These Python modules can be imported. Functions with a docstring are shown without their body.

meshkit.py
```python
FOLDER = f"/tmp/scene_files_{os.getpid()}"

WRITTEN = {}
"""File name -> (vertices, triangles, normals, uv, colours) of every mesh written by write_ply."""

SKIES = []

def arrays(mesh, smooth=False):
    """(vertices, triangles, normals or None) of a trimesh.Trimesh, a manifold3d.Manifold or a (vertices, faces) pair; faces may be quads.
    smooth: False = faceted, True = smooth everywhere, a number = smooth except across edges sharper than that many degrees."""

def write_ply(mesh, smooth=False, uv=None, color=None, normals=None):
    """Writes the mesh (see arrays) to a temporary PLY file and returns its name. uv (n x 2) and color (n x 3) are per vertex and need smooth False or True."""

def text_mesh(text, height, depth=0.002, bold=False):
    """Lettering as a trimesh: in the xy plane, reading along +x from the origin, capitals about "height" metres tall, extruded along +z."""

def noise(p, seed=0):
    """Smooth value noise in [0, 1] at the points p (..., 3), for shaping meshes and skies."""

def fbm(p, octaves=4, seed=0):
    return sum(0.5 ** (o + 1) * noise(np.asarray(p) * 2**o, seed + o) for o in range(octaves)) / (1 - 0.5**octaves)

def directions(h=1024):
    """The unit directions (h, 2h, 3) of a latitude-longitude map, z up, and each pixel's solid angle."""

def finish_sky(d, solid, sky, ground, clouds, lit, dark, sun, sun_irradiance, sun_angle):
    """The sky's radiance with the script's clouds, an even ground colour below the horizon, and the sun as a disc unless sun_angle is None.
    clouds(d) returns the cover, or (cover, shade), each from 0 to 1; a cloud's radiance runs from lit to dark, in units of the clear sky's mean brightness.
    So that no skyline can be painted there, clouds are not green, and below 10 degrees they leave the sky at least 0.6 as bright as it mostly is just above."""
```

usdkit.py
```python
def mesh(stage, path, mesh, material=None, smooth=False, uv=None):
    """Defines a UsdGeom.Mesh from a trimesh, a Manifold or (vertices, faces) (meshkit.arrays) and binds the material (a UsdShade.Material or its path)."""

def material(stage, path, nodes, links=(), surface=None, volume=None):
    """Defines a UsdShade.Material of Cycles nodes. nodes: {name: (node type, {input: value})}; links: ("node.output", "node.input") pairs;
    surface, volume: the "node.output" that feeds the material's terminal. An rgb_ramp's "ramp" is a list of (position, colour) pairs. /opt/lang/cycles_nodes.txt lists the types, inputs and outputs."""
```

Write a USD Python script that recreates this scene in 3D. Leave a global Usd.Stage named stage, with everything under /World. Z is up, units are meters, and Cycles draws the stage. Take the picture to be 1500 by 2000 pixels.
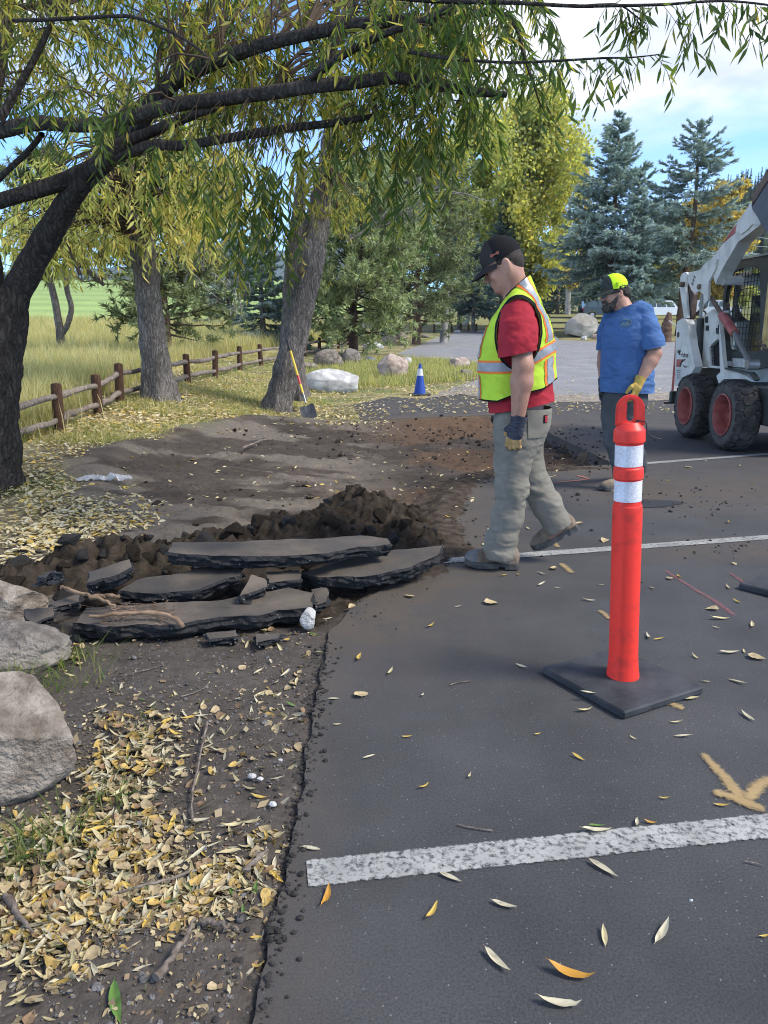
import math, random
import numpy as np, trimesh, shapely, usdkit, meshkit
from shapely.geometry import Polygon, LineString, Point
from scipy.interpolate import PchipInterpolator
from pxr import Usd, UsdGeom, UsdLux, UsdShade, Gf, Sdf, Vt

stage = Usd.Stage.CreateInMemory()
UsdGeom.SetStageUpAxis(stage, 'Z'); UsdGeom.SetStageMetersPerUnit(stage, 1.0)
UsdGeom.Xform.Define(stage, '/World')
UsdGeom.Scope.Define(stage, '/World/Looks')

# ------------------------------------------------------------------ camera, sky, sun, exposure
FPX, PITCH, EYE = 1500.0, math.radians(13.0), 1.29      # focal length in pixels of a 1500 x 2000 picture
EXPOSURE = 1.86
SKY_STRENGTH = 0.11
SUN_EL, SUN_AZ = math.radians(47), math.atan2(0.86, -0.28)     # azimuth = atan2(x, y) of the direction towards the sun
SUN_INTENSITY, SUN_ANGLE = 0.4, 20.0

cam = UsdGeom.Camera.Define(stage, '/World/camera')
cam.CreateProjectionAttr('perspective')
cam.CreateHorizontalApertureAttr(24.0)
cam.CreateVerticalApertureAttr(32.0)
cam.CreateFocalLengthAttr(24.0 * FPX / 1500.0)
cam.CreateExposureAttr(EXPOSURE)
cam.AddTranslateOp().Set(Gf.Vec3d(0, 0, EYE))
cam.AddRotateXOp().Set(90 - math.degrees(PITCH))

def mat(name, nodes, links, surface=None, volume=None):
    return usdkit.material(stage, '/World/Looks/' + name, nodes, links, surface=surface, volume=volume)

sky_mat = mat('sky_look', {
    'sky': ('sky_texture', dict(sky_type='single_scattering', sun_disc=False, sun_elevation=SUN_EL, sun_rotation=SUN_AZ,
                                altitude=2200.0, air_density=1.0, aerosol_density=0.15, ozone_density=2.0)),
    'tc': ('texture_coordinate', {}),
    'sep': ('separate_xyz', {}),
    'zz': ('math', dict(math_type='maximum', value2=0.05)),
    'zo': ('math', dict(math_type='add', value2=0.10)),
    'ux': ('math', dict(math_type='divide')), 'uy': ('math', dict(math_type='divide')),
    'uv': ('combine_xyz', dict(z=0.37)),
    'big': ('noise_texture', dict(scale=0.62, detail=9.0, roughness=0.56, distortion=0.25)),
    'off': ('mapping', dict(mapping_type='point', location=(3.1, 7.7, 1.3))),
    'cover': ('rgb_ramp', dict(ramp=[(0.0, (0, 0, 0)), (0.455, (0, 0, 0)), (0.545, (1, 1, 1)), (1.0, (1, 1, 1))])),
    'low': ('map_range', dict(range_type='smoothstep', from_min=0.19, from_max=0.27, to_min=0.16, to_max=1.0, clamp=True)),
    'low2': ('map_range', dict(range_type='smoothstep', from_min=0.0, from_max=0.11, to_min=0.55, to_max=0.0, clamp=True)),
    'lowm': ('math', dict(math_type='maximum')),
    'cov2': ('math', dict(math_type='multiply')),
    'shade': ('noise_texture', dict(scale=1.3, detail=5.0, roughness=0.5)),
    'tone': ('rgb_ramp', dict(ramp=[(0.0, (1.55, 1.75, 2.4)), (0.40, (1.85, 2.05, 2.65)), (0.56, (3.0, 3.05, 3.2)), (1.0, (3.5, 3.5, 3.55))])),
    'deep': ('mix_color', dict(blend_type='multiply', fac=1.0, b=(.46, .68, .94), use_clamp=False)),
    'mix': ('mix_color', dict(blend_type='mix', use_clamp=False)),
    'bg': ('background_shader', dict(strength=SKY_STRENGTH)),
}, [('tc.generated', 'sep.vector'), ('sep.z', 'zz.value1'), ('zz.value', 'zo.value1'),
    ('sep.x', 'ux.value1'), ('zo.value', 'ux.value2'), ('sep.y', 'uy.value1'), ('zo.value', 'uy.value2'),
    ('ux.value', 'uv.x'), ('uy.value', 'uv.y'), ('uv.vector', 'off.vector'), ('off.vector', 'big.vector'),
    ('off.vector', 'shade.vector'), ('big.fac', 'cover.fac'), ('sep.z', 'low.value'), ('sep.z', 'low2.value'), ('low.result', 'lowm.value1'), ('low2.result', 'lowm.value2'),
    ('cover.color', 'cov2.value1'), ('lowm.value', 'cov2.value2'),
    ('shade.fac', 'tone.fac'), ('cov2.value', 'mix.fac'), ('sky.color', 'deep.a'), ('deep.result', 'mix.a'), ('tone.color', 'mix.b'),
    ('mix.result', 'bg.color')], surface='bg.background')
dome = UsdLux.DomeLight.Define(stage, '/World/sky')
dome.CreateIntensityAttr(1.0)
UsdShade.MaterialBindingAPI.Apply(dome.GetPrim()).Bind(sky_mat)
dome.GetPrim().SetCustomDataByKey('kind', 'structure')

sd = np.array([math.sin(SUN_AZ) * math.cos(SUN_EL), math.cos(SUN_AZ) * math.cos(SUN_EL), math.sin(SUN_EL)])
sun = UsdLux.DistantLight.Define(stage, '/World/sun')
sun.CreateIntensityAttr(SUN_INTENSITY); sun.CreateAngleAttr(SUN_ANGLE); sun.CreateNormalizeAttr(True)
sun.CreateColorAttr(Gf.Vec3f(1.0, 0.95, 0.87))
_r = Gf.Rotation(Gf.Vec3d(0, 0, 1), Gf.Vec3d(*sd))
sun.AddTransformOp().Set(Gf.Matrix4d().SetRotate(_r))

# ------------------------------------------------------------------ helpers
def rng(seed): return np.random.default_rng(seed)
used = {}
def numbered(name, parent='/World'):
    k = (parent, name); n = used.get(k, 0); used[k] = n + 1
    return name if n == 0 else f'{name}_{n:03d}'
def path_of(parent):
    if parent is None: return '/World'
    return str(parent.GetPath())
def tag(prim, label=None, category=None, group=None, kind=None):
    for k, v in (('label', label), ('category', category), ('group', group), ('kind', kind)):
        if v: prim.SetCustomDataByKey(k, v)
    return prim
def thing(name, label, category, loc=(0, 0, 0), rz=0.0, group=None, kind=None):
    x = UsdGeom.Xform.Define(stage, '/World/' + numbered(name))
    x.AddTranslateOp().Set(Gf.Vec3d(*map(float, loc)))
    if rz: x.AddRotateZOp().Set(float(math.degrees(rz)))
    return tag(x.GetPrim(), label, category, group, kind)
def obj(name, mesh, m, parent=None, smooth=False, tint=None, label=None, category=None, group=None, kind=None, attrs=None):
    p = path_of(parent)
    if isinstance(mesh, tuple):
        mv, mf = np.asarray(mesh[0]), np.asarray(mesh[1]); kp = np.unique(mf)
        if len(kp) < len(mv):
            mm = np.full(len(mv), -1); mm[kp] = np.arange(len(kp)); mesh = (mv[kp], mm[mf]); tint = None if tint is None else np.asarray(tint)[kp]; attrs = {k: np.asarray(x)[kp] for k, x in (attrs or {}).items()}
    u = usdkit.mesh(stage, p + '/' + numbered(name, p), mesh, m, smooth=smooth)
    if tint is not None:
        UsdGeom.PrimvarsAPI(u).CreatePrimvar('tint', Sdf.ValueTypeNames.Color3fArray, 'vertex').Set(Vt.Vec3fArray.FromNumpy(np.asarray(tint, np.float32)))
    for k, a in (attrs or {}).items():
        UsdGeom.PrimvarsAPI(u).CreatePrimvar(k, Sdf.ValueTypeNames.FloatArray, 'vertex').Set(Vt.FloatArray.FromNumpy(np.asarray(a, np.float32)))
    return tag(u.GetPrim(), label, category, group, kind)
def copy_of(src, name, loc, rz=0.0, scale=1.0, label=None, category=None, group=None, rot=None):
    x = UsdGeom.Xform.Define(stage, '/World/' + numbered(name))
    x.AddTranslateOp().Set(Gf.Vec3d(*map(float, loc)))
    if rot is not None: x.AddRotateXYZOp().Set(Gf.Vec3f(*map(float, rot)))
    elif rz: x.AddRotateZOp().Set(float(math.degrees(rz)))
    if np.ndim(scale) or scale != 1.0: x.AddScaleOp().Set(Gf.Vec3f(*(np.ones(3) * scale).astype(float).tolist()))
    x.GetPrim().GetReferences().AddInternalReference(src if isinstance(src, Sdf.Path) else src.GetPath())
    x.GetPrim().SetInstanceable(True)
    return tag(x.GetPrim(), label, category, group)
class MB:
    """collects vertices and triangles (and tints) into one mesh"""
    def __init__(s): s.v, s.f, s.t, s.n = [], [], [], 0
    def add(s, v, f, t=None):
        if hasattr(v, 'vertices'): v, f = v.vertices, (v.faces if f is None else f)
        v = np.asarray(v, float); f = np.asarray(f, int)
        if f.shape[1] == 4: f = np.vstack([f[:, [0, 1, 2]], f[:, [0, 2, 3]]])
        s.v.append(v); s.f.append(f + s.n); s.n += len(v)
        if t is not None: s.t.append(np.broadcast_to(np.asarray(t, float), (len(v), 3)))
        return s
    def mesh(s, m, t=None): return s.add(m.vertices, m.faces, t)
    def out(s): return np.vstack(s.v), np.vstack(s.f)
    def tint(s): return np.vstack(s.t) if s.t else None
def tube(P, R, sides=8, cap=True, phase=0.0):
    P = np.asarray(P, float); R = np.broadcast_to(np.asarray(R, float), (len(P),))
    t = np.gradient(P, axis=0); t /= np.linalg.norm(t, axis=1, keepdims=True) + 1e-12
    a = np.cross(t[0], [0.31, 0.2, 0.93] if abs(t[0][2]) < 0.8 else [1, 0.2, 0]); a /= np.linalg.norm(a)
    A = [a]
    for i in range(1, len(P)):
        a = A[-1] - t[i] * (A[-1] @ t[i]); A.append(a / (np.linalg.norm(a) + 1e-12))
    A = np.array(A); B = np.cross(t, A)
    ang = np.arange(sides) * 2 * np.pi / sides + phase
    v = P[:, None] + R[:, None, None] * (np.cos(ang)[None, :, None] * A[:, None] + np.sin(ang)[None, :, None] * B[:, None])
    i, j = np.meshgrid(np.arange(len(P) - 1), np.arange(sides), indexing='ij')
    q = np.stack([i * sides + j, i * sides + (j + 1) % sides, (i + 1) * sides + (j + 1) % sides, (i + 1) * sides + j], -1).reshape(-1, 4)
    f = np.vstack([q[:, [0, 1, 2]], q[:, [0, 2, 3]]]); v = v.reshape(-1, 3)
    if cap:
        n = len(v); v = np.vstack([v, P[:1], P[-1:]])
        k = np.arange(sides); l = (k + 1) % sides; b = (len(P) - 1) * sides
        f = np.vstack([f, np.stack([l, k, np.full(sides, n)], 1), np.stack([b + k, b + l, np.full(sides, n + 1)], 1)])
    return v, f
def spline(pts, n):
    """resample control rows (x, y, z, ...) smoothly to n rows"""
    pts = np.asarray(pts, float); d = np.r_[0, np.cumsum(np.linalg.norm(np.diff(pts[:, :3], axis=0), axis=1) + 1e-9)]
    return PchipInterpolator(d / d[-1], pts, axis=0)(np.linspace(0, 1, n))
def box(sx, sy, sz, at=(0, 0, 0), bevel=0.0, rz=0.0, rx=0.0, ry=0.0):
    if bevel > 0:
        import manifold3d as m3
        b = bevel
        pts = np.array([[x, y, z] for x in (-1, 1) for y in (-1, 1) for z in (-1, 1)], float) * [sx / 2, sy / 2, sz / 2]
        allp = []
        for p in pts:
            s = np.sign(p)
            allp += [p - s * [b, b, 0], p - s * [b, 0, b], p - s * [0, b, b]]
        m = trimesh.convex.convex_hull(np.array(allp))
    else: m = trimesh.creation.box([sx, sy, sz])
    M = trimesh.transformations.euler_matrix(rx, ry, rz); M[:3, 3] = at
    m.apply_transform(M); return m
def prism(poly, depth, T=None):
    m = trimesh.creation.extrude_polygon(poly if isinstance(poly, Polygon) else Polygon(poly), depth, engine='earcut')
    if T is not None: m.apply_transform(T)
    return m
def lathe(profile, n=24):
    """profile rows (radius, z)"""
    p = np.asarray(profile, float); k = len(p); a = np.arange(n) * 2 * np.pi / n
    v = np.stack([p[:, 0][:, None] * np.cos(a), p[:, 0][:, None] * np.sin(a), np.broadcast_to(p[:, 1][:, None], (k, n))], -1).reshape(-1, 3)
    i, j = np.meshgrid(np.arange(k - 1), np.arange(n), indexing='ij')
    q = np.stack([i * n + j, i * n + (j + 1) % n, (i + 1) * n + (j + 1) % n, (i + 1) * n + j], -1).reshape(-1, 4)
    return v, np.vstack([q[:, [0, 1, 2]], q[:, [0, 2, 3]]])
def smoothstep(a, b, x):
    t = np.clip((np.asarray(x, float) - a) / (b - a), 0, 1); return t * t * (3 - 2 * t)
noise, fbm = meshkit.noise, meshkit.fbm
def clip(v, f, val, extra=None):
    """keeps the part of the mesh where val < 0 (val per vertex); extra: per-vertex columns carried along"""
    v = np.asarray(v, float); f = np.asarray(f, int); val = np.asarray(val, float)
    E = v if extra is None else np.hstack([v, extra]); out_v = list(E); out_f = []; cut = {}
    inside = val < 0; cnt = inside[f].sum(1)
    out_f += f[cnt == 3].tolist()
    def edge(a, b):
        k = (a, b) if a < b else (b, a)
        if k not in cut:
            t = val[a] / (val[a] - val[b]); cut[k] = len(out_v); out_v.append(E[a] + (E[b] - E[a]) * t)
        return cut[k]
    for tri in f[(cnt == 1) | (cnt == 2)]:
        for r in range(3):
            a, b, c = tri[r], tri[(r + 1) % 3], tri[(r + 2) % 3]
            if inside[a] and not inside[b] and not inside[c]:
                out_f.append([a, edge(a, b), edge(a, c)]); break
            if not inside[a] and inside[b] and inside[c]:
                e1, e2 = edge(a, b), edge(a, c); out_f += [[b, c, e1], [c, e2, e1]]; break
    if not out_f: return np.zeros((0, 3)), np.zeros((0, 3), int), np.zeros((0, 0))
    out_v = np.array(out_v); out_f = np.array(out_f)
    keep = np.unique(out_f); m = np.full(len(out_v), -1); m[keep] = np.arange(len(keep))
    return out_v[keep, :3], m[out_f], out_v[keep, 3:]

# pixel (of the 1500 x 2000 photograph) to world: used to measure where things stand
def ray(px, py):
    x = (px - 750) / FPX; y = -(py - 1000) / FPX
    return np.array([x, math.cos(PITCH) + y * math.sin(PITCH), -math.sin(PITCH) + y * math.cos(PITCH)])
def at(px, py, Y):
    r = ray(px, py); return r * (Y / r[1]) + [0, 0, EYE]
def atx(px, py, X):
    r = ray(px, py); return r * (X / r[0]) + [0, 0, EYE]
_zr = PchipInterpolator([-60, 0, 12, 16, 20, 25, 30, 40, 60, 80, 110, 200, 400, 900], [0, 0, 0, .06, .18, .33, .5, .72, 1.65, 2.9, 4.5, 9, 22, 40])
_zl = PchipInterpolator([-60, 0, 4, 6, 9, 12, 18, 25, 35, 45, 60, 85, 120, 160, 220, 400, 900], [-.05, -.05, -.03, .0, .17, .36, .5, .7, 1.25, 1.75, 3.0, 5.5, 9.2, 11.5, 13, 18, 40])
_zy = np.r_[np.linspace(-60, 60, 1200, endpoint=False), np.linspace(60, 900, 900)]; _zrv, _zlv = _zr(_zy), _zl(_zy)
def zt(x, y):
    x = np.asarray(x, float); y = np.clip(np.asarray(y, float), -60, 900)
    w = smoothstep(0, 1, (-x - (0.8 + .02 * y)) / (2.6 + .03 * y))
    return np.interp(y, _zy, _zrv) * (1 - w) + np.interp(y, _zy, _zlv) * w
_TS = 0.5 * 1.015 ** np.arange(500)
def gat(px, py, dz=0.0):
    """point of the terrain (plus dz) under a pixel"""
    r = ray(px, py); lo, hi = 0.5, 800.0; T = _TS
    for k in range(3):
        below = EYE + r[2] * T < zt(r[0] * T, r[1] * T) + dz; n = int(np.argmax(below)) if below.any() else len(T) - 1
        lo, hi = T[max(n - 1, 0)], T[n]; T = np.linspace(lo, hi, 24)
    t = (lo + hi) / 2; return np.array([r[0] * t, r[1] * t, EYE + r[2] * t])
def gats(px, py, dz=0.0):
    """the same for many pixels at once"""
    px, py = np.asarray(px, float), np.asarray(py, float); x = (px - 750) / FPX; y = -(py - 1000) / FPX
    r = np.stack([x, math.cos(PITCH) + y * math.sin(PITCH), -math.sin(PITCH) + y * math.cos(PITCH)], 1); t = np.full(len(px), .5); done = np.zeros(len(px), bool)
    for _ in range(200):
        n = np.where(done, t, t * 1.04); p = r * n[:, None]; hit = EYE + p[:, 2] < zt(p[:, 0], p[:, 1]) + dz; done |= hit; t = np.where(done, t, n)
        if done.all(): break
    lo, hi = t, t * 1.04
    for _ in range(14):
        m = (lo + hi) / 2; p = r * m[:, None]; hit = EYE + p[:, 2] < zt(p[:, 0], p[:, 1]) + dz; hi = np.where(hit, m, hi); lo = np.where(hit, lo, m)
    p = r * hi[:, None]; p[:, 2] += EYE; return p
def gxy(*pts): return [tuple(gat(*p)[:2]) for p in pts]

# ------------------------------------------------------------------ material makers
def noisy(name, ca, cb, scale=8.0, detail=5.0, rough=0.85, bump=0.3, bscale=None, dist=0.01, lo=0.35, hi=0.65, spec=0.3, stretch=None, space='object', extra=None, sheen=0.0, coat=0.0, metallic=0.0):
    n = {'tc': ('texture_coordinate', {}), 'mp': ('mapping', dict(mapping_type='point', scale=stretch or (1, 1, 1))),
         'n': ('noise_texture', dict(scale=scale, detail=detail, roughness=0.6)),
         'r': ('rgb_ramp', dict(ramp=[(0, ca), (lo, ca), (hi, cb), (1, cb)])),
         'bn': ('noise_texture', dict(scale=bscale or scale * 4, detail=4.0, roughness=0.6)),
         'b': ('bump', dict(strength=bump, distance=dist)),
         'p': ('principled_bsdf', dict(roughness=rough, specular_ior_level=spec, sheen_weight=sheen, coat_weight=coat, metallic=metallic))}
    l = [(f'tc.{space}', 'mp.vector'), ('mp.vector', 'n.vector'), ('mp.vector', 'bn.vector'), ('n.fac', 'r.fac'), ('r.color', 'p.base_color'),
         ('bn.fac', 'b.height'), ('b.normal', 'p.normal')]
    return mat(name, n, l, surface='p.BSDF')
def tinted(name, var=0.25, scale=20.0, rough=0.85, bump=0.3, bscale=60.0, dist=0.01, spec=0.25, translucent=0.0):
    """colour comes from the mesh's tint, varied by noise"""
    n = {'at': ('attribute', dict(attribute='tint')), 'tc': ('texture_coordinate', {}),
         'n': ('noise_texture', dict(scale=scale, detail=6.0, roughness=0.65)),
         'm': ('map_range', dict(from_min=0.25, from_max=0.75, to_min=1 - var, to_max=1 + var)),
         'x': ('vector_math', dict(vector_math_type='multiply')) if False else ('mix_color', dict(blend_type='multiply', fac=1.0, use_clamp=False)),
         'bn': ('noise_texture', dict(scale=bscale, detail=4.0, roughness=0.6)),
         'b': ('bump', dict(strength=bump, distance=dist)),
         'p': ('principled_bsdf', dict(roughness=rough, specular_ior_level=spec))}
    l = [('tc.object', 'n.vector'), ('tc.object', 'bn.vector'), ('n.fac', 'm.value'), ('at.color', 'x.a'), ('m.result', 'x.b'), ('x.result', 'p.base_color'),
         ('bn.fac', 'b.height'), ('b.normal', 'p.normal')]
    if translucent <= 0: return mat(name, n, l, surface='p.BSDF')
    n['t'] = ('translucent_bsdf', {}); n['mc'] = ('mix_closure', dict(fac=translucent))
    l += [('x.result', 't.color'), ('p.BSDF', 'mc.closure1'), ('t.BSDF', 'mc.closure2')]
    return mat(name, n, l, surface='mc.closure')
def leafy(name, translucent=0.45, rough=0.5):
    n = {'at': ('attribute', dict(attribute='tint')), 'p': ('principled_bsdf', dict(roughness=rough, specular_ior_level=0.35)),
         't': ('translucent_bsdf', {}), 'g': ('mix_color', dict(blend_type='multiply', fac=1.0, b=(1.25, 1.25, 0.6), use_clamp=False)), 'mc': ('mix_closure', dict(fac=translucent))}
    l = [('at.color', 'p.base_color'), ('at.color', 'g.a'), ('g.result', 't.color'), ('p.BSDF', 'mc.closure1'), ('t.BSDF', 'mc.closure2')]
    return mat(name, n, l, surface='mc.closure')
def plain(name, c, rough=0.5, spec=0.5, metallic=0.0, dirt=0.12, scale=14.0, bump=0.05, coat=0.0):
    d = tuple(x * (1 - dirt) for x in c)
    return noisy(name, d, c, scale=scale, rough=rough, bump=bump, bscale=90.0, dist=0.002, spec=spec, metallic=metallic, coat=coat)
# ================================================================== the setting: ground, lot, road, pit
def ring(pts, step=0.25, amp=0.0, seed=1):
    """closed outline resampled, with an uneven edge"""
    P = np.array(pts + [pts[0]], float); d = np.r_[0, np.cumsum(np.linalg.norm(np.diff(P, axis=0), axis=1))]
    s = np.unique(np.r_[np.arange(0, d[-1], step), d[:-1]])
    Q = np.stack([np.interp(s, d, P[:, 0]), np.interp(s, d, P[:, 1])], 1)
    if amp:
        q3 = np.c_[Q, np.zeros(len(Q))]
        Q = Q + amp * np.stack([fbm(q3 * 3.1 + 5, 4, seed) - .5, fbm(q3 * 3.1 + 91, 4, seed + 7) - .5], 1) * 2
    return Q
PIT = ring(gxy((0, 1135), (60, 1075), (150, 1060), (255, 1030), (262, 1000), (205, 960), (180, 905), (240, 880), (330, 862), (430, 838), (500, 822), (600, 826), (700, 822), (830, 815), (960, 811), (1062, 826)) +
           [(2.2, 10.6), (2.29, 9.2), (2.36, 7.75)] + gxy((1100, 912), (1000, 915), (930, 925), (890, 945), (850, 985), (845, 1040), (860, 1075), (760, 1130), (690, 1185), (640, 1228), (600, 1222)) +
           [(-0.9, 3.35), (-1.5, 3.6)], 0.12, 0.05, 3)
pit_poly = Polygon(PIT).buffer(0)
LOT_PTS = [(-0.25, -6), (-0.25, 1.2), (-0.245, 2.1), (-0.25, 3.2)] + gxy((700, 1180), (865, 1080)) + [(0.3, 4.6)] + gxy((845, 1000), (880, 945), (930, 920), (1100, 912)) + [(2.36, 7.75), (2.29, 9.2), (2.2, 10.6)] + \
    gxy((1062, 826), (960, 811), (830, 815), (705, 822), (690, 790), (760, 775), (830, 779), (900, 770), (1000, 785)) + [(4.6, 14.8), (7.0, 15.6), (14, 18.0), (16, 16), (16, -6)]
_lr = ring(LOT_PTS, 0.03, 0.016, 11); _q = np.c_[_lr * 13, np.zeros(len(_lr))]; _lr = _lr + .034 * np.stack([fbm(_q, 3, 21) - .5, fbm(_q + 50, 3, 22) - .5], 1)
lot_poly = Polygon(_lr).buffer(0).difference(pit_poly)
lot_poly = max(getattr(lot_poly, 'geoms', [lot_poly]), key=lambda g: g.area)
PAN_PTS = gxy((830, 779), (900, 770), (1000, 785)) + [(4.6, 14.8), (7.0, 15.6), (14, 18.0), (13.6, 19.2), (6.8, 16.9), (4.4, 16.05)] + gxy((1000, 770), (930, 756), (850, 771))
pan_poly = Polygon(ring(PAN_PTS, 0.2, 0.05, 5)).buffer(0)
ROAD_PTS = gxy((850, 771), (930, 756), (1000, 770)) + [(4.4, 16.05), (6.8, 16.9), (13.6, 19.2), (30, 24)] + [(60, 40), (60, 52)] + gxy((1500, 664), (1320, 668), (1190, 668), (1090, 664), (1085, 650), (1000, 646), (930, 646), (890, 650), (850, 660), (800, 681), (775, 692), (790, 698), (850, 703), (925, 707), (948, 722), (935, 742), (880, 757))
road_poly = Polygon(ring(ROAD_PTS, 0.5, 0.06, 8)).buffer(0)
FAIR_PTS = gxy((-300, 640), (0, 632), (60, 622), (150, 628), (300, 632), (420, 634), (560, 632), (700, 615)) + [(2, 95), (8, 150), (-40, 260), (-160, 240), (-140, 60)]
fair_poly = Polygon(ring(FAIR_PTS, 2.0, 0.6, 4)).buffer(0)

def inside(poly, x, y): return shapely.contains_xy(poly, x, y)
def near(poly, x, y): return shapely.distance(poly.boundary, shapely.points(x, y))
# --- the natural ground, one sheet to the horizon, finer near the camera
def spaced(start, fine_end, fine, end, grow):
    s = [start]; st = fine
    while s[-1] < end:
        if s[-1] > fine_end: st *= grow
        s.append(s[-1] + st)
    return np.array(s)
gx = np.r_[-spaced(5.5, 5.5, .05, 700, 1.075)[1:][::-1], np.arange(-5.5, 2.6, .046), spaced(2.6, 2.6, .05, 700, 1.085)[1:]]
gy = np.r_[-spaced(-.9, -.9, .2, 80, 1.3)[1:][::-1], np.arange(.9, 13.2, .046), spaced(13.2, 13.2, .045, 900, 1.028)[1:]]
GX, GY = np.meshgrid(gx, gy, indexing='ij'); fx, fy = GX.ravel(), GY.ravel()
in_lot = inside(lot_poly, fx, fy); in_pit = inside(pit_poly, fx, fy); in_road = inside(road_poly.buffer(.02), fx, fy) | inside(pan_poly.buffer(.02), fx, fy)
m_near = (fy > 0.5) & (fy < 14) & (np.abs(fx) < 6)
d_pit = np.full(len(fx), 9.0); d_pit[m_near] = near(pit_poly, fx[m_near], fy[m_near]); d_pit[in_pit] *= -1
d_lot = np.full(len(fx), 9.0); d_lot[m_near] = near(lot_poly, fx[m_near], fy[m_near])
P3 = np.c_[fx, fy, np.zeros(len(fx))]
fz = zt(fx, fy)
rough_n = np.where(fy < 60, 1.0, 0.0)
fz = fz + rough_n * ((fbm(P3 * 1.1, 3, 2) - .5) * .05 + (fbm(P3 * 7, 3, 4) - .5) * .018)
fz = np.where((fx > -.3) & (fx < 1) & (fy < 4), np.minimum(fz, -.008), fz)
lowered = (fx < -.1) & (fy < 4.2)
fz -= np.where(lowered, .008 * smoothstep(0, .5, 4.2 - fy), 0)
deep = in_lot & (d_lot > .10); fz = np.where(in_lot & ~deep, np.minimum(fz, -.010), fz)
fz -= np.where(deep | in_road, .09, 0)
# the excavation: 12 cm deep, ruts and crumbs
pd = np.where(in_pit & (d_lot < .4) & (fx > 1.75), 1.0, smoothstep(.0, .28, -d_pit))
rut = np.sin((fx * .35 + fy) * 34 + 3 * fbm(P3 * 2, 2, 9)) * smoothstep(.52, .62, fbm(P3 * .9 + 40, 2, 5))
crumb = np.clip(fbm(P3 * 21, 3, 35) - .5, 0, 1) * .10 * smoothstep(.42, .58, fbm(P3 * 1.3 + 8, 3, 36))
pit_z = -.150 + (fbm(P3 * 1.6, 4, 31) - .5) * .07 + (fbm(P3 * np.array([5, 10, 1]), 4, 33) - .5) * .10 + rut * .016 + crumb
wleft = smoothstep(.2, -1.6, fx)                         # towards the verge the cut climbs to the natural ground
pit_z = pit_z * (1 - wleft) + (zt(fx, fy) - .03 + (fbm(P3 * 1.6, 4, 31) - .5) * .085 + (fbm(P3 * np.array([5, 10, 1]), 4, 33) - .5) * .10 + rut * .016 + crumb) * wleft
fz = np.where(in_pit, fz * (1 - pd) + pit_z * pd, fz)
# turned earth along the verge side
berm = np.exp(-((d_pit - .05) / .28) ** 2) * smoothstep(-.3, -1.2, fx) * smoothstep(4.2, 6, fy)
fz += berm * (.05 + .12 * (fbm(P3 * 2.3, 3, 71) - .35))
# colours: they belong to the ground itself
soil = np.array([.070, .060, .051]); straw = np.array([.33, .26, .13]); grass = np.array([.14, .175, .055]); dry = np.array([.46, .40, .22]); litter = np.array([.36, .29, .16])
g1 = fbm(P3 * .8, 4, 12); g2 = fbm(P3 * 3.2, 4, 14); g3 = fbm(P3 * 12, 3, 15)
verge = smoothstep(3.5, 6.0, fy) * 1.0
fence_x = np.interp(fy, [5, 9, 12, 20, 40, 60], [-3.6, -3.75, -4.2, -4.8, -2.2, 2])
meadow = smoothstep(-.3, .4, fence_x - fx) * smoothstep(5, 8, fy)
col = np.outer(np.ones(len(fx)), soil)
def mixc(c, w): 
    global col; w = np.clip(w, 0, 1)[:, None]; col = col * (1 - w) + np.asarray(c) * w
mixc(litter * .75, verge * smoothstep(.40, .55, g2) * .8)
mixc(grass, verge * smoothstep(.50, .64, g1) * smoothstep(7, 9, fy) * .7)
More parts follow.
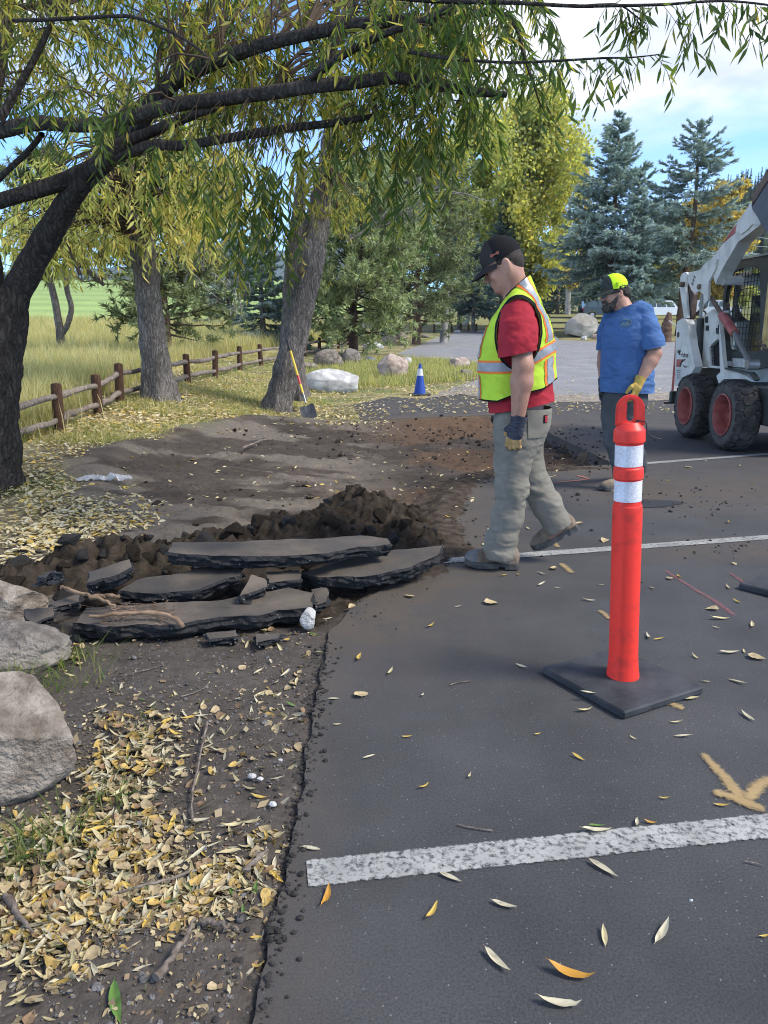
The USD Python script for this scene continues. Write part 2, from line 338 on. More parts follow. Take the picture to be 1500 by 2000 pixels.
mixc(grass * .9, verge * smoothstep(9, 12, fy) * .28); mixc(straw, verge * smoothstep(.42, .6, fbm(P3 * 1.7 + 3, 3, 19)) * smoothstep(7, 9, fy) * .6)
mixc(dry, meadow * .8); mixc(grass, meadow * smoothstep(.5, .62, g1) * .5)
far = smoothstep(40, 70, fy); mixc(np.array([.20, .19, .075]), far)
mixc(np.array([.035, .055, .03]), smoothstep(200, 330, np.hypot(fx, fy)))
col *= (0.75 + .5 * g3)[:, None]
pitcol = np.array([.056, .046, .038]) * (0.45 + .7 * fbm(P3 * 2.2, 4, 51) + .5 * fbm(P3 * np.array([4, 11, 1]), 4, 52))[:, None]
redd = smoothstep(.45, .6, fbm(P3 * .9 + 9, 3, 55)) * smoothstep(-1.0, 1.0, fx)
pitcol = pitcol * (1 - redd[:, None]) + np.array([.098, .064, .042]) * redd[:, None]
pale = smoothstep(.48, .62, fbm(P3 * np.array([1.2, 2.6, 1]) + 33, 4, 57)) * smoothstep(.5, -.6, fx)
pitcol = pitcol * (1 - .75 * pale[:, None]) + np.array([.150, .128, .104]) * .75 * pale[:, None]
pw = np.maximum(smoothstep(.12, -.06, d_pit), berm * .9)
col = col * (1 - pw[:, None]) + pitcol * pw[:, None]
gv = np.c_[fx, fy, fz]
ni, nj = len(gx), len(gy)
I, J = np.meshgrid(np.arange(ni - 1), np.arange(nj - 1), indexing='ij')
q = np.stack([I * nj + J, (I + 1) * nj + J, (I + 1) * nj + J + 1, I * nj + J + 1], -1).reshape(-1, 4)
cx, cy = gv[q][:, :, 0].mean(1), gv[q][:, :, 1].mean(1)
buried = in_lot[q].all(1) & (inside(lot_poly.buffer(-.3), cx, cy))
buried |= in_road[q].all(1) & inside(road_poly.buffer(-2.0), cx, cy)
fq_fair = inside(fair_poly, cx, cy)
fq_pit = in_pit[q].sum(1) >= 2
def sub(mask):
    qq = q[mask]; keep = np.unique(qq); m = np.full(len(gv), -1); m[keep] = np.arange(len(keep))
    return (gv[keep], m[qq]), keep
ground_mat = tinted('ground_look', var=.35, scale=30, bump=.7, bscale=70, dist=.012, rough=.95, spec=.1)
g, k = sub(~buried & ~fq_fair & ~fq_pit); obj('ground', g, ground_mat, smooth=True, tint=col[k], kind='structure')
g, k = sub(fq_pit); obj('excavated_soil', g, ground_mat, smooth=True, tint=col[k], kind='structure')
g, k = sub(fq_fair)
stripe = .5 + .5 * np.sin((gv[k, 1] + .25 * gv[k, 0]) * .9)
fc = np.array([.235, .315, .095]) * (0.86 + .28 * stripe)[:, None] * (0.8 + .4 * fbm(gv[k] * .05, 3, 3))[:, None]
obj('fairway', g, tinted('fairway_look', var=.18, scale=.6, bump=0.2, bscale=8, rough=.9), smooth=True, tint=fc, kind='structure')

# --- asphalt sheets with a real edge
def sheet(poly, size, lift, skirt, zf=zt):
    x0, y0, x1, y1 = poly.bounds; X = np.arange(x0, x1 + size, size); Y = np.arange(y0, y1 + size, size); cells = shapely.box(*[q.ravel() for q in np.broadcast_arrays(X[:-1, None], Y[None, :-1], X[1:, None], Y[None, 1:])]); shapely.prepare(poly)
    full = shapely.contains(poly, cells); mb = MB()
    for c in cells[full]: a, b, c_, d = c.bounds; mb.add([[a, b, 0], [c_, b, 0], [c_, d, 0], [a, d, 0]], [[0, 1, 2, 3]])
    for c in shapely.intersection(poly, cells[shapely.intersects(poly, cells) & ~full]):
        for g in getattr(c, 'geoms', [c]):
            if g.geom_type == 'Polygon' and g.area > 1e-7: tv_, tf_ = trimesh.creation.triangulate_polygon(g, engine='earcut'); mb.add(np.c_[tv_, np.zeros(len(tv_))], tf_)
    v, f = mb.out()
    n = np.cross(v[f[:, 1]] - v[f[:, 0]], v[f[:, 2]] - v[f[:, 0]])[:, 2]; f[n < 0] = f[n < 0][:, ::-1]
    m = trimesh.Trimesh(v, f, process=True, merge_norm=True, merge_tex=True); v, f = np.array(m.vertices), np.array(m.faces)
    v[:, 2] = zf(v[:, 0], v[:, 1]) + lift
    mb = MB(); mb.add(v, f)
    if skirt:
        for r in [poly.exterior] + list(poly.interiors):
            c = np.array(r.coords); 
            if Polygon(c).exterior.is_ccw is False: c = c[::-1]
            top = np.c_[c, zf(c[:, 0], c[:, 1]) + lift]; mid = top - [0, 0, skirt * .5]; bot = top - [0, 0, skirt]
            j = (fbm(mid * 25, 3, 4) - .5) * .03; cen = np.gradient(c, axis=0); nrm = np.c_[cen[:, 1], -cen[:, 0]]; nrm /= np.linalg.norm(nrm, axis=1, keepdims=True) + 1e-9
            mid[:, :2] += nrm * (j[:, None] + .004); bot[:, :2] += nrm * .02
            k = len(c); V = np.vstack([top, mid, bot]); F = []
            for a in range(k - 1):
                F += [[a, a + k, a + 1 + k, a + 1], [a + k, a + 2 * k, a + 1 + 2 * k, a + 1 + k]]
            mb.add(V, F)
    return mb.out()
def asphalt(name, base, light, speck, dust, warm):
    n = {'g': ('geometry', {}), 'n1': ('noise_texture', dict(scale=1.3, detail=6.0, roughness=.62)), 'n2': ('noise_texture', dict(scale=160.0, detail=3.0, roughness=.7)),
         'r1': ('rgb_ramp', dict(ramp=[(0, base), (.38, base), (.66, light), (1, light)])),
         'v': ('voronoi_texture', dict(scale=75.0, feature='f1')), 'vr': ('rgb_ramp', dict(ramp=[(0, (1, 1, 1)), (.10, (1, 1, 1)), (.16, (0, 0, 0)), (1, (0, 0, 0))])),
         'vc': ('separate_color', {}), 'vg': ('math', dict(math_type='greater_than', value2=.80)), 'vm': ('math', dict(math_type='multiply')),
         'ms': ('mix_color', dict(blend_type='mix', b=speck)),
         'fine': ('map_range', dict(from_min=.3, from_max=.7, to_min=.62, to_max=1.42)), 'mf': ('mix_color', dict(blend_type='multiply', fac=1.0, use_clamp=False)),
         'at': ('attribute', dict(attribute='dust')), 'dn': ('noise_texture', dict(scale=5.0, detail=7.0, roughness=.7)), 'dr': ('map_range', dict(from_min=.30, from_max=.60, to_min=0.25, to_max=1.6, clamp=True)), 'dm': ('math', dict(math_type='multiply', use_clamp=True)),
         'md': ('mix_color', dict(blend_type='mix', b=dust)),
         'wn': ('noise_texture', dict(scale=4.2, detail=2.0, roughness=.5)), 'wr': ('rgb_ramp', dict(ramp=[(0, (0, 0, 0)), (.70, (0, 0, 0)), (.76, (.6, .6, .6)), (1, (.75, .75, .75))])), 'mw': ('mix_color', dict(blend_type='mix', b=tuple(c * .55 for c in base))),
         'cr': ('voronoi_texture', dict(scale=1.1, feature='distance_to_edge', randomness=1.0)),
         'n3': ('noise_texture', dict(scale=420.0, detail=2.0, roughness=.7)), 'bs': ('math', dict(math_type='add')), 'b': ('bump', dict(strength=.6, distance=.004)),
         'p': ('principled_bsdf', dict(roughness=.82, specular_ior_level=.28))}
    l = [('g.position', x + '.vector') for x in ('n1', 'n2', 'v', 'dn', 'wn')] + [('n1.fac', 'r1.fac'), ('r1.color', 'ms.a'), ('v.distance', 'vr.fac'), ('v.color', 'vc.color'), ('vc.r', 'vg.value1'), ('vg.value', 'vm.value1'), ('vr.color', 'vm.value2'), ('vm.value', 'ms.fac'),
         ('n2.fac', 'fine.value'), ('ms.result', 'mf.a'), ('fine.result', 'mf.b'), ('wn.fac', 'wr.fac'), ('wr.color', 'mw.fac'), ('mf.result', 'mw.a'), ('mw.result', 'md.a'), ('dn.fac', 'dr.value'), ('dr.result', 'dm.value1'), ('at.fac', 'dm.value2'), ('dm.value', 'md.fac'),
         ('md.result', 'p.base_color'), ('n2.fac', 'bs.value1'), ('n3.fac', 'bs.value2'), ('bs.value', 'b.height'), ('g.position', 'n3.vector'), ('b.normal', 'p.normal')]
    return mat(name, n, l, surface='p.BSDF')
lot_mat = asphalt('parking_lot_look', (.0405, .041, .042), (.065, .0652, .0662), (.22, .22, .21), (.080, .066, .053), .0)
road_mat = asphalt('road_look', (.185, .183, .183), (.235, .233, .232), (.30, .30, .30), (.24, .21, .17), .0)
v, f = sheet(lot_poly, .25, .0, .13)
dust = np.maximum(1.5 * np.exp(-np.clip(shapely.distance(pit_poly, shapely.points(v[:, 0], v[:, 1])), 0, 9) / .34),
                  .75 * np.exp(-((v[:, 1] - 4.55) / .22) ** 2) * smoothstep(1.0, 2.0, v[:, 0]) + .8 * np.exp(-((v[:, 1] - 6.4) / .8) ** 2) * smoothstep(1.0, 2.2, v[:, 0]) + .35 * smoothstep(6.5, 9, v[:, 1]))
dust = np.maximum(dust, .5 * np.exp(-np.abs(v[:, 0] + .25) / .10))
obj('parking_lot', (v, f), lot_mat, attrs={'dust': np.clip(dust * 1.1, 0, 1)}, kind='structure')
v, f = sheet(pan_poly, .35, .006, 0); obj('gravel_edge', (v, f), noisy('gravel_edge_look', (.15, .135, .115), (.32, .27, .21), scale=9, detail=9, bump=.8, bscale=60, rough=.95, space='object'), kind='structure')
v, f = sheet(road_poly, 1.2, .004, 0); obj('road', (v, f), road_mat, attrs={'dust': .25 * np.exp(-np.clip(near(road_poly, v[:, 0], v[:, 1]), 0, 9) / .5)}, kind='structure')

# --- painted marks: worn sheets a few millimetres above the asphalt
def paint(name, c, cover, scale, fade=False, rough=.7, soft=(.30, -.15)):
    n = {'g': ('geometry', {}), 'n': ('noise_texture', dict(scale=scale, detail=8.0, roughness=.75)), 'm': ('map_range', dict(from_min=cover - (.07 if soft[0] < .4 else .14), from_max=cover + (.07 if soft[0] < .4 else .14), to_min=0.0, to_max=1.0 if soft[0] < .4 else .82, clamp=True)),
         'at': ('attribute', dict(attribute='fade')), 'a': ('math', dict(math_type='add')), 'k': ('math', dict(math_type='multiply_add', value2=soft[0], value3=soft[1])),
         'n2': ('noise_texture', dict(scale=7.0, detail=4.0)), 'cr': ('rgb_ramp', dict(ramp=[(0, tuple(x * .72 for x in c)), (.35, tuple(x * .72 for x in c)), (.65, c), (1, c)])),
         'p': ('principled_bsdf', dict(roughness=rough, specular_ior_level=.3)), 't': ('transparent_bsdf', {}), 'mc': ('mix_closure', {})}
    l = [('g.position', 'n.vector'), ('g.position', 'n2.vector'), ('n2.fac', 'cr.fac'), ('cr.color', 'p.base_color'), ('m.result', 'mc.fac'), ('t.BSDF', 'mc.closure1'), ('p.BSDF', 'mc.closure2')]
    l += [('at.fac', 'k.value1'), ('k.value', 'a.value1'), ('n.fac', 'a.value2'), ('a.value', 'm.value')]
    return mat(name, n, l, surface='mc.closure')
def gz(x, y):
    """height of the built ground sheet"""
    return fz.reshape(ni, nj)[np.clip(np.searchsorted(gx, x), 0, ni - 1), np.clip(np.searchsorted(gy, y), 0, nj - 1)]
white_paint = paint('white_line_paint', (.335, .33, .305), .535, 64)
def strip(pts, halfw, n=60, lift=.004, edge=.25):
    P = spline(np.c_[np.asarray(pts, float), np.zeros(len(pts))], n)[:, :2]
    t = np.gradient(P, axis=0); t /= np.linalg.norm(t, axis=1, keepdims=True); nn = np.c_[-t[:, 1], t[:, 0]]
    hw = np.broadcast_to(halfw, (n,)) if np.ndim(halfw) == 0 else np.interp(np.linspace(0, 1, n), np.linspace(0, 1, len(halfw)), halfw)
    offs = np.array([-1, -1 + edge, 0, 1 - edge, 1]); fad = np.array([0, 1, 1, 1, 0.])
    V = (P[:, None] + nn[:, None] * (hw[:, None] * offs)[..., None]).reshape(-1, 2)
    V = np.c_[V, zt(V[:, 0], V[:, 1]) + lift]; fa = np.tile(fad, n)
    i, j = np.meshgrid(np.arange(n - 1), np.arange(4), indexing='ij'); qd = np.stack([i * 5 + j, i * 5 + j + 1, (i + 1) * 5 + j + 1, (i + 1) * 5 + j], -1).reshape(-1, 4)
    return (V, qd[:, ::-1]), fa
def mark(name, pts, hw, m, label, cat, group=None, taper=True, lift=.005, edge=.95):
    (g, fa) = strip(gxy(*pts), hw, 40, lift, edge)
    if taper:
        s = np.linspace(0, 1, 40); e = np.minimum(1, np.minimum(s, 1 - s) * 8); fa = (fa.reshape(40, 5) * e[:, None]).ravel()
    return obj(name, g, m, attrs={'fade': fa}, label=label, category=cat, group=group)
def line(a, b, w, label):
    g, fa = strip([a, b], w / 2, 160, .004, .16)
    return obj('parking_line', g, white_paint, attrs={'fade': np.where(fa > 0, .80, .05)}, label=label, category='painted line')
a = (np.array(gat(590, 1735)[:2]) + gat(610, 1682)[:2]) / 2; b = (np.array(gat(1500, 1640)[:2]) + gat(1500, 1590)[:2]) / 2; d = (b - a) / np.linalg.norm(b - a)
line(a, b + d * 4, .105, 'wide worn white parking line nearest the camera, below the yellow arrow')
a, b = np.array(gat(800, 1101)[:2]), np.array(gat(1500, 1050)[:2]); line(a, b + (b - a) * 2, .105, 'worn white parking line passing under the walking worker\'s front boot')
a, b = np.array(gat(1215, 909)[:2]), np.array(gat(1500, 887)[:2]); line(a, b + (b - a) * 2, .105, 'thin faded white parking line in front of the loader\'s tyres')
yel = paint('yellow_spray_paint', (.40, .28, .125), .50, 70, soft=(.62, -.46)); red = paint('red_spray_paint', (.30, .085, .085), .56, 80, soft=(.5, -.45)); orange = paint('orange_spray_paint', (.60, .20, .12), .50, 70, soft=(.6, -.42))
ar = thing('yellow_arrow', 'yellow sprayed arrow on the asphalt just above the nearest white line', 'paint mark')
for pts, w in ((((1362, 1464), (1410, 1515), (1448, 1560), (1500, 1592)), [.026, .034, .046, .040]), (((1382, 1548), (1430, 1560), (1480, 1580), (1503, 1590)), [.034, .042, .042, .036]), (((1535, 1520), (1500, 1528), (1475, 1545), (1462, 1572)), [.034, .040, .044, .040])):
    g, fa = strip(gxy(*pts), w, 40, .005 + .001 * len(used), .6) if False else strip(gxy(*pts), w, 40, .0052, .95)
    s = np.linspace(0, 1, 40); fa = (fa.reshape(40, 5) * np.minimum(1, np.minimum(s, 1 - s) * 8)[:, None]).ravel()
    g[0][:, 2] += .0011 * used.get((path_of(ar), 'stroke'), 0); obj('stroke', g, yel, ar, attrs={'fade': fa * 1.15})
mark('yellow_dash', ((1292, 1366), (1315, 1378), (1340, 1388)), .042, yel, 'short yellow spray mark beside the front of the black rubber base', 'paint mark')
mark('yellow_dash', ((1092, 1100), (1106, 1110), (1118, 1122)), .046, yel, 'small yellow spray mark just below the second white line', 'paint mark')
mark('yellow_dash', ((1072, 1050), (1082, 1060), (1092, 1072)), .04, yel, 'small yellow spray mark behind the walking worker\'s raised boot', 'paint mark')
mark('yellow_dash', ((1168, 1192), (1182, 1202), (1192, 1212)), .034, yel, 'faint yellow spray spot left of the orange post', 'paint mark')
mark('red_streak', ((1285, 1106), (1345, 1145), (1400, 1178), (1450, 1216)), [.036, .042, .055, .055], red, 'long faded red spray streak to the right of the orange post', 'paint mark')
mark('red_streak', ((1420, 1118), (1440, 1130), (1462, 1146)), .04, red, 'short faded red spray streak beside the rubber base at the right edge', 'paint mark')
om = thing('orange_arrow', 'bright orange sprayed arrow on the asphalt behind the walking worker', 'paint mark')
for pts in (((1075, 944), (1110, 941), (1148, 937)), ((1128, 930), (1140, 933), (1152, 937))):
    g, fa = strip(gxy(*pts), .028, 40, .0052, .95); g[0][:, 2] += .0011 * used.get((path_of(om), 'stroke'), 0); obj('stroke', g, orange, om, attrs={'fade': fa * 1.1})
wet = paint('wet_stain', (.018, .018, .020), .44, 6, rough=.45)
g, fa = strip(gxy((1235, 988), (1275, 984), (1330, 982)), [.10, .17, .05], 40, .0045, .5); obj('damp_patch', g, wet, attrs={'fade': fa}, label='dark damp patch on the asphalt right of the orange post', category='stain')
# ================================================================== trees and other vegetation
def part(T, loc, name, vf, m, smooth=True, **k):
    return obj(name, (np.asarray(vf[0], float) - np.asarray(loc), vf[1]), m, T, smooth=smooth, **k)
def unit(a): return a / (np.linalg.norm(a, axis=-1, keepdims=True) + 1e-12)
def perp(D, r):
    a = r.normal(size=D.shape); return unit(a - D * (a * D).sum(1, keepdims=True))
LEAF_F = np.array([[0, 2, 1], [0, 3, 2], [1, 2, 5], [1, 5, 4], [2, 3, 6], [2, 6, 5], [4, 5, 7], [5, 6, 7]])
def leaves(P, D, N, L, W, tint, curl=0.0, fold=.25):
    """lance-shaped leaves, 8 triangles each, with a folded midrib"""
    n = len(P); S = np.cross(D, N); L = np.broadcast_to(L, (n,))[:, None]; W = np.broadcast_to(W, (n,))[:, None]; c = np.broadcast_to(curl, (n,))[:, None]
    def at_(t, s, dn): return P + D * L * t + N * (c * L * t * t + dn * W) + S * W * s
    V = np.stack([at_(0, 0, 0), at_(.32, -.5, fold), at_(.32, 0, 0), at_(.32, .5, fold), at_(.66, -.38, fold * .8), at_(.66, 0, 0), at_(.66, .38, fold * .8), at_(1, 0, 0)], 1)
    F = (LEAF_F[None] + 8 * np.arange(n)[:, None, None]).reshape(-1, 3)
    return V.reshape(-1, 3), F, np.repeat(tint, 8, 0)
def flakes(P, D, N, L, W, tint):
    """small diamond leaves, 2 triangles each"""
    n = len(P); S = np.cross(D, N); L = np.broadcast_to(L, (n,))[:, None]; W = np.broadcast_to(W, (n,))[:, None]
    V = np.stack([P, P + D * L * .45 - S * W * .5, P + D * L, P + D * L * .45 + S * W * .5], 1)
    F = (np.array([[0, 3, 1], [1, 3, 2]])[None] + 4 * np.arange(n)[:, None, None]).reshape(-1, 3)
    return V.reshape(-1, 3), F, np.repeat(tint, 4, 0)
def spikes(P, D, L, W, tint, r):
    """needle triangles from P along D"""
    n = len(P); S = perp(D, r); L = np.broadcast_to(L, (n,))[:, None]; W = np.broadcast_to(W, (n,))[:, None]
    V = np.stack([P - S * W * .5, P + S * W * .5, P + D * L], 1)
    return V.reshape(-1, 3), np.arange(3 * n).reshape(-1, 3), np.repeat(tint, 3, 0)
def bark_mat(name, dark, light, scale=1.0, bump=1.0):
    """furrowed bark: long plates parted by dark cracks"""
    n = {'tc': ('texture_coordinate', {}), 'dn': ('noise_texture', dict(scale=5.0 * scale, detail=4.0, roughness=.6)), 'ds': ('vector_math', dict(math_type='scale', scale=.15 / scale)), 'da': ('vector_math', dict(math_type='add')),
         'mp': ('mapping', dict(mapping_type='point', scale=(27 * scale, 27 * scale, 4.0 * scale))), 'v': ('voronoi_texture', dict(scale=1.0, feature='distance_to_edge', randomness=1.0)), 'vr': ('map_range', dict(from_min=0.0, from_max=.36, to_min=0.0, to_max=1.0, clamp=True)),
         'mp2': ('mapping', dict(mapping_type='point', scale=(60 * scale, 60 * scale, 12 * scale))), 'n': ('noise_texture', dict(scale=1.0, detail=6.0, roughness=.7)), 'h': ('math', dict(math_type='multiply_add', value2=.85)), 'hm': ('math', dict(math_type='multiply', value2=.42)),
         'n2': ('noise_texture', dict(scale=2.2, detail=5.0)), 'r': ('rgb_ramp', dict(ramp=[(0, tuple(c * .55 for c in dark)), (.30, dark), (.78, light), (1, tuple(min(1, c * 1.15) for c in light))])),
         'm': ('map_range', dict(from_min=.3, from_max=.7, to_min=.68, to_max=1.28)), 'x': ('mix_color', dict(blend_type='multiply', fac=1.0, use_clamp=False)),
         'b': ('bump', dict(strength=bump, distance=.03)), 'p': ('principled_bsdf', dict(roughness=.95, specular_ior_level=.12))}
    l = [('tc.object', 'dn.vector'), ('dn.color', 'ds.vector1'), ('ds.vector', 'da.vector1'), ('tc.object', 'da.vector2'), ('da.vector', 'mp.vector'), ('mp.vector', 'v.vector'), ('v.distance', 'vr.value'), ('da.vector', 'mp2.vector'), ('mp2.vector', 'n.vector'), ('vr.result', 'hm.value1'),
         ('n.fac', 'h.value1'), ('hm.value', 'h.value3'), ('h.value', 'r.fac'), ('tc.object', 'n2.vector'), ('n2.fac', 'm.value'), ('r.color', 'x.a'), ('m.result', 'x.b'), ('x.result', 'p.base_color'), ('h.value', 'b.height'), ('b.normal', 'p.normal')]
    return mat(name, n, l, surface='p.BSDF')
bark_dark = bark_mat('dark_bark', (.022, .018, .014), (.085, .072, .060))
bark_grey = bark_mat('grey_bark', (.065, .055, .047), (.235, .210, .185))
bark_red = bark_mat('reddish_bark', (.060, .038, .027), (.190, .120, .085))
bark_pale = bark_mat('pale_bark', (.17, .15, .13), (.42, .39, .35))
twig_mat = plain('twig_look', (.075, .055, .038), rough=.9, spec=.1)
leaf_mat = leafy('leaf_look', .62); needle_mat = leafy('needle_look', .2, .6)
def trunk_mesh(ctrl, rows=90, sides=56, ridge=.02, seed=0, flare=0.0):
    """bark-ridged tapering trunk through control rows (x, y, z, radius)"""
    C = spline(ctrl, rows); v, f = tube(C[:, :3], C[:, 3], sides, cap=False)
    cen = np.repeat(C[:, :3], sides, 0); R = np.repeat(C[:, 3], sides); nrm = unit(v - cen)
    ang = np.tile(np.arange(sides) / sides * 2 * np.pi, rows); h = np.repeat(np.r_[0, np.cumsum(np.linalg.norm(np.diff(C[:, :3], axis=0), axis=1))], sides)
    q = np.stack([np.cos(ang) * R * 17, np.sin(ang) * R * 17, h * 3.2 + seed * 7.7], 1)
    d = 1 - np.abs(fbm(q, 4, seed) - .5) * 5; d = np.clip(d, -1, 1)
    lump = (fbm(np.stack([np.cos(ang) * 1.3, np.sin(ang) * 1.3, h * 1.4 + seed], 1), 3, seed + 3) - .5)
    fl = flare * np.exp(-h / .35) * (1 + .8 * np.sin(ang * 5 + seed))
    return v + nrm * (R * (lump * .22 - ridge * d / .25 * .5 + fl) )[:, None], f
def px_branch(rows):
    """rows (px, py, distance, radius) to world control rows"""
    return np.array([np.r_[at(a, b, c), r] for a, b, c, r in rows])

# ---- the big willow at the left edge, its limbs reaching over the whole picture
wl = gat(-25, 957)
WD = wl[1]
willow = thing('willow_tree', 'large dark willow at the left edge with long limbs and drooping leaves overhead', 'tree', wl)
limbs = {
 'trunk': [(-25, 975, WD, .31), (-25, 940, WD, .285), (-22, 860, WD, .265), (-16, 760, WD, .25), (-6, 660, WD, .245), (4, 590, WD, .23), (8, 560, WD, .20)],
 'r': [(8, 640, WD, .17), (30, 575, WD, .160), (62, 515, WD - .05, .150), (100, 450, WD - .1, .14), (134, 392, WD - .2, .125), (165, 352, WD - .3, .11), (200, 322, 6.2, .10), (245, 272, 6.0, .095), (300, 200, 5.9, .088), (350, 152, 5.8, .08), (425, 118, 5.6, .072), (520, 86, 5.4, .06), (650, 56, 5.2, .054), (750, 42, 5.0, .048), (850, 36, 4.8, .042), (960, 22, 4.6, .025)],
 'l': [(-10, 640, WD, .18), (-22, 560, WD, .165), (-30, 470, WD, .15), (-34, 380, WD, .14), (-28, 260, WD + .1, .12), (-5, 120, WD + .2, .10), (20, -20, WD + .3, .08), (30, -120, WD + .3, .05)],
 'a': [(-90, 425, 6.3, .075), (0, 393, 6.2, .08), (100, 362, 6.1, .082), (190, 322, 6.0, .085), (238, 283, 5.9, .07), (290, 260, 5.8, .052), (350, 235, 5.7, .045), (430, 205, 5.6, .036), (520, 178, 5.5, .02)],
 'b2': [(196, 322, 6.0, .066), (250, 298, 5.9, .056), (300, 283, 5.7, .05), (360, 284, 5.6, .045), (450, 269, 5.4, .04), (560, 251, 5.2, .036), (650, 240, 5.1, .03), (728, 227, 5.0, .02)],
 'b': [(-80, 275, 6.0, .07), (0, 254, 5.8, .075), (70, 241, 5.7, .07), (130, 244, 5.6, .065), (200, 244, 5.5, .066), (270, 225, 5.4, .066), (350, 203, 5.25, .063), (450, 191, 5.1, .06), (530, 180, 5.0, .056), (600, 171, 4.9, .055), (700, 160, 4.8, .05), (760, 152, 4.7, .045), (850, 166, 4.6, .04), (920, 178, 4.5, .034), (990, 185, 4.45, .022)],
 'c': [(596, 165, 4.9, .035), (640, 118, 4.9, .035), (665, 60, 4.9, .03), (692, 8, 4.9, .028), (720, -60, 4.9, .02)],
 'c2': [(600, 160, 4.9, .032), (676, 104, 4.7, .03), (752, 66, 4.6, .028), (850, 30, 4.5, .022), (930, -20, 4.4, .012)],
 'f': [(-40, 400, 6.2, .02), (0, 348, 6.1, .022), (45, 305, 6.0, .022), (82, 262, 5.8, .018)],
 'g': [(0, 235, 5.7, .03), (30, 180, 5.7, .028), (75, 100, 5.7, .022), (110, 20, 5.7, .015)],
 'k': [(25, 40, 5.3, .012), (120, 37, 5.2, .012), (240, 31, 5.1, .011), (330, 60, 5.0, .010), (410, 115, 4.9, .008)],
 'h': [(640, -25, 4.4, .018), (750, -8, 4.1, .014), (860, 2, 4.0, .011), (1000, 5, 3.9, .009), (1150, 12, 3.8, .007), (1290, 9, 3.75, .006), (1420, 2, 3.7, .005), (1560, 20, 3.7, .004)],
 'h2': [(1150, 10, 3.8, .004), (1200, 8, 3.8, .004), (1250, 38, 3.75, .003), (1262, 46, 3.75, .002)],
 'i': [(800, 100, 4.2, .012), (920, 118, 3.9, .007), (1010, 122, 3.8, .006), (1100, 118, 3.7, .005), (1200, 113, 3.6, .004), (1288, 106, 3.6, .0025)],
 'm': [(960, 22, 4.6, .012), (1010, 60, 4.3, .008), (1030, 130, 4.2, .006), (1050, 190, 4.1, .004), (1062, 215, 4.1, .003)]}
skel = []
for k, rows in limbs.items():
    C = px_branch(rows); C[:, 3] *= .86 if k == 'trunk' else .74 if C[0, 3] > .03 else 1; big = k in 'trunk r l'.split() or k == 'trunk'
    if k == 'trunk':
        vf = trunk_mesh(C, 130, 90, .055, 2, .22)
    elif k in ('r', 'l'): vf = trunk_mesh(C, 150, 56, .05, 5)
    else: vf = trunk_mesh(C, 70, 20, .04, len(k) + rows[0][0] % 7)
    part(willow, wl, 'trunk' if k == 'trunk' else 'branch', vf, bark_dark)
    if k != 'trunk':
        S = spline(C, 24); skel.append(S)
SK = np.vstack(skel)
R = rng(7)
regions = [  # px box, distance range, number of sprays, share of yellow leaves
 ((-60, -90, 330, 60), (5.6, 8.2), 53, .40), ((-40, 40, 560, 170), (5.7, 8.4), 50, .42), ((300, -90, 760, 70), (5.2, 8.0), 62, .46), ((420, 50, 800, 180), (5.0, 7.4), 37, .40),
 ((700, -70, 980, 70), (4.2, 5.8), 32, .22), ((760, 20, 960, 160), (4.4, 5.8), 21, .20), ((430, 175, 560, 270), (5.4, 6.4), 10, .25), ((560, 150, 730, 220), (5.2, 6.4), 6, .45), ((720, 130, 900, 200), (4.8, 5.8), 8, .25),
 ((180, 160, 440, 260), (6.2, 7.6), 10, .45), ((-40, 160, 190, 270), (6.4, 8.0), 8, .5), ((100, 150, 330, 240), (4.6, 5.1), 4, .1), ((880, -50, 1010, 10), (3.9, 4.6), 7, .1)]
SP, ST = MB(), MB(); LP, LD, LN, LL, LW, LT = [], [], [], [], [], []
green_a, green_b, olive, yellow, gold = np.array([.060, .105, .032]), np.array([.115, .170, .045]), np.array([.235, .250, .05]), np.array([.44, .41, .10]), np.array([.56, .43, .10])
def leaf_tint(n, ys, r):
    t = green_a + (green_b - green_a) * r.random((n, 1)); k = r.random(n)
    t[k < ys * 1.5] = (olive * (.7 + .6 * r.random((n, 1))))[k < ys * 1.5]; t[k < ys * .8] = (yellow * (.7 + .5 * r.random((n, 1))))[k < ys * .8]; t[k < ys * .22] = (gold * (.8 + .4 * r.random((n, 1))))[k < ys * .22]
    return t
def twig_leaves(C, n, ys, r, lmin=.06, lmax=.115, out=None, hang=.75):
    """leaves alternating along a twig curve C"""
    s = np.linspace(.12, 1, n); i = s * (len(C) - 1); a = np.clip(i.astype(int), 0, len(C) - 2); w = (i - a)[:, None]
    p = C[a] * (1 - w) + C[a + 1] * w; t = unit(C[a + 1] - C[a]); sd = perp(t, r)
    d = unit(t * .45 + sd * (.75 + .3 * r.random((n, 1))) + np.array([0, 0, -hang]) * (.6 + .9 * r.random((n, 1))))
    LP.append(p); LD.append(d); LN.append(perp(d, r)); L = r.uniform(lmin, lmax, n); LL.append(L); LW.append(L * r.uniform(.15, .21, n)); LT.append(leaf_tint(n, ys, r))
def hanging_twig(p, d0, length, r, droop=1.0, n=7):
    t = np.linspace(0, 1, n)[:, None]; d0 = unit(d0)
    return p + d0 * length * (t - .35 * t * t) + np.array([0, 0, -1.0]) * length * droop * (.30 * t + .42 * t * t) + r.normal(size=(n, 3)) * .006 * t
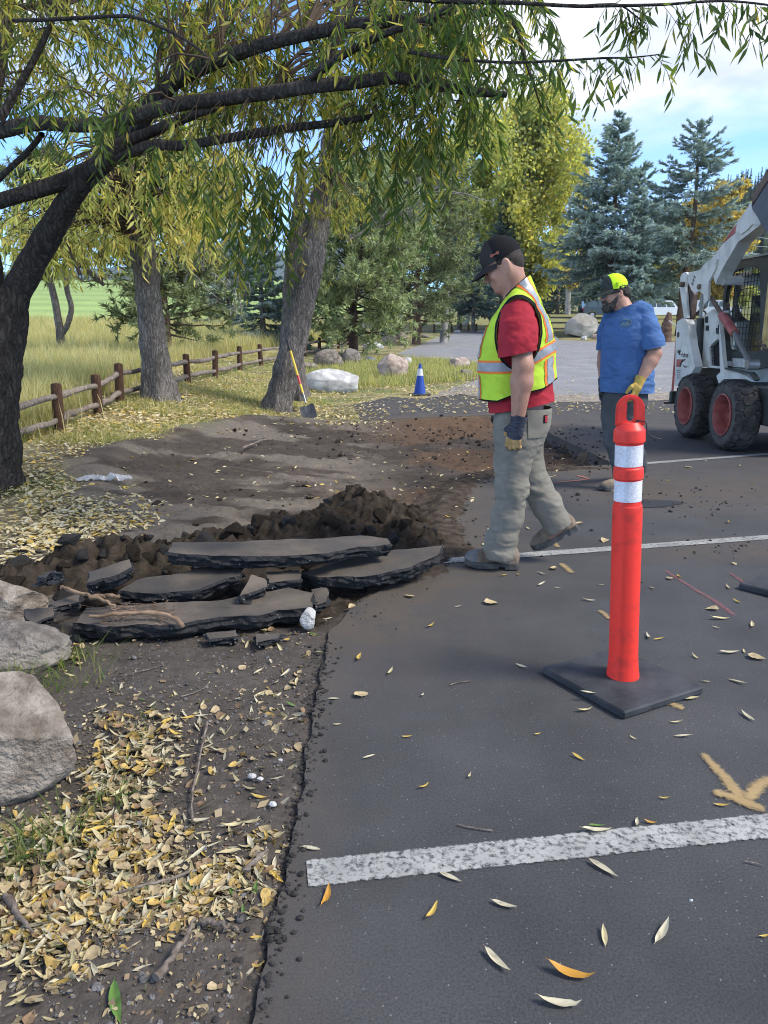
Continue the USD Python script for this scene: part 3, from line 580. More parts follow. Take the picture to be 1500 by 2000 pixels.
for bx, dr, cnt, ys in regions:
    for _ in range(cnt):
        q = at(R.uniform(bx[0], bx[2]), R.uniform(bx[1], bx[3]), R.uniform(*dr))
        dd = np.linalg.norm(SK[:, :3] - q, axis=1) + np.maximum(0, SK[:, 2] - q[2]) * .3; j = np.argmin(dd); root = SK[j, :3]
        ln = np.linalg.norm(q - root)
        if ln > .12:
            t = np.linspace(0, 1, 9)[:, None]; C = root + (q - root) * t + np.array([0, 0, 1.0]) * ln * .16 * np.sin(t * np.pi) + np.cumsum(R.normal(size=(9, 3)) * .012, 0) * np.sin(t * np.pi)
            v, f = tube(C, np.linspace(min(.005 + .006 * ln, .014), .0022, 9), 4, cap=False); SP.add(v, f)
            if ln > .5: twig_leaves(C[4:], 8, ys, R)
        yc = np.clip(ys * R.choice([.35, .8, 1.0, 1.9]), 0, .8)
        for k in range(R.integers(2, 4)):
            az = R.uniform(0, 2 * np.pi); C = hanging_twig(q, np.array([math.cos(az), math.sin(az), R.uniform(-.3, .4)]), R.uniform(.28, .62), R)
            v, f = tube(C, np.linspace(.0028, .0012, 7), 3, cap=False); SP.add(v, f); twig_leaves(C, R.integers(15, 26), yc, R)
# curtains hanging clear below the limbs, and the fine twigs against the sky at the right
curtains = [(470, 300, .8, .3), (505, 320, .9, .25), (540, 330, .9, .15), (450, 330, .7, .3), (520, 370, .6, .2), (600, 300, .45, .45), (680, 240, .4, .3), (740, 230, .6, .2), (775, 250, .75, .15), (810, 240, .75, .1), (835, 250, .8, .15), (860, 235, .6, .1), (900, 180, .5, .1), (930, 195, .4, .05), (420, 330, .5, .4), (385, 290, .5, .4), (330, 300, .5, .3)]
for px, py, ln, ys in curtains:
    for k in range(4):
        q = at(px + R.normal() * 16, py + R.normal() * 14 - 25, R.uniform(4.5, 5.3)); az = R.uniform(0, 2 * np.pi)
        C = hanging_twig(q, np.array([math.cos(az) * .5, math.sin(az) * .5, -.5]), ln * R.uniform(.45, .75), R, 1.2)
        j = np.argmin(np.linalg.norm(SK[:, :3] - q, axis=1)); up = SK[j, :3]
        t = np.linspace(0, 1, 6)[:, None]; Cc = up + (q - up) * t + R.normal(size=(6, 3)) * .01 * np.sin(t * np.pi); v, f = tube(Cc, .0022, 3, cap=False); SP.add(v, f)
        v, f = tube(C, np.linspace(.0024, .0011, 7), 3, cap=False); SP.add(v, f); twig_leaves(C, int(22 * ln) + 9, ys, R); twig_leaves(C, int(12 * ln) + 4, ys, R)
n_before = sum(map(len, LP))
for key, s0, s1, every, ln in (('h', .22, .42, .045, .17), ('h', .66, 1.0, .035, .16), ('i', .05, .99, .05, .13), ('h2', .3, 1, .06, .10), ('m', .05, 1, .06, .16)):
    S = spline(px_branch(limbs[key]), 200)[:, :3]; S = S[int(s0 * 199):int(s1 * 199) + 1]; tot = np.linalg.norm(np.diff(S, axis=0), axis=1).sum()
    for u in np.arange(0, 1, every / tot):
        p = S[int(u * (len(S) - 1))]; az = R.uniform(0, 2 * np.pi); C = hanging_twig(p, np.array([math.cos(az), math.sin(az) * .6, -.5]), ln * R.uniform(.5, 1.3), R, 1.1, 5)
        v, f = tube(C, .0014, 3, cap=False); SP.add(v, f); twig_leaves(C, R.integers(5, 9), .07, R, .055, .10)
    twig_leaves(S[::4], int(tot / .03), .06, R, .055, .10)
LP, LD, LN, LL, LW, LT = (np.concatenate(a) for a in (LP, LD, LN, LL, LW, LT))
def screen(P):
    q = P - [0, 0, EYE]; zc = q[:, 1] * math.cos(PITCH) - q[:, 2] * math.sin(PITCH); yc = q[:, 1] * math.sin(PITCH) + q[:, 2] * math.cos(PITCH)
    return 750 + FPX * q[:, 0] / zc, 1000 - FPX * yc / zc, zc
sx_, sy_, sz_ = screen(LP + LD * LL[:, None] * .5)
vis = (sx_ > 5) & (sx_ < 1495) & (sy_ > 5) & (sz_ > 1)
size = np.where(vis, LL / sz_, 0) + np.where(vis & (sx_ > 1040), 1, 0); order = np.argsort(-size)
sel = np.zeros(len(LP), bool); sel[order[:298]] = True
cu = R.uniform(-.15, .25, len(LP))
for i in np.nonzero(sel)[0]:
    v, f, t = leaves(LP[i:i + 1], LD[i:i + 1], LN[i:i + 1], LL[i:i + 1], LW[i:i + 1], LT[i:i + 1], cu[i:i + 1]); part(willow, wl, 'leaf', (v, f), leaf_mat, tint=t)
v, f, t = leaves(LP[~sel], LD[~sel], LN[~sel], LL[~sel], LW[~sel], LT[~sel], cu[~sel]); part(willow, wl, 'foliage', (v, f), leaf_mat, False, tint=t, kind='stuff')
part(willow, wl, 'twigs', SP.out(), twig_mat, True, kind='stuff')

# ---- the two old trunks on the verge
def fine_branch(rows, r0, r1, T, loc, m, seed, forks=7):
    C = px_branch([(a, b, c, 0) for a, b, c in rows])[:, :3]; S = spline(C, 40); S += np.cumsum(rng(seed).normal(size=S.shape) * .012, 0); S[:2] = C[0]
    v, f = tube(S, np.linspace(r0, r1, 40), 6); mb = MB().add(v, f); r = rng(seed + 1)
    for k in range(forks):
        i = r.integers(10, 38); d = unit(S[min(i + 1, 39)] - S[i - 1] + r.normal(size=3) * .04 + np.array([0, 0, .03])); l = r.uniform(.25, .8); t = np.linspace(0, 1, 8)[:, None]
        C2 = S[i] + d * l * t + np.cumsum(r.normal(size=(8, 3)) * .03, 0) * t; v, f = tube(C2, np.linspace(r1 * 1.6, r1 * .4, 8), 4); mb.add(v, f)
        for kk in range(3):
            j = r.integers(2, 8); d2 = unit(d + r.normal(size=3) * .6); v, f = tube(C2[j] + d2 * np.linspace(0, r.uniform(.1, .35), 5)[:, None], np.linspace(r1 * .8, r1 * .3, 5), 3); mb.add(v, f)
    part(T, loc, 'branch', mb.out(), m)
b2 = gat(312, 783); D2 = b2[1]
T2 = thing('cottonwood_tree', 'grey furrowed trunk by the rail fence with yellow leaves hanging around its top', 'tree', b2)
part(T2, b2, 'trunk', trunk_mesh(px_branch([(314, 800, D2, .27), (312, 775, D2, .25), (305, 720, D2, .215), (296, 640, D2, .20), (288, 560, D2, .185), (282, 510, D2, .18), (276, 470, D2, .17), (262, 360, D2, .13), (250, 280, D2, .10), (244, 180, D2, .06)]), 150, 72, .055, 4, .28), bark_grey)
part(T2, b2, 'branch', trunk_mesh(px_branch([(280, 525, D2 - .15, .05), (292, 490, D2 - .25, .04), (300, 455, D2 - .3, .035), (300, 420, D2 - .3, .02)]), 40, 14, .04, 3), bark_pale)
fine_branch(((268, 580, D2), (235, 558, D2 - .1), (200, 535, D2 - .3), (160, 505, D2 - .5)), .06, .02, T2, b2, bark_grey, 5, 4)
fine_branch(((310, 560, D2), (345, 556, D2), (370, 543, D2 - .2), (410, 537, D2 - .3), (470, 552, D2 - .4)), .035, .008, T2, b2, bark_pale, 6, 12)
LP, LD, LN, LL, LW, LT = [], [], [], [], [], []; SP = MB(); R = rng(21)
sk2 = np.vstack([spline(px_branch([(276, 470, D2, .1), (244, 180, D2, .05)]), 16)[:, :3]])
for bx, dr, cnt, ys in (((30, 380, 260, 485), (D2 - 1.5, D2 + 2), 64, .95), ((60, 300, 330, 400), (D2 - 1.5, D2 + 2), 56, .85), ((300, 330, 420, 470), (D2 - 1.2, D2 + 1.2), 46, 1.25), ((380, 280, 470, 400), (D2 - 1, D2 + 1.4), 18, .9), ((150, 180, 450, 320), (D2 - 1, D2 + 2), 46, .7), ((0, 420, 130, 500), (D2 - 1, D2 + 1), 16, .9)):
    for _ in range(cnt):
        q = at(R.uniform(bx[0], bx[2]), R.uniform(bx[1], bx[3]), R.uniform(*dr)); root = sk2[np.argmin(np.linalg.norm(sk2 - q, axis=1))]
        t = np.linspace(0, 1, 8)[:, None]; ln = np.linalg.norm(q - root); C = root + (q - root) * t + np.array([0, 0, 1.0]) * ln * .2 * np.sin(t * np.pi); v, f = tube(C, np.linspace(.02, .004, 8), 4, cap=False); SP.add(v, f)
        for k in range(2):
            az = R.uniform(0, 2 * np.pi); C = hanging_twig(q, np.array([math.cos(az), math.sin(az), .2]), R.uniform(.5, .9), R); v, f = tube(C, .004, 3, cap=False); SP.add(v, f); twig_leaves(C, R.integers(14, 24), ys, R, .08, .14)
LP, LD, LN, LL, LW, LT = (np.concatenate(a) for a in (LP, LD, LN, LL, LW, LT))
v, f, t = leaves(LP, LD, LN, LL * 1.15, LW * 1.35, np.minimum(LT * np.array([1.30, 1.36, 2.0]), .8), .1); part(T2, b2, 'foliage', (v, f), leaf_mat, False, tint=t, kind='stuff'); part(T2, b2, 'twigs', SP.out(), twig_mat, kind='stuff')

b3 = gat(540, 806); D3 = b3[1]
T3 = thing('leaning_tree', 'thick leaning double trunk with the yellow-handled shovel propped against it', 'tree', b3)
part(T3, b3, 'trunk', trunk_mesh(px_branch([(538, 822, D3, .27), (542, 795, D3, .245), (556, 740, D3, .222), (572, 670, D3, .215), (588, 600, D3, .222), (603, 530, D3, .225), (615, 460, D3, .205), (625, 400, D3 + .05, .18), (638, 330, D3 + .1, .15), (650, 240, D3 + .2, .12), (662, 140, D3 + .3, .08)]), 170, 84, .06, 6, .12), bark_grey)
part(T3, b3, 'trunk', trunk_mesh(px_branch([(574, 775, D3 + .55, .24), (573, 740, D3 + .5, .205), (571, 660, D3 + .5, .19), (572, 580, D3 + .5, .175), (575, 500, D3 + .55, .155), (582, 430, D3 + .6, .12), (590, 330, D3 + .7, .08)]), 120, 64, .055, 8, .2), bark_grey)
fine_branch(((632, 486, D3), (665, 484, D3 - .2), (690, 468, D3 - .3), (735, 448, D3 - .4), (800, 432, D3 - .5)), .035, .007, T3, b3, bark_pale, 8, 14)
fine_branch(((650, 352, D3), (700, 350, D3 - .2), (770, 356, D3 - .3), (850, 372, D3 - .4), (905, 366, D3 - .5)), .035, .007, T3, b3, bark_pale, 9, 9)
part(T3, b3, 'knot', (lambda m: (m.vertices * [.05, .05, .06] + at(588, 530, D3 - .235), m.faces))(trimesh.creation.icosphere(2)), bark_red)
LP, LD, LN, LL, LW, LT = [], [], [], [], [], []; SP = MB(); R = rng(23)
for bx, dr, cnt, ys in (((590, 290, 700, 420), (D3 - .8, D3 + 1.0), 34, .55), ((540, 420, 600, 520), (D3 - .6, D3 + .3), 5, .4), ((640, 120, 800, 300), (D3 - .5, D3 + 2), 40, .6)):
    for _ in range(cnt):
        q = at(R.uniform(bx[0], bx[2]), R.uniform(bx[1], bx[3]), R.uniform(*dr)); root = at(625, 400, D3) if q[2] < 3 else at(640, 320, D3)
        t = np.linspace(0, 1, 8)[:, None]; C = root + (q - root) * t; v, f = tube(C, np.linspace(.016, .003, 8), 4, cap=False); SP.add(v, f)
        for k in range(2):
            az = R.uniform(0, 2 * np.pi); C = hanging_twig(q, np.array([math.cos(az), math.sin(az), .2]), R.uniform(.35, .7), R); v, f = tube(C, .003, 3, cap=False); SP.add(v, f); twig_leaves(C, R.integers(12, 20), ys, R, .08, .13)
LP, LD, LN, LL, LW, LT = (np.concatenate(a) for a in (LP, LD, LN, LL, LW, LT))
v, f, t = leaves(LP, LD, LN, LL, LW, LT, .1); part(T3, b3, 'foliage', (v, f), leaf_mat, False, tint=t, kind='stuff'); part(T3, b3, 'twigs', SP.out(), twig_mat, kind='stuff')

# ---- conifers
def spruce(T, H, Rad, seed, tip, inner, clear=.06, dens=1.0, power=.8, bark=None):
    r = rng(seed); mbt = trunk_mesh(np.array([[0, 0, -.3, H * .02 + .06], [0, 0, H * .2, H * .015 + .04], [r.normal() * .04 * H * .3, 0, H * .6, H * .009 + .02], [0, 0, H, .015]]), 30, 12, .04, seed)
    obj('trunk', mbt, bark or bark_grey, T, smooth=True)
    P, D, L, W, C = [], [], [], [], []; BR = MB(); z = clear * H
    while z < H * .985:
        u = (z - clear * H) / (H - clear * H); nb = int(round((6.5 - 2 * u) * dens))
        for k in range(nb):
            az = r.uniform(0, 2 * np.pi); Lb = Rad * (1 - u) ** power * r.uniform(.68, 1.12) + .12; el = math.radians(-16 + 52 * u + r.normal() * 7); zz = z + r.uniform(-.015, .015) * H
            s = np.linspace(0, 1, 9)[:, None]; d = np.array([math.cos(az) * math.cos(el), math.sin(az) * math.cos(el), math.sin(el)])
            B = np.array([0, 0, zz]) + d * Lb * s + np.array([0, 0, 1.0]) * Lb * (-.16 * s + .22 * s * s); v, f = tube(B, np.linspace(.006 * H ** .5 * (1 - u) + .008, .004, 9), 3, cap=False); BR.add(v, f)
            m = max(5, int(Lb / .125)); ss = r.uniform(.12, 1, m); ii = np.clip((ss * 8).astype(int), 0, 7); w = (ss * 8 - ii)[:, None]; p0 = B[ii] * (1 - w) + B[ii + 1] * w; td = unit(B[ii + 1] - B[ii])
            side = unit(np.cross(td, [0, 0, 1.0])) * r.choice([-1, 1], m)[:, None]; d2 = unit(td * .75 + side * .8 + np.array([0, 0, 1]) * r.normal(size=(m, 1)) * .22 + np.array([0, 0, -.12])); l2 = (.12 + .36 * Lb * (1 - ss * .75)) * r.uniform(.6, 1.1, m)
            for q in (.25, .6, .95):
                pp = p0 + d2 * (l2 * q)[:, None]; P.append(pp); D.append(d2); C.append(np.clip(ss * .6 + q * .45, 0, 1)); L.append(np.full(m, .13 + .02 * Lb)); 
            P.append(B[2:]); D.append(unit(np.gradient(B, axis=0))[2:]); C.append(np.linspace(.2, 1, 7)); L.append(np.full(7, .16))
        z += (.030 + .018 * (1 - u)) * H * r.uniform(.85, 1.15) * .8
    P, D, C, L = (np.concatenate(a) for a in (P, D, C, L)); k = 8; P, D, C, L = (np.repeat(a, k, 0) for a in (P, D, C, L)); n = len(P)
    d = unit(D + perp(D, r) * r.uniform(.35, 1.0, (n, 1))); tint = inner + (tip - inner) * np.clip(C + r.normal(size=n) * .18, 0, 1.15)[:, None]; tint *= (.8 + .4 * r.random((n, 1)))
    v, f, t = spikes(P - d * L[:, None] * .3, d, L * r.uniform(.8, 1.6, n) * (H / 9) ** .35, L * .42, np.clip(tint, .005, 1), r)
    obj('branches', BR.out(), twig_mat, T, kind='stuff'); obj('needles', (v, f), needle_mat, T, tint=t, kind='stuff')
def pine(T, H, Rad, seed, tint0, clear=.2, n=420, tl=.17, trunk=None, bark=None, flat=1.0):
    r = rng(seed); ctrl = trunk if trunk is not None else np.array([[0, 0, -.3, H * .018 + .07], [0, 0, H * .25, H * .015 + .05], [r.normal() * .15, r.normal() * .1, H * .6, H * .010 + .03], [r.normal() * .2, 0, H, .02]])
    obj('trunk', trunk_mesh(ctrl, 50, 18, .05, seed, .15), bark or bark_red, T, smooth=True); S = spline(ctrl, 100)[:, :3]; BR = MB(); P, D = [], []
    for k in range(n // 6):
        u = r.uniform(0, 1) ** .85; i = int((clear + (1 - clear) * u) * 98); az = r.uniform(0, 2 * np.pi); prof = (math.sin(math.pi * min(1, (.30 + .7 * u))) ** .7 * .95 + .12); Lb = Rad * prof * r.uniform(.55, 1.1)
        el = math.radians(-8 + 45 * u + r.normal() * 12); d = np.array([math.cos(az) * math.cos(el), math.sin(az) * math.cos(el), math.sin(el)]); s = np.linspace(0, 1, 8)[:, None]; B = S[i] + d * Lb * s + np.array([0, 0, 1.0]) * Lb * .16 * s * s + np.cumsum(r.normal(size=(8, 3)) * .03 * Lb ** .5, 0) * s
        v, f = tube(B, np.linspace(.012 + .012 * Lb, .006, 8), 4, cap=False); BR.add(v, f)
        for q in range(11):
            ss = r.uniform(.4, 1); j = min(int(ss * 7), 6); p = B[j] + (B[j + 1] - B[j]) * (ss * 7 - j); dd = unit(d * .5 + r.normal(size=3) * .6 + np.array([0, 0, .35])); l = Lb * .34 * r.uniform(.3, 1.1); e = p + dd * l
            v, f = tube(np.array([p, (p + e) / 2 + np.array([0, 0, .02]), e]), [.007, .005, .004], 3, cap=False); BR.add(v, f); P += [e, (p + 2 * e) / 3]; D += [dd, dd]
    P, D = np.array(P), np.array(D); k = 13; m = len(P); base = np.repeat(.75 + .5 * r.random((m, 1)), k, 0); P, D = np.repeat(P, k, 0), np.repeat(D, k, 0); N = len(P); d = unit(D * .7 + r.normal(size=(N, 3)) * .75)
    v, f, t = spikes(P, d, tl * r.uniform(.8, 1.5, N), tl * .24, np.clip(tint0 * base * (.8 + .4 * r.random((N, 1))), .005, 1), r)
    obj('branches', BR.out(), twig_mat, T, kind='stuff'); obj('needles', (v, f), needle_mat, T, tint=t, kind='stuff')
def broadleaf(T, H, Rad, seed, cols, n=9000, clear=.25, leaf=.16, bark=None, slim=1.0, trunks=1, clumps=46, lean=(0, 0)):
    r = rng(seed); BR = MB(); cl = []
    for k in range(trunks):
        o = np.array([k * .5 - (trunks - 1) * .25, 0, 0]); ln = np.array([lean[0] + r.normal() * .03, lean[1]]) * H
        ctrl = np.array([[*o[:2], -.3, H * .017 + .05], [*(o[:2] + ln * .3), H * .3, H * .013 + .04], [*(o[:2] + ln * .7), H * .65, H * .008 + .02], [*(o[:2] + ln), H * .97, .02]]); obj('trunk', trunk_mesh(ctrl, 40, 14, .04, seed + k), bark or bark_pale, T, smooth=True); S = spline(ctrl, 60)[:, :3]
        for j in range(clumps // trunks):
            u = r.uniform(clear, 1) ; i = int(u * 58); az = r.uniform(0, 2 * np.pi); w = (u - clear) / (1 - clear); prof = math.sin(math.pi * (.12 + .82 * w)) ** .6; L = Rad * prof * r.uniform(.25, 1.0); up = r.uniform(.3, .9) * L * slim
            e = S[i] + np.array([math.cos(az) * L, math.sin(az) * L, up]); t = np.linspace(0, 1, 6)[:, None]; C = S[i] + (e - S[i]) * t + np.array([0, 0, -1]) * up * .25 * np.sin(t * np.pi); v, f = tube(C, np.linspace(.03 + .006 * H * .3, .008, 6), 4, cap=False); BR.add(v, f)
            cl += [(e, r.uniform(.5, 1.15)), (C[3], r.uniform(.35, .8))]
    c = np.array([a for a, _ in cl]); s = np.array([b for _, b in cl]); i = r.integers(0, len(c), n); rad = r.normal(size=(n, 3)) * np.array([.30, .30, .36]) * (Rad * .36 * s[i])[:, None]; P = c[i] + rad; P[:, 2] = np.maximum(P[:, 2], H * clear * .6)
    D = unit(r.normal(size=(n, 3)) + np.array([0, 0, -.6])); pick = np.clip((r.random(n) * .55 + .45 * ((i * 37) % 17) / 17) * len(cols), 0, len(cols) - 1e-6).astype(int); t = np.array(cols)[pick] * (.75 + .5 * r.random((n, 1)))
    v, f, t = flakes(P, D, perp(D, r), leaf * r.uniform(.7, 1.3, n), leaf * .75, t); obj('branches', BR.out(), bark or bark_pale, T, kind='stuff'); obj('crown', (v, f), leaf_mat, T, tint=t, kind='stuff')
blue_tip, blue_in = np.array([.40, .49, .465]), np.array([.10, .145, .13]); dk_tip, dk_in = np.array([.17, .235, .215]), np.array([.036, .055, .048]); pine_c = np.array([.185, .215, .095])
def base_at(px, D): 
    x = (px - 750) / FPX * D * 1.0; p = np.array([x, D, 0.0]); p[2] = zt(x, D); return p
def height_to(px, py, D, b): return at(px, py, D)[2] - b[2]
def conifer(kind, name, label, px, D, top, halfpx, seed, group=None, **k):
    b = base_at(px, D); H = height_to(px, top, D, b); T = thing(name, label, 'tree', b); r_ = halfpx / FPX * D
    (spruce if kind == 's' else pine)(T, H, r_, seed, **k); return T
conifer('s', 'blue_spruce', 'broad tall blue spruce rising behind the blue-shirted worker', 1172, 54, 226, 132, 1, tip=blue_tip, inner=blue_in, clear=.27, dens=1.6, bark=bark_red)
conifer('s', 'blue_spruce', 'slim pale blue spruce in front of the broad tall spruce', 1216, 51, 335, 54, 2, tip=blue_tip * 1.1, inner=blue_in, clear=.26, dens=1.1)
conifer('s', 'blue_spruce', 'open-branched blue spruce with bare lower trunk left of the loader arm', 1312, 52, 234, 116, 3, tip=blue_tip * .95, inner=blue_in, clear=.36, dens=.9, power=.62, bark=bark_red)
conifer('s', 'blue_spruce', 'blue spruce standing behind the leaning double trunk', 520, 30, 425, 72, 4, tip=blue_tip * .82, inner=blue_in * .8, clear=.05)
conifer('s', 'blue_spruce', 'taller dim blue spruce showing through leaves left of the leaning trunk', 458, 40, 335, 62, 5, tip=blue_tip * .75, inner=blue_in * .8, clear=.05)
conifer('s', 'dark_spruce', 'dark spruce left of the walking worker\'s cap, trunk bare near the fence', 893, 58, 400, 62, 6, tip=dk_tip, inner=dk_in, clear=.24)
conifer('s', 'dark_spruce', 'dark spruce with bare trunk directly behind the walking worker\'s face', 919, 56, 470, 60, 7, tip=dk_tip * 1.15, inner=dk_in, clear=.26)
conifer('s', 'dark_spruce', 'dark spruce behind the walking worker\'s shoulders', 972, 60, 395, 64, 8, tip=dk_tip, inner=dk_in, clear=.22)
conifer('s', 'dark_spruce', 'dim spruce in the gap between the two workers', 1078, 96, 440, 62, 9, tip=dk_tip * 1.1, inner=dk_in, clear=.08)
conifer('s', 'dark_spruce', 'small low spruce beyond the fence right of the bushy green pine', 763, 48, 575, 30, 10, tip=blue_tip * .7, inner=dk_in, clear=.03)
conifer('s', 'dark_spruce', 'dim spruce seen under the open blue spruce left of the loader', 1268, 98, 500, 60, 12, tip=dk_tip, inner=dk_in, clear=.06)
conifer('p', 'pine_tree', 'bushy green pine just behind the rail fence right of the leaning trunk', 692, 30, 330, 132, 13, tint0=pine_c * 1.5, clear=.15, n=1150, tl=.21)
conifer('p', 'pine_tree', 'darker dense pine with reddish trunk beside the road\'s left end', 812, 42, 300, 104, 14, tint0=pine_c * 1.0, clear=.16, n=1150, tl=.26)
conifer('p', 'pine_tree', 'pine with reddish trunk right behind the grey furrowed trunk', 335, 22, 300, 130, 15, tint0=pine_c * 1.0, clear=.16, n=820, tl=.18)
conifer('p', 'pine_tree', 'pale leafless-looking thin pine top between the leaning trunk and the dark pine', 742, 50, 330, 66, 17, tint0=pine_c * 1.5, clear=.2, n=420, tl=.25)
# the forked pine in the meadow
bp = gat(118, 694); Dp = bp[1]; Tp = thing('forked_pine', 'small forked pine in the dry meadow beyond the fence', 'tree', bp)
c1 = px_branch([(120, 700, Dp, .15), (117, 650, Dp, .125), (108, 590, Dp, .11), (98, 545, Dp, .10), (90, 480, Dp, .085), (96, 380, Dp, .05), (100, 300, Dp, .02)]); c1[:, :3] -= bp
pine(Tp, 6, 85 / FPX * Dp, 16, pine_c * .85, clear=.42, n=330, tl=.17, trunk=c1, bark=bark_grey)
part(Tp, bp, 'trunk', trunk_mesh(px_branch([(120, 655, Dp, .08), (135, 625, Dp, .085), (139, 600, Dp, .085), (131, 565, Dp, .085), (127, 530, Dp, .08), (128, 470, Dp, .06), (122, 400, Dp, .03)]), 60, 18, .05, 3), bark_grey)
# ---- yellowing broadleaf trees
gc = [(.55, .50, .16), (.47, .46, .16), (.36, .39, .14), (.60, .52, .17)]; gg = [(.32, .35, .12), (.42, .41, .12), (.26, .30, .10), (.52, .46, .12)]; go = [(.56, .39, .11), (.47, .36, .11), (.40, .34, .11)]
def broad(name, label, px, D, top, halfpx, seed, cols, **k):
    b = base_at(px, D); H = height_to(px, top, D, b); T = thing(name, label, 'tree', b); broadleaf(T, H, halfpx / FPX * D, seed, cols, **k)
broad('cottonwood_tree', 'tall golden cottonwood rising behind the walking worker', 1015, 62, 195, 118, 31, gc, n=44000, clear=.16, leaf=.30, trunks=2, clumps=130)
broad('cottonwood_tree', 'yellow-green cottonwood left of the tall golden one', 905, 66, 215, 80, 32, gg, n=26000, clear=.2, leaf=.28, clumps=80)
broad('pale_tree', 'pale grey trunk carrying a small white notice beside the road\'s end', 863, 44, 262, 68, 33, gg, n=3600, clear=.42, leaf=.15, clumps=34, lean=(.03, 0), bark=bark_pale)
broad('cottonwood_tree', 'golden cottonwood behind the open blue spruce, nearest the loader arm', 1390, 88, 352, 46, 34, go, n=20000, clear=.14, leaf=.36, clumps=80)
broad('cottonwood_tree', 'smaller golden cottonwood left of the one by the loader arm', 1342, 92, 395, 56, 35, go, n=15000, clear=.16, leaf=.36, clumps=64)
broad('cottonwood_tree', 'yellow tree peeping out left of the broad blue spruce', 1098, 92, 285, 50, 36, go, n=13000, clear=.2, leaf=.34, clumps=60)
broad('cottonwood_tree', 'low yellow-green tree under the spruces beside the parked cars', 1240, 96, 520, 44, 37, gg, n=9000, clear=.1, leaf=.3, clumps=34)
broad('cottonwood_tree', 'low yellow tree right of the loader arm behind the cab', 1424, 90, 500, 30, 38, gc, n=9000, clear=.1, leaf=.3, clumps=34)
# ---- grass
def blades(n, h, spread, cols, r, w=.006, lean=.35):
    p = np.c_[r.normal(size=(n, 2)) * spread, np.zeros(n)]; az = r.uniform(0, 2 * np.pi, n); L = h * r.uniform(.45, 1.1, n); ln = lean * r.uniform(.2, 1.2, n); d = np.c_[np.cos(az) * ln, np.sin(az) * ln, np.ones(n)]; s = np.c_[-np.sin(az), np.cos(az), np.zeros(n)] * w
    m = p + d * (L * .55)[:, None]; e = p + d * L[:, None] * np.array([1.5, 1.5, .93]); t = np.array(cols)[r.integers(0, len(cols), n)] * (.75 + .5 * r.random((n, 1)))
    V = np.stack([p - s, p + s, m - s * .7, m + s * .7, e], 1).reshape(-1, 3); F = (np.array([[0, 1, 3], [0, 3, 2], [2, 3, 4]])[None] + 5 * np.arange(n)[:, None, None]).reshape(-1, 3)
    return V, F, np.repeat(t, 5, 0)
def field(name, label, cat, protos, P, S, seed):
    r = rng(seed); pi = UsdGeom.PointInstancer.Define(stage, '/World/' + numbered(name)); path = str(pi.GetPath()); rel = []
    for v, f, t in protos: o = obj('tuft', (v, f), leaf_mat, pi.GetPrim(), tint=t); rel.append(o.GetPath())
    pi.CreatePrototypesRel().SetTargets(rel); n = len(P); a = r.uniform(0, 2 * np.pi, n) / 2
    pi.CreateProtoIndicesAttr(Vt.IntArray.FromNumpy(r.integers(0, len(protos), n).astype(np.int32))); pi.CreatePositionsAttr(Vt.Vec3fArray.FromNumpy(P.astype(np.float32)))
    pi.CreateOrientationsAttr(Vt.QuathArray([Gf.Quath(float(math.cos(x)), 0, 0, float(math.sin(x))) for x in a])); pi.CreateScalesAttr(Vt.Vec3fArray.FromNumpy(np.repeat(S[:, None], 3, 1).astype(np.float32)))
    tag(pi.GetPrim(), label, cat, None, 'stuff')
R = rng(40)
straws = [(.58, .50, .29), (.50, .43, .23), (.64, .56, .35), (.40, .39, .19)]; mixed = [(.52, .46, .24), (.30, .34, .13), (.42, .40, .19), (.58, .50, .28)]; greens = [(.13, .19, .05), (.17, .235, .06), (.10, .15, .04), (.29, .28, .10)]
n = 9000; Y = 8 * (48 / 8) ** R.random(n); X = np.interp(Y, [5, 9, 12, 20, 40, 60], [-3.6, -3.75, -4.2, -4.8, -2.2, 2]) - .38 - R.random(n) ** 1.3 * (1.5 + Y * .62); gn = fbm(np.c_[X, Y, Y * 0] * .35, 3, 3); okm = ~inside(fair_poly, X, Y) & (np.hypot(X - bp[0], Y - bp[1]) > .6)
X, Y, gn = X[okm], Y[okm], gn[okm]; P = np.c_[X, Y, zt(X, Y) - .02]; S = (.65 + .5 * R.random(len(X))) * (1 + Y / 60)
field('meadow_grass', 'tall dry grass of the meadow beyond the rail fence', 'grass', [blades(34, .40, .13, straws, R), blades(34, .48, .14, straws, R), blades(30, .36, .14, mixed, R), blades(36, .32, .15, mixed, R, lean=.6)], P, S, 1)
n = 5200; Y = 6.4 * (26 / 6.4) ** R.random(n); X = np.interp(Y, [5, 9, 12, 20, 40], [-3.6, -3.75, -4.2, -4.8, -2.2]) + R.random(n) * np.interp(Y, [6, 9, 13, 18, 26], [1.6, 2.4, 2.6, 5.0, 4.6]); okm = ~inside(lot_poly, X, Y) & ~inside(pit_poly.buffer(.25), X, Y) & ~inside(road_poly.buffer(.1), X, Y) & ~inside(pan_poly.buffer(.15), X, Y) & ((Y < 12.2) | (X < -1.0) | (Y > 17.5)) & (fbm(np.c_[X, Y, Y * 0] * .9, 3, 8) > np.interp(Y, [6, 8.5, 10], [.58, .52, .46]))
X, Y = X[okm], Y[okm]; field('verge_grass', 'short green grass of the verge between fence and lot', 'grass', [blades(26, .09, .09, greens + mixed, R, .004, .8), blades(26, .13, .09, greens + straws, R, .004, .7), blades(22, .08, .1, mixed + straws, R, .004, .9), blades(22, .08, .1, straws, R, .004, .9)], np.c_[X, Y, zt(X, Y) - .01], .7 + .6 * R.random(len(X)), 2)
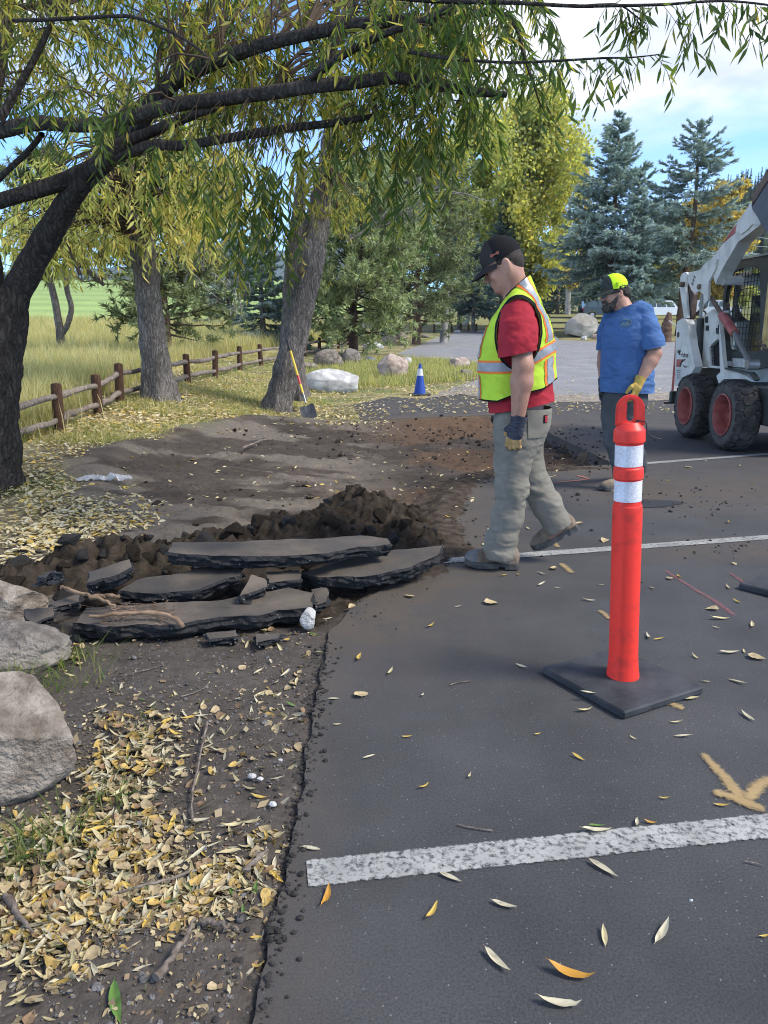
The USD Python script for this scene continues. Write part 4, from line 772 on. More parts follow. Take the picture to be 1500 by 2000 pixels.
isl = Polygon(gxy((600, 762), (720, 756), (820, 752), (880, 748), (925, 735), (930, 715), (860, 706), (780, 702), (700, 706), (620, 712))); n = 1500; q = np.array(isl.bounds); X = R.uniform(q[0], q[2], n); Y = R.uniform(q[1], q[3], n); okm = inside(isl, X, Y); X, Y = X[okm], Y[okm]
field('island_grass', 'longer grass of the island around the boulders behind the blue cone', 'grass', [blades(30, .24, .15, mixed, R, .007), blades(30, .19, .15, greens + straws[:2], R, .007)], np.c_[X, Y, zt(X, Y) - .02], .7 + .6 * R.random(len(X)), 3)
X, Y = [], []
for px, py, s, k in ((95, 945, .28, 90), (60, 962, .3, 50), (350, 790, .22, 30), (290, 795, .2, 20), (60, 1330, .08, 14), (130, 1290, .05, 8), (250, 1440, .05, 3), (40, 1650, .06, 7), (95, 1640, .05, 4), (215, 1560, .04, 3), (560, 820, .18, 24)):
    c = gat(px, py); X += list(c[0] + R.normal(size=k) * s); Y += list(c[1] + R.normal(size=k) * s)
X, Y = np.array(X), np.array(Y); field('grass_tufts', 'fresh green grass tufts at the foot of the willow and among the leaves', 'grass', [blades(26, .12, .04, greens, R, .0025, .7), blades(20, .10, .04, greens, R, .0025, .9)], np.c_[X, Y, zt(X, Y) - .045], .6 + .6 * R.random(len(X)), 4)
# ---- wooded hills all round the valley
def hill(name, label, az0, az1, dist, depth, hfun, seed, col):
    a = np.radians(np.linspace(az0, az1, 90)); s = np.linspace(0, 1, 14); A, S_ = np.meshgrid(a, s, indexing='ij'); r_ = dist + depth * S_; h = np.array([hfun(math.degrees(x)) for x in a])[:, None] * np.sin(np.pi * np.clip(S_ * .75, 0, 1)) + (fbm(np.stack([A * 14, S_ * 3, A * 0], -1), 4, seed) - .5) * 10 * S_
    V = np.stack([r_ * np.sin(A), r_ * np.cos(A), h + 2], -1).reshape(-1, 3); i, j = np.meshgrid(np.arange(89), np.arange(13), indexing='ij'); qd = np.stack([i * 14 + j, i * 14 + j + 1, (i + 1) * 14 + j + 1, (i + 1) * 14 + j], -1).reshape(-1, 4)
    obj(name, (V, qd), noisy(name + '_look', tuple(np.array(col) * .7), col, scale=.03, bump=.5, bscale=.12, dist=3, rough=1, spec=0.0), smooth=True, kind='structure'); return V.reshape(90, 14, 3)
G = hill('hills', '', -60, 62, 360, 240, lambda d: np.interp(d, [-60, -20, -8, 2, 10, 18, 24, 40, 62], [30, 22, 14, 10, 26, 62, 80, 92, 60]), 3, (.05, .07, .035))
R = rng(50); n = 5200; i = R.random(n) * 88; j = R.random(n) ** .8 * 9; a_, b_ = i.astype(int), j.astype(int); wi, wj = (i - a_)[:, None], (j - b_)[:, None]
P = (G[a_, b_] * (1 - wi) + G[a_ + 1, b_] * wi) * (1 - wj) + (G[a_, b_ + 1] * (1 - wi) + G[a_ + 1, b_ + 1] * wi) * wj
def cone_tree(seed):
    r = rng(seed); P_, D_, = [], []
    z = np.repeat(np.linspace(.1, .97, 16), 9); az = r.uniform(0, 2 * np.pi, len(z)); rad = .2 * (1 - z) + .015; p = np.c_[np.zeros((len(z), 2)), z]; d = unit(np.c_[np.cos(az), np.sin(az), -.25 + .6 * z]); v, f, t = spikes(p, d, rad * r.uniform(.7, 1.3, len(z)), .07, np.array([.045, .068, .045]) * (.6 + .8 * r.random((len(z), 1))), r); return v, f, t
far_p = [cone_tree(1), cone_tree(2)]
field('hillside_forest', 'dark conifer forest covering the hill at the right', 'forest', far_p, P - [0, 0, .5], 7 + 6 * R.random(n), 5)
Vm = hill('mountain', '', -30, 12, 2400, 1100, lambda d: np.interp(d, [-30, -14, -5, -3, -1.5, 1, 4, 12], [190, 260, 330, 345, 300, 200, 130, 90]), 9, (.05, .07, .05))
# ================================================================== people (bodies and clothes are smooth unions of shapes, meshed)
def smin(a, b, k):
    if k <= 0: return np.minimum(a, b)
    h = np.maximum(k - np.abs(a - b), 0) / k; return np.minimum(a, b) - h * h * k * .25
class Field:
    def __init__(s, lo, hi, h):
        s.lo, s.h = np.asarray(lo, float), h; s.n = np.ceil((np.asarray(hi) - s.lo) / h).astype(int) + 1; s.ax = [s.lo[i] + h * np.arange(s.n[i]) for i in range(3)]; s.val = np.full(s.n, 1.0)
    def box(s, lo, hi, m):
        a = np.clip(np.floor((np.asarray(lo) - m - s.lo) / s.h).astype(int), 0, s.n); b = np.clip(np.ceil((np.asarray(hi) + m - s.lo) / s.h).astype(int) + 1, 0, s.n)
        sl = tuple(slice(x, y) for x, y in zip(a, b)); G = np.stack(np.meshgrid(*[s.ax[i][sl[i]] for i in range(3)], indexing='ij'), -1); return sl, G
    def put(s, fn, lo, hi, k=.02, cut=False, pad=.06):
        sl, G = s.box(lo, hi, k + pad)
        if 0 in G.shape: return s
        d = fn(G); s.val[sl] = -smin(-s.val[sl], d, k) if cut else smin(s.val[sl], d, k); return s
    def cap(s, a, b, ra, rb=None, k=.02, cut=False):
        a, b = np.asarray(a, float), np.asarray(b, float); rb = ra if rb is None else rb; ab = b - a; L = ab @ ab + 1e-12
        def fn(G):
            t = np.clip(((G - a) @ ab) / L, 0, 1); return np.linalg.norm(G - a - t[..., None] * ab, axis=-1) - (ra + (rb - ra) * t)
        m = max(ra, rb); return s.put(fn, np.minimum(a, b) - m, np.maximum(a, b) + m, k, cut)
    def chain(s, rows, k=.02):
        for p, q in zip(rows[:-1], rows[1:]): s.cap(p[:3], q[:3], p[3], q[3], k)
        return s
    def ell(s, c, r, R=np.eye(3), k=.02, cut=False):
        c, r = np.asarray(c, float), np.asarray(r, float)
        def fn(G):
            q = (G - c) @ R; k0 = np.linalg.norm(q / r, axis=-1); k1 = np.linalg.norm(q / (r * r), axis=-1) + 1e-9; return k0 * (k0 - 1) / k1
        m = r.max(); return s.put(fn, c - m, c + m, k, cut)
    def stack(s, fr, rows, k=.03, e=2.3):
        """rows: z, centre x, half depth, half width in the frame fr, lowest first"""
        r = np.asarray(rows, float); o = fr.o
        I = [PchipInterpolator(r[:, 0], r[:, i], extrapolate=False) for i in (1, 2, 3)]
        def fn(G):
            z = np.clip(G[..., 2], r[0, 0], r[-1, 0]); x = (G[..., :2] - o) @ fr.f - I[0](z); y = (G[..., :2] - o) @ fr.l; a, b = I[1](z), I[2](z)
            q = (np.abs(x / a) ** e + np.abs(y / b) ** e) ** (1 / e); d = (q - 1) * np.minimum(a, b); return np.maximum(d, np.abs(G[..., 2] - (r[0, 0] + r[-1, 0]) / 2) - (r[-1, 0] - r[0, 0]) / 2)
        m = max(r[:, 2].max(), r[:, 3].max()) + np.abs(r[:, 1]).max(); return s.put(fn, [o[0] - m, o[1] - m, r[0, 0]], [o[0] + m, o[1] + m, r[-1, 0]], k)
    def mesh(s):
        V = s.val; n = V.shape; ins = V < 0
        c8 = [(i, j, k) for i in (0, 1) for j in (0, 1) for k in (0, 1)]
        cnt = sum(ins[i:n[0] - 1 + i, j:n[1] - 1 + j, k:n[2] - 1 + k].astype(np.int8) for i, j, k in c8); act = (cnt > 0) & (cnt < 8)
        idx = np.full(act.shape, -1); cells = np.argwhere(act); idx[act] = np.arange(len(cells)); acc = np.zeros((len(cells), 3)); num = np.zeros(len(cells))
        for a in c8:
            for d in range(3):
                if a[d]: continue
                b = list(a); b[d] = 1; va = V[tuple((cells + a).T)]; vb = V[tuple((cells + b).T)]; x = (va < 0) != (vb < 0); t = va[x] / (va[x] - vb[x]); p = np.array(a, float)[None] + np.zeros((x.sum(), 3)); p[:, d] = t; acc[x] += p; num[x] += 1
        P = s.lo + (cells + acc / num[:, None]) * s.h; F = []
        for d in range(3):
            e1, e2 = (d + 1) % 3, (d + 2) % 3; sa = [slice(None)] * 3; sb = [slice(None)] * 3; sa[d], sb[d] = slice(0, n[d] - 1), slice(1, n[d]); A, B = ins[tuple(sa)], ins[tuple(sb)]
            q = np.argwhere(A != B); ok = (q[:, e1] > 0) & (q[:, e2] > 0) & (q[:, e1] < n[e1] - 1) & (q[:, e2] < n[e2] - 1); q = q[ok]; fl = A[tuple(q.T)]
            def cell(o1, o2): c = q.copy(); c[:, e1] -= o1; c[:, e2] -= o2; return idx[tuple(c.T)]
            Q = np.stack([cell(0, 0), cell(1, 0), cell(1, 1), cell(0, 1)], 1); Q[~fl] = Q[~fl][:, ::-1]; F.append(Q)
        Q = np.vstack(F); Q = Q[(Q >= 0).all(1)]; F = np.vstack([Q[:, [0, 2, 1]], Q[:, [0, 3, 2]]])
        m = trimesh.Trimesh(P, F, process=False)
        if m.volume < 0: F = F[:, ::-1]
        return P, F
def normals_of(v, f): return meshkit.arrays((v, f), True)[2]
class Frame:
    def __init__(s, o, deg): a = math.radians(deg); s.o = np.asarray(o, float)[:2]; s.f = np.array([math.cos(a), math.sin(a)]); s.l = np.array([-math.sin(a), math.cos(a)]); s.deg = deg
    def w(s, px, py, yl=0.0):
        """world point under a pixel on the plane a distance yl to the person's left"""
        r = ray(px, py); t = (yl - (np.array([0, 0]) - s.o) @ s.l) / (r[:2] @ s.l); return r * t + [0, 0, EYE]
    def x(s, p): return (np.asarray(p)[..., :2] - s.o) @ s.f
    def y(s, p): return (np.asarray(p)[..., :2] - s.o) @ s.l
    def p(s, x, y, z): q = s.o + s.f * x + s.l * y; return np.array([q[0], q[1], z])
    def R(s, pitch=0.0, roll=0.0):
        f = np.r_[s.f, 0]; l = np.r_[s.l, 0]; u = np.array([0, 0, 1.0]); c, q = math.cos(pitch), math.sin(pitch); f, u = f * c - u * q, u * c + f * q; return np.stack([f, l, u], 1)
def wrinkle(v, f, amp, freq, seed, o):
    n = normals_of(v, f); q = (v - np.r_[o, 0]) * np.asarray(freq); d = 1 - np.abs(2 * fbm(q, 3, seed) - 1) * 2.4 + .5 * (fbm(q * .45 + 7, 2, seed + 3) - .5); return v + n * (np.asarray(amp) * np.clip(d, -1, 1))[:, None]
def shell(v, f, off): return v + normals_of(v, f) * off, f
def band(v, f, val, half, off, edge=.0):
    """strip of a cloth surface where |val| < half, lifted off it"""
    n = normals_of(v, f); vv, ff, ex = clip(v, f, np.abs(val) - half, np.c_[n]); 
    return (vv + ex[:, :3] * off, ff) if len(vv) else None
def head_parts(F, C, R, k=1.0, girth=1.0):
    """adds a head's shapes to the field; (forward, left, up) from the centre C"""
    def q(f, l, u): return C + R @ (np.array([f, l * girth, u]) * k)
    F.ell(q(0, 0, .035), np.array([.098, .078, .092]) * k, R, .02); F.ell(q(-.045, 0, .005), np.array([.055, .066, .07]) * k, R, .03); F.ell(q(.042, 0, -.045), np.array([.053, .060, .080]) * k, R, .03)
    for s in (-1, 1):
        F.cap(q(-.005, s * .052, -.058), q(.058, s * .02, -.104), .026 * k, .02 * k, .025); F.ell(q(.060, s * .042, -.032), np.array([.028, .024, .024]) * k, R, .02); F.ell(q(-.004, s * .05, -.05), np.array([.04, .022, .05]) * k, R, .03)
    F.cap(q(.078, -.008, -.108), q(.078, .008, -.108), .020 * k, k=.02); F.cap(q(.088, -.036, .012), q(.088, .036, .012), .012 * k, k=.016)
    for s in (-1, 1): F.ell(q(.104, s * .032, -.008), np.array([.016, .017, .012]) * k, R, .012, cut=True); F.cap(q(.086, s * .032, -.009), q(.084, s * .034, -.009), .0115 * k, k=.004)
    F.cap(q(.094, 0, .002), q(.119, 0, -.040), .008 * k, .0125 * k, .012)
    for s in (-1, 1): F.ell(q(.107, s * .013, -.045), np.array([.013, .008, .008]) * k, R, .008)
    F.cap(q(.095, -.017, -.067), q(.095, .017, -.067), .0095 * k, k=.008); F.cap(q(.093, -.014, -.082), q(.093, .014, -.082), .0095 * k, k=.008); F.cap(q(.103, -.024, -.0745), q(.103, .024, -.0745), .0035 * k, k=.004, cut=True)
    for s in (-1, 1):
        F.ell(q(-.014, s * .082, -.012), np.array([.021, .012, .036]) * k, R, .005); F.ell(q(-.008, s * .093, -.010), np.array([.011, .009, .020]) * k, R, .005, cut=True)
    return q
def cap_parts(T, O, C, R, front, mesh_m, brim_m, emblem=None, k=1.0, label='', split=.028):
    """baseball cap: crown in front and rear panels, button, curved brim"""
    F = Field(C - .2, C + .24, .006); F.ell(C + R @ (np.array([-.004, 0, .048]) * k), np.array([.110, .091, .103]) * k, R, 0); v, f = F.mesh(); L = ((v - C) @ R) / k
    v, f, _ = clip(v, f, -(L[:, 2] - .028 + .12 * np.minimum(L[:, 0] + .02, 0) * .6)); L = ((v - C) @ R) / k
    a = clip(v, f, split - L[:, 0]); b = clip(v, f, L[:, 0] - split); obj('crown_front', (a[0] - O, a[1]), front, T, smooth=True); cr = obj('crown_back', (b[0] - O, b[1]), mesh_m, T, smooth=True)
    m = trimesh.creation.icosphere(2, .008 * k); obj('cap_button', (m.vertices * [1, 1, .6] + C + R @ (np.array([0, 0, .151]) * k) - O, m.faces), front, T, smooth=True)
    U, S = np.meshgrid(np.linspace(-1, 1, 25), np.linspace(0, 1, 9), indexing='ij'); th = U * 1.28; ex = .078 * np.cos(U * np.pi / 2 * .97) ** .55; r0 = 1 / np.sqrt((np.cos(th) / .110) ** 2 + (np.sin(th) / .089) ** 2); x = (r0) * np.cos(th) + ex * S; y = r0 * np.sin(th) * (1 - .06 * S); z = .030 - .38 * np.maximum(x - .1, 0) - 5.2 * y * y * (.35 + .65 * S) + .0 * S
    top = np.stack([x, y, z], -1).reshape(-1, 3) * k; bot = top - np.array([0, 0, .0035]); i, j = np.meshgrid(np.arange(24), np.arange(8), indexing='ij'); qd = np.stack([i * 9 + j, (i + 1) * 9 + j, (i + 1) * 9 + j + 1, i * 9 + j + 1], -1).reshape(-1, 4); n = len(top)
    rim = [[i * 9 + 8, (i + 1) * 9 + 8, n + (i + 1) * 9 + 8, n + i * 9 + 8] for i in range(24)]; V = np.vstack([top, bot]) @ R.T + C - O
    obj('brim', (V, np.vstack([qd[:, ::-1], qd + n, rim])), brim_m, T, smooth=60); return cr
def drape(dec, center, u, w, cloth, push=.003):
    """lays a flat print on a cloth surface"""
    from scipy.spatial import cKDTree
    n = np.cross(u, w); cv, cf = cloth; nn = normals_of(cv, cf); ok = nn @ n > .1; pts = cv[ok] - center; tree = cKDTree(np.c_[pts @ u, pts @ w]); dep = pts @ n
    near_ = np.abs(dep) < .15; tree = cKDTree(np.c_[pts @ u, pts @ w][near_]); dep = dep[near_]; d, i = tree.query(np.asarray(dec)[:, :2], k=4); h = (dep[i] / (d + 1e-4)).sum(1) / (1 / (d + 1e-4)).sum(1); return center + np.outer(dec[:, 0], u) + np.outer(dec[:, 1], w) + np.outer(h + push, n)
def skin_mat(name, c, red):
    return noisy(name, c, red, scale=9, detail=4, lo=.4, hi=.7, rough=.52, bump=.12, bscale=160, dist=.002, spec=.35)
def cloth(name, c, dirt=.25, rough=.9, bump=.25, weave=350): return noisy(name, tuple(x * (1 - dirt) for x in c), c, scale=7, detail=6, rough=rough, bump=bump, bscale=weave, dist=.0015, spec=.15, sheen=.0)
def boot(T, O, pos, R, leather, sole_m, toe_m=None, lace=None, k=1.0):
    F = Field([-.16, -.1, -.02], [.26, .1, .26], .005); F.cap([-.036, 0, .10], [-.024, 0, .185], .046, .050, .03); F.ell([-.045, 0, .062], [.058, .040, .062], k=.03); F.cap([-.01, 0, .088], [.10, 0, .062], .048, .042, .04); F.ell([.140, 0, .052], [.068, .049, .042], k=.03)
    v, f = F.mesh(); v, f, _ = clip(v, f, .028 - v[:, 2]); v = wrinkle(v, f, .0022, [30, 30, 40], 5, np.zeros(2)); put = lambda q: np.asarray(q) * k @ R.T + pos - O
    if toe_m is not None:
        a = clip(v, f, .130 - v[:, 0] + .15 * v[:, 1] ** 2 * 10); b = clip(v, f, v[:, 0] - .130 - .15 * v[:, 1] ** 2 * 10); t = shell(a[0], a[1], .002); obj('boot', (put(b[0]), b[1]), leather, T, smooth=True); obj('toe_cap', (put(t[0]), t[1]), toe_m, T, smooth=True)
    else: obj('boot', (put(v), f), leather, T, smooth=True)
    o = [(-.100, .0), (-.092, .030), (-.05, .040), (.0, .036), (.06, .043), (.13, .052), (.18, .043), (.205, .018), (.208, 0)]; pl = Polygon(o + [(x, -y) for x, y in o[::-1]]).buffer(.004)
    mb = MB(); mb.mesh(trimesh.Trimesh(*(lambda m: (m.vertices + [0, 0, .016], m.faces))(prism(pl, .018)))); hp = pl.intersection(Polygon([(-.2, -.1), (-.025, -.1), (-.025, .1), (-.2, .1)])); tp = pl.intersection(Polygon([(.01, -.1), (.3, -.1), (.3, .1), (.01, .1)]))
    for g in (hp, tp): mb.mesh(prism(g, .0165))
    vv, ff = mb.out(); vv[:, 2] += .02 * np.clip((vv[:, 0] - .12) / .09, 0, 1) ** 2; obj('sole', (put(vv), ff), sole_m, T, smooth=40)
    if lace is not None:
        for i in range(5):
            x = .095 - i * .028; z = .106 + i * .013 + (.018 if i > 2 else 0); t = np.linspace(-1, 1, 9); C = np.c_[x + .012 * t, .036 * t, z - .030 * t * t]; a, b = tube(C, .0028, 5); obj('lace', (put(a), b), lace, T, smooth=True)
def glove(T, O, wrist, down, palm, spread, mats, curl=.9, k=1.0, cuff=None, h=.0045):
    """a gloved hand: palm, four bent fingers of unequal length and a thumb. down: wrist to knuckles, palm: way the palm faces, spread: towards the thumb"""
    d, p = unit(np.asarray(down, float)), np.asarray(palm, float); p = unit(p - d * (p @ d)); s = np.cross(d, p); s = s if s @ np.asarray(spread) > 0 else -s; W = np.asarray(wrist, float); Rm = np.stack([d, p, s], 1)
    F = Field(W - .22 * k, W + .22 * k, h); q = lambda a, b, c: W + Rm @ (np.array([a, b, c]) * k)
    F.ell(q(.052, .0, .0), np.array([.056, .021, .044]) * k, Rm, .012); F.cap(q(-.02, 0, 0), q(.03, 0, 0), .032 * k, .034 * k, .02)
    for i, (c, L) in enumerate(((.031, .088), (.010, .098), (-.012, .090), (-.032, .070))):
        P = q(.092 - .004 * abs(i - 1), 0, c); a = .28; prev = P
        for j, (l, r0, r1) in enumerate(((.46, .0115, .0108), (.30, .0108, .0100), (.24, .0100, .0088))):
            dirn = Rm @ np.array([math.cos(a), math.sin(a), c * .6]); nx = prev + dirn * L * l * k; F.cap(prev, nx, r0 * k, r1 * k, .005); prev = nx; a += curl * (.9 if j == 0 else .8)
    t0, t1, t2, t3 = q(.022, .008, .034), q(.050, .018, .056), q(.078, .030, .056), q(.098, .042, .048); F.cap(t0, t1, .016 * k, .0145 * k, .012); F.cap(t1, t2, .0145 * k, .013 * k, .006); F.cap(t2, t3, .013 * k, .0105 * k, .004)
    v, f = F.mesh(); v = wrinkle(v, f, .0014, [60, 60, 60], 4, np.zeros(2)); back, leather = mats; L = (v - W) @ Rm / k
    if back is None: obj('glove', (v - O, f), leather, T, smooth=True)
    else:
        val = L[:, 0] - .068 + .9 * np.maximum(L[:, 1], -.02); a = clip(v, f, val); b = clip(v, f, -val); g = obj('glove', (b[0] - O, b[1]), leather, T, smooth=True); obj('knit_back', (a[0] - O, a[1]), back, g if False else T, smooth=True)
    if cuff is not None:
        t = np.linspace(0, 2 * np.pi, 19)[:18]; rows = [(-.05, .043), (-.03, .044), (-.005, .040), (.012, .038)]; V = np.array([q(x, math.sin(a) * r * .92, math.cos(a) * r) for x, r in rows for a in t]); i, j = np.meshgrid(np.arange(3), np.arange(18), indexing='ij'); qd = np.stack([i * 18 + j, i * 18 + (j + 1) % 18, (i + 1) * 18 + (j + 1) % 18, (i + 1) * 18 + j], -1).reshape(-1, 4); obj('glove_cuff', (V - O, qd), cuff, T, smooth=True)

# ------------------------------------------------------------------ the walking worker in the vest
foot = gat(958, 1109)
fr = Frame((0, 0), 168.0); fr.o = foot[:2] - fr.l * .10 - fr.f * .175
O1 = np.array([fr.o[0], fr.o[1], 0.0]); w = fr.w
P1 = thing('person', 'worker in black cap and lime safety vest over a red T-shirt, walking left', 'person', O1)
sk1 = skin_mat('fair_skin', (.33, .170, .112), (.44, .235, .165)); red_m = cloth('red_cotton', (.36, .028, .040)); lime_m = cloth('lime_mesh_fabric', (.47, .67, .055), .16, .8, .5, 500); trous = cloth('khaki_twill', (.20, .185, .15), .25); black_m = cloth('black_cloth', (.012, .012, .013), .3); charcoal_m = cloth('charcoal_cloth', (.035, .032, .031), .2)
silver_m = noisy('silver_tape', (.22, .23, .24), (.30, .31, .32), scale=12, rough=.35, bump=.25, bscale=240, dist=.001, spec=.6); tape_o = cloth('orange_tape', (.85, .20, .045), .1); hair_m = noisy('brown_hair', (.018, .013, .010), (.045, .032, .024), scale=40, rough=.7, bump=.8, bscale=300, dist=.003)
knit_m = noisy('navy_knit', (.022, .024, .034), (.055, .058, .072), scale=120, detail=2, rough=.9, bump=.6, bscale=260, dist=.002, stretch=(.2, .2, 1)); tan_m = noisy('tan_leather', (.28, .165, .06), (.46, .30, .12), scale=16, rough=.75, bump=.4, bscale=120, dist=.002); boot_m = noisy('tan_suede', (.125, .092, .065), (.235, .180, .128), scale=14, rough=.9, bump=.4, bscale=160, dist=.002); rub_m = noisy('boot_rubber', (.040, .038, .036), (.10, .095, .088), scale=20, rough=.8, bump=.4); toe_m = noisy('grey_toe_leather', (.10, .105, .105), (.17, .175, .17), scale=20, rough=.6, bump=.3)
def sect(py, fp, bp, hw, dx=0.0): a, b = w(fp, py), w(bp, py); return [(a[2] + b[2]) / 2, (fr.x(a) + fr.x(b)) / 2 + dx, abs(fr.x(a) - fr.x(b)) / 2, hw]
body = Field(O1 + [-.45, -.45, 0], O1 + [.45, .45, 1.86], .0085)
C1 = w(983, 517); R1 = Frame(fr.o, 171).R(math.radians(26)); hq = head_parts(body, C1, R1, 1.0)
nb = w(1012, 590); body.cap(hq(-.028, 0, -.05), nb, .060, .075, .03)
tor = [sect(800, 975, 1062, .145), sect(740, 965, 1060, .145), sect(690, 963, 1058, .155), sect(640, 972, 1054, .165), sect(606, 988, 1044, .13), sect(588, 994, 1038, .08)]
body.stack(fr, tor, .03)
for s in (-1, 1):
    sh = w(1010, 614, .18 * s); el = w(1022 if s > 0 else 1018, 716, .255 * s if s > 0 else -.23); wr = w(1012 if s > 0 else 1008, 812, .235 * s if s > 0 else -.20); md = el + (wr - el) * .3; body.chain([np.r_[sh, .050], np.r_[sh + (el - sh) * .5, .058], np.r_[el, .052], np.r_[md, .057], np.r_[wr, .036]], .02)
    body.cap(wr, wr + unit(wr - el) * .08, .030, .028, .01)
hipL, kneL, ankL = w(1008, 850, .095), w(1000, 950, .10), w(985, 1076, .10); hipR, kneR, ankR = w(1024, 850, -.09), w(1034, 938, -.09), w(1094, 1030, -.09)
for a, b, c in ((hipL, kneL, ankL), (hipR, kneR, ankR)): body.chain([np.r_[a, .078], np.r_[b, .052], np.r_[b + (c - b) * .3, .05], np.r_[c, .036]], .02); 
body.cap(w(1018, 830, .07), w(1018, 830, -.07), .09, k=.05)
body.cap(ankL, ankL + np.r_[fr.f * .14, -.035], .036, .03); body.cap(ankR, ankR + np.r_[fr.f * .07, -.09], .036, .03)
bv, bf = body.mesh(); obj('body', (bv - O1, bf), sk1, P1, smooth=True)
# hair below the cap
F = Field(C1 - .16, C1 + .16, .006); F.ell(hq(-.012, 0, .03), [.093, .083, .092], R1, 0); F.ell(hq(-.05, 0, -.005), [.058, .070, .075], R1, .03); hv, hf = F.mesh(); L = (hv - C1) @ R1
hv, hf, _ = clip(hv, hf, np.maximum.reduce([L[:, 2] - .06, -(L[:, 2] + .062 - .0 * L[:, 0]), L[:, 0] - .03 + .6 * np.maximum(-L[:, 2], 0), np.where((L[:, 0] > -.05) & (np.abs(L[:, 1]) > .03), -(L[:, 2] + .005 + .8 * np.minimum(L[:, 0], 0) * -1 * 0), -1)])); obj('hair', (hv - O1, hf), hair_m, P1, smooth=True)
for s in (-1, 1):
    m = trimesh.creation.icosphere(2, .0085); c = hq(.0955, s * .032, -.010); obj('eye', (m.vertices * [1, 1, .5] + c - O1, m.faces), charcoal_m, P1, smooth=True)
    C = np.array([hq(.101, s * .018, .014), hq(.102, s * .032, .017), hq(.092, s * .046, .012)]); v, f = tube(C, [.003, .0035, .002], 6); obj('eyebrow', (v - O1, f), hair_m, P1, smooth=True)
cr = cap_parts(P1, O1, C1, R1, charcoal_m, black_m, charcoal_m)
ring2 = MB(); 
for dx in (-.017, .017): ring2.mesh(trimesh.creation.annulus(.0035, .0075, .0022), None); ring2.v[-1] = ring2.v[-1] + [dx, 0, 0]
ring2.mesh(box(.024, .005, .0022)); ev, ef = ring2.out(); lf = R1[:, 1]; u_ = -R1[:, 0] * .96 ; bas = hq(.022, .088, .060); obj('cap_emblem', (bas + np.outer(ev[:, 0], -R1[:, 0]) + np.outer(ev[:, 1], R1[:, 2]) + np.outer(ev[:, 2] + .0035, lf) - O1, ef[:, ::-1]), cloth('rust_thread', (.42, .14, .09)), P1)
# trousers
F = Field(O1 + [-.42, -.4, .05], O1 + [.45, .4, 1.0], .0075)
F.stack(fr, [sect(880, 972, 1050, .17), sect(850, 965, 1066, .185), sect(825, 965, 1075, .185), sect(800, 968, 1077, .178), sect(780, 970, 1074, .17)], .04)
F.chain([np.r_[w(1008, 860, .09), .111], np.r_[w(1001, 905, .095), .094], np.r_[w(999, 945, .10), .086], np.r_[w(999, 972, .10), .075], np.r_[w(991, 1010, .10), .081], np.r_[w(981, 1050, .10), .075], np.r_[w(976, 1078, .10), .077], np.r_[w(974, 1100, .10), .077]], .03)
F.chain([np.r_[w(1024, 855, -.085), .105], np.r_[w(1031, 910, -.09), .082], np.r_[w(1044, 945, -.09), .077], np.r_[w(1067, 985, -.09), .080], np.r_[w(1089, 1023, -.09), .073], np.r_[w(1104, 1046, -.09), .070]], .03)
v, f = F.mesh(); top = w(1018, 795)[2]; fh = w(952, 1082, .1); ax = unit(w(1089, 1023, -.09) - w(1064, 985, -.09)); cR = w(1089, 1023, -.09); isR = fr.y(v) < -.01
hemL = (fh[2] - .012 - .05 * (fr.x(v) - fr.x(fh)) * -1 * 0) - v[:, 2]; hemR = (v - cR) @ ax - .028
lowz = v[:, 2] < w(1018, 880)[2]
val = np.maximum(v[:, 2] - top, np.where(isR & lowz & ((v - cR) @ ax > -.2), hemR, np.where(isR, -1, hemL))); v, f, _ = clip(v, f, val)
hgt = v[:, 2]; kz = w(998, 958)[2]; hz = w(980, 1080)[2]; amp = .004 + .009 * np.exp(-((hgt - kz) / .09) ** 2) + .012 * np.exp(-((hgt - hz - .06) / .09) ** 2) + .006 * np.exp(-((hgt - w(1018, 870)[2]) / .07) ** 2)
amp = amp * np.clip(1.9 * fbm((v - np.r_[fr.o, 0]) * [5, 5, 7], 2, 61) - .25, .15, 1.5); q0 = v[:, 2] + .5 * fr.x(v); v = wrinkle(v, f, amp, [8, 8, 15], 3, fr.o); v = wrinkle(v, f, .0028, [16, 16, 30], 5, fr.o); obj('trousers', (v - O1, f), trous, P1, smooth=True); tv1 = (v, f)
# seams, pocket and red label
bk = w(1067, 818, .05); lab = MB(); lab.mesh(box(.022, .034, .002)); lv, lf2 = lab.out(); U = -np.r_[fr.f, 0] * .5 + -np.r_[fr.l, 0] * .86; U = unit(-np.r_[fr.f, 0] * .8 - np.r_[fr.l, 0] * .6); cL = w(1064, 818, .13)
pocket = np.array([[x, y] for x in np.linspace(-.06, .06, 9) for y in np.linspace(-.075, .065, 9)]); i, j = np.meshgrid(np.arange(8), np.arange(8), indexing='ij'); pq = np.stack([i * 9 + j, (i + 1) * 9 + j, (i + 1) * 9 + j + 1, i * 9 + j + 1], -1).reshape(-1, 4); cP = w(1052, 828, .16)
obj('pocket', (drape(pocket, cP, U, np.array([0, 0, 1.0]), tv1, .004) - O1, pq), trous, P1, smooth=True)
for sz, mm, ps in (((.030, .042), black_m, .007), ((.020, .034), red_m, .009)):
    g = np.array([[x, y] for x in np.linspace(-sz[0] / 2, sz[0] / 2, 9) for y in np.linspace(-sz[1] / 2, sz[1] / 2, 9)]) + ([.004, 0] if ps > .008 else [0, 0]); obj('label_patch', (drape(g, cL, U, np.array([0, 0, 1.0]), tv1, ps) - O1, pq), mm, P1)
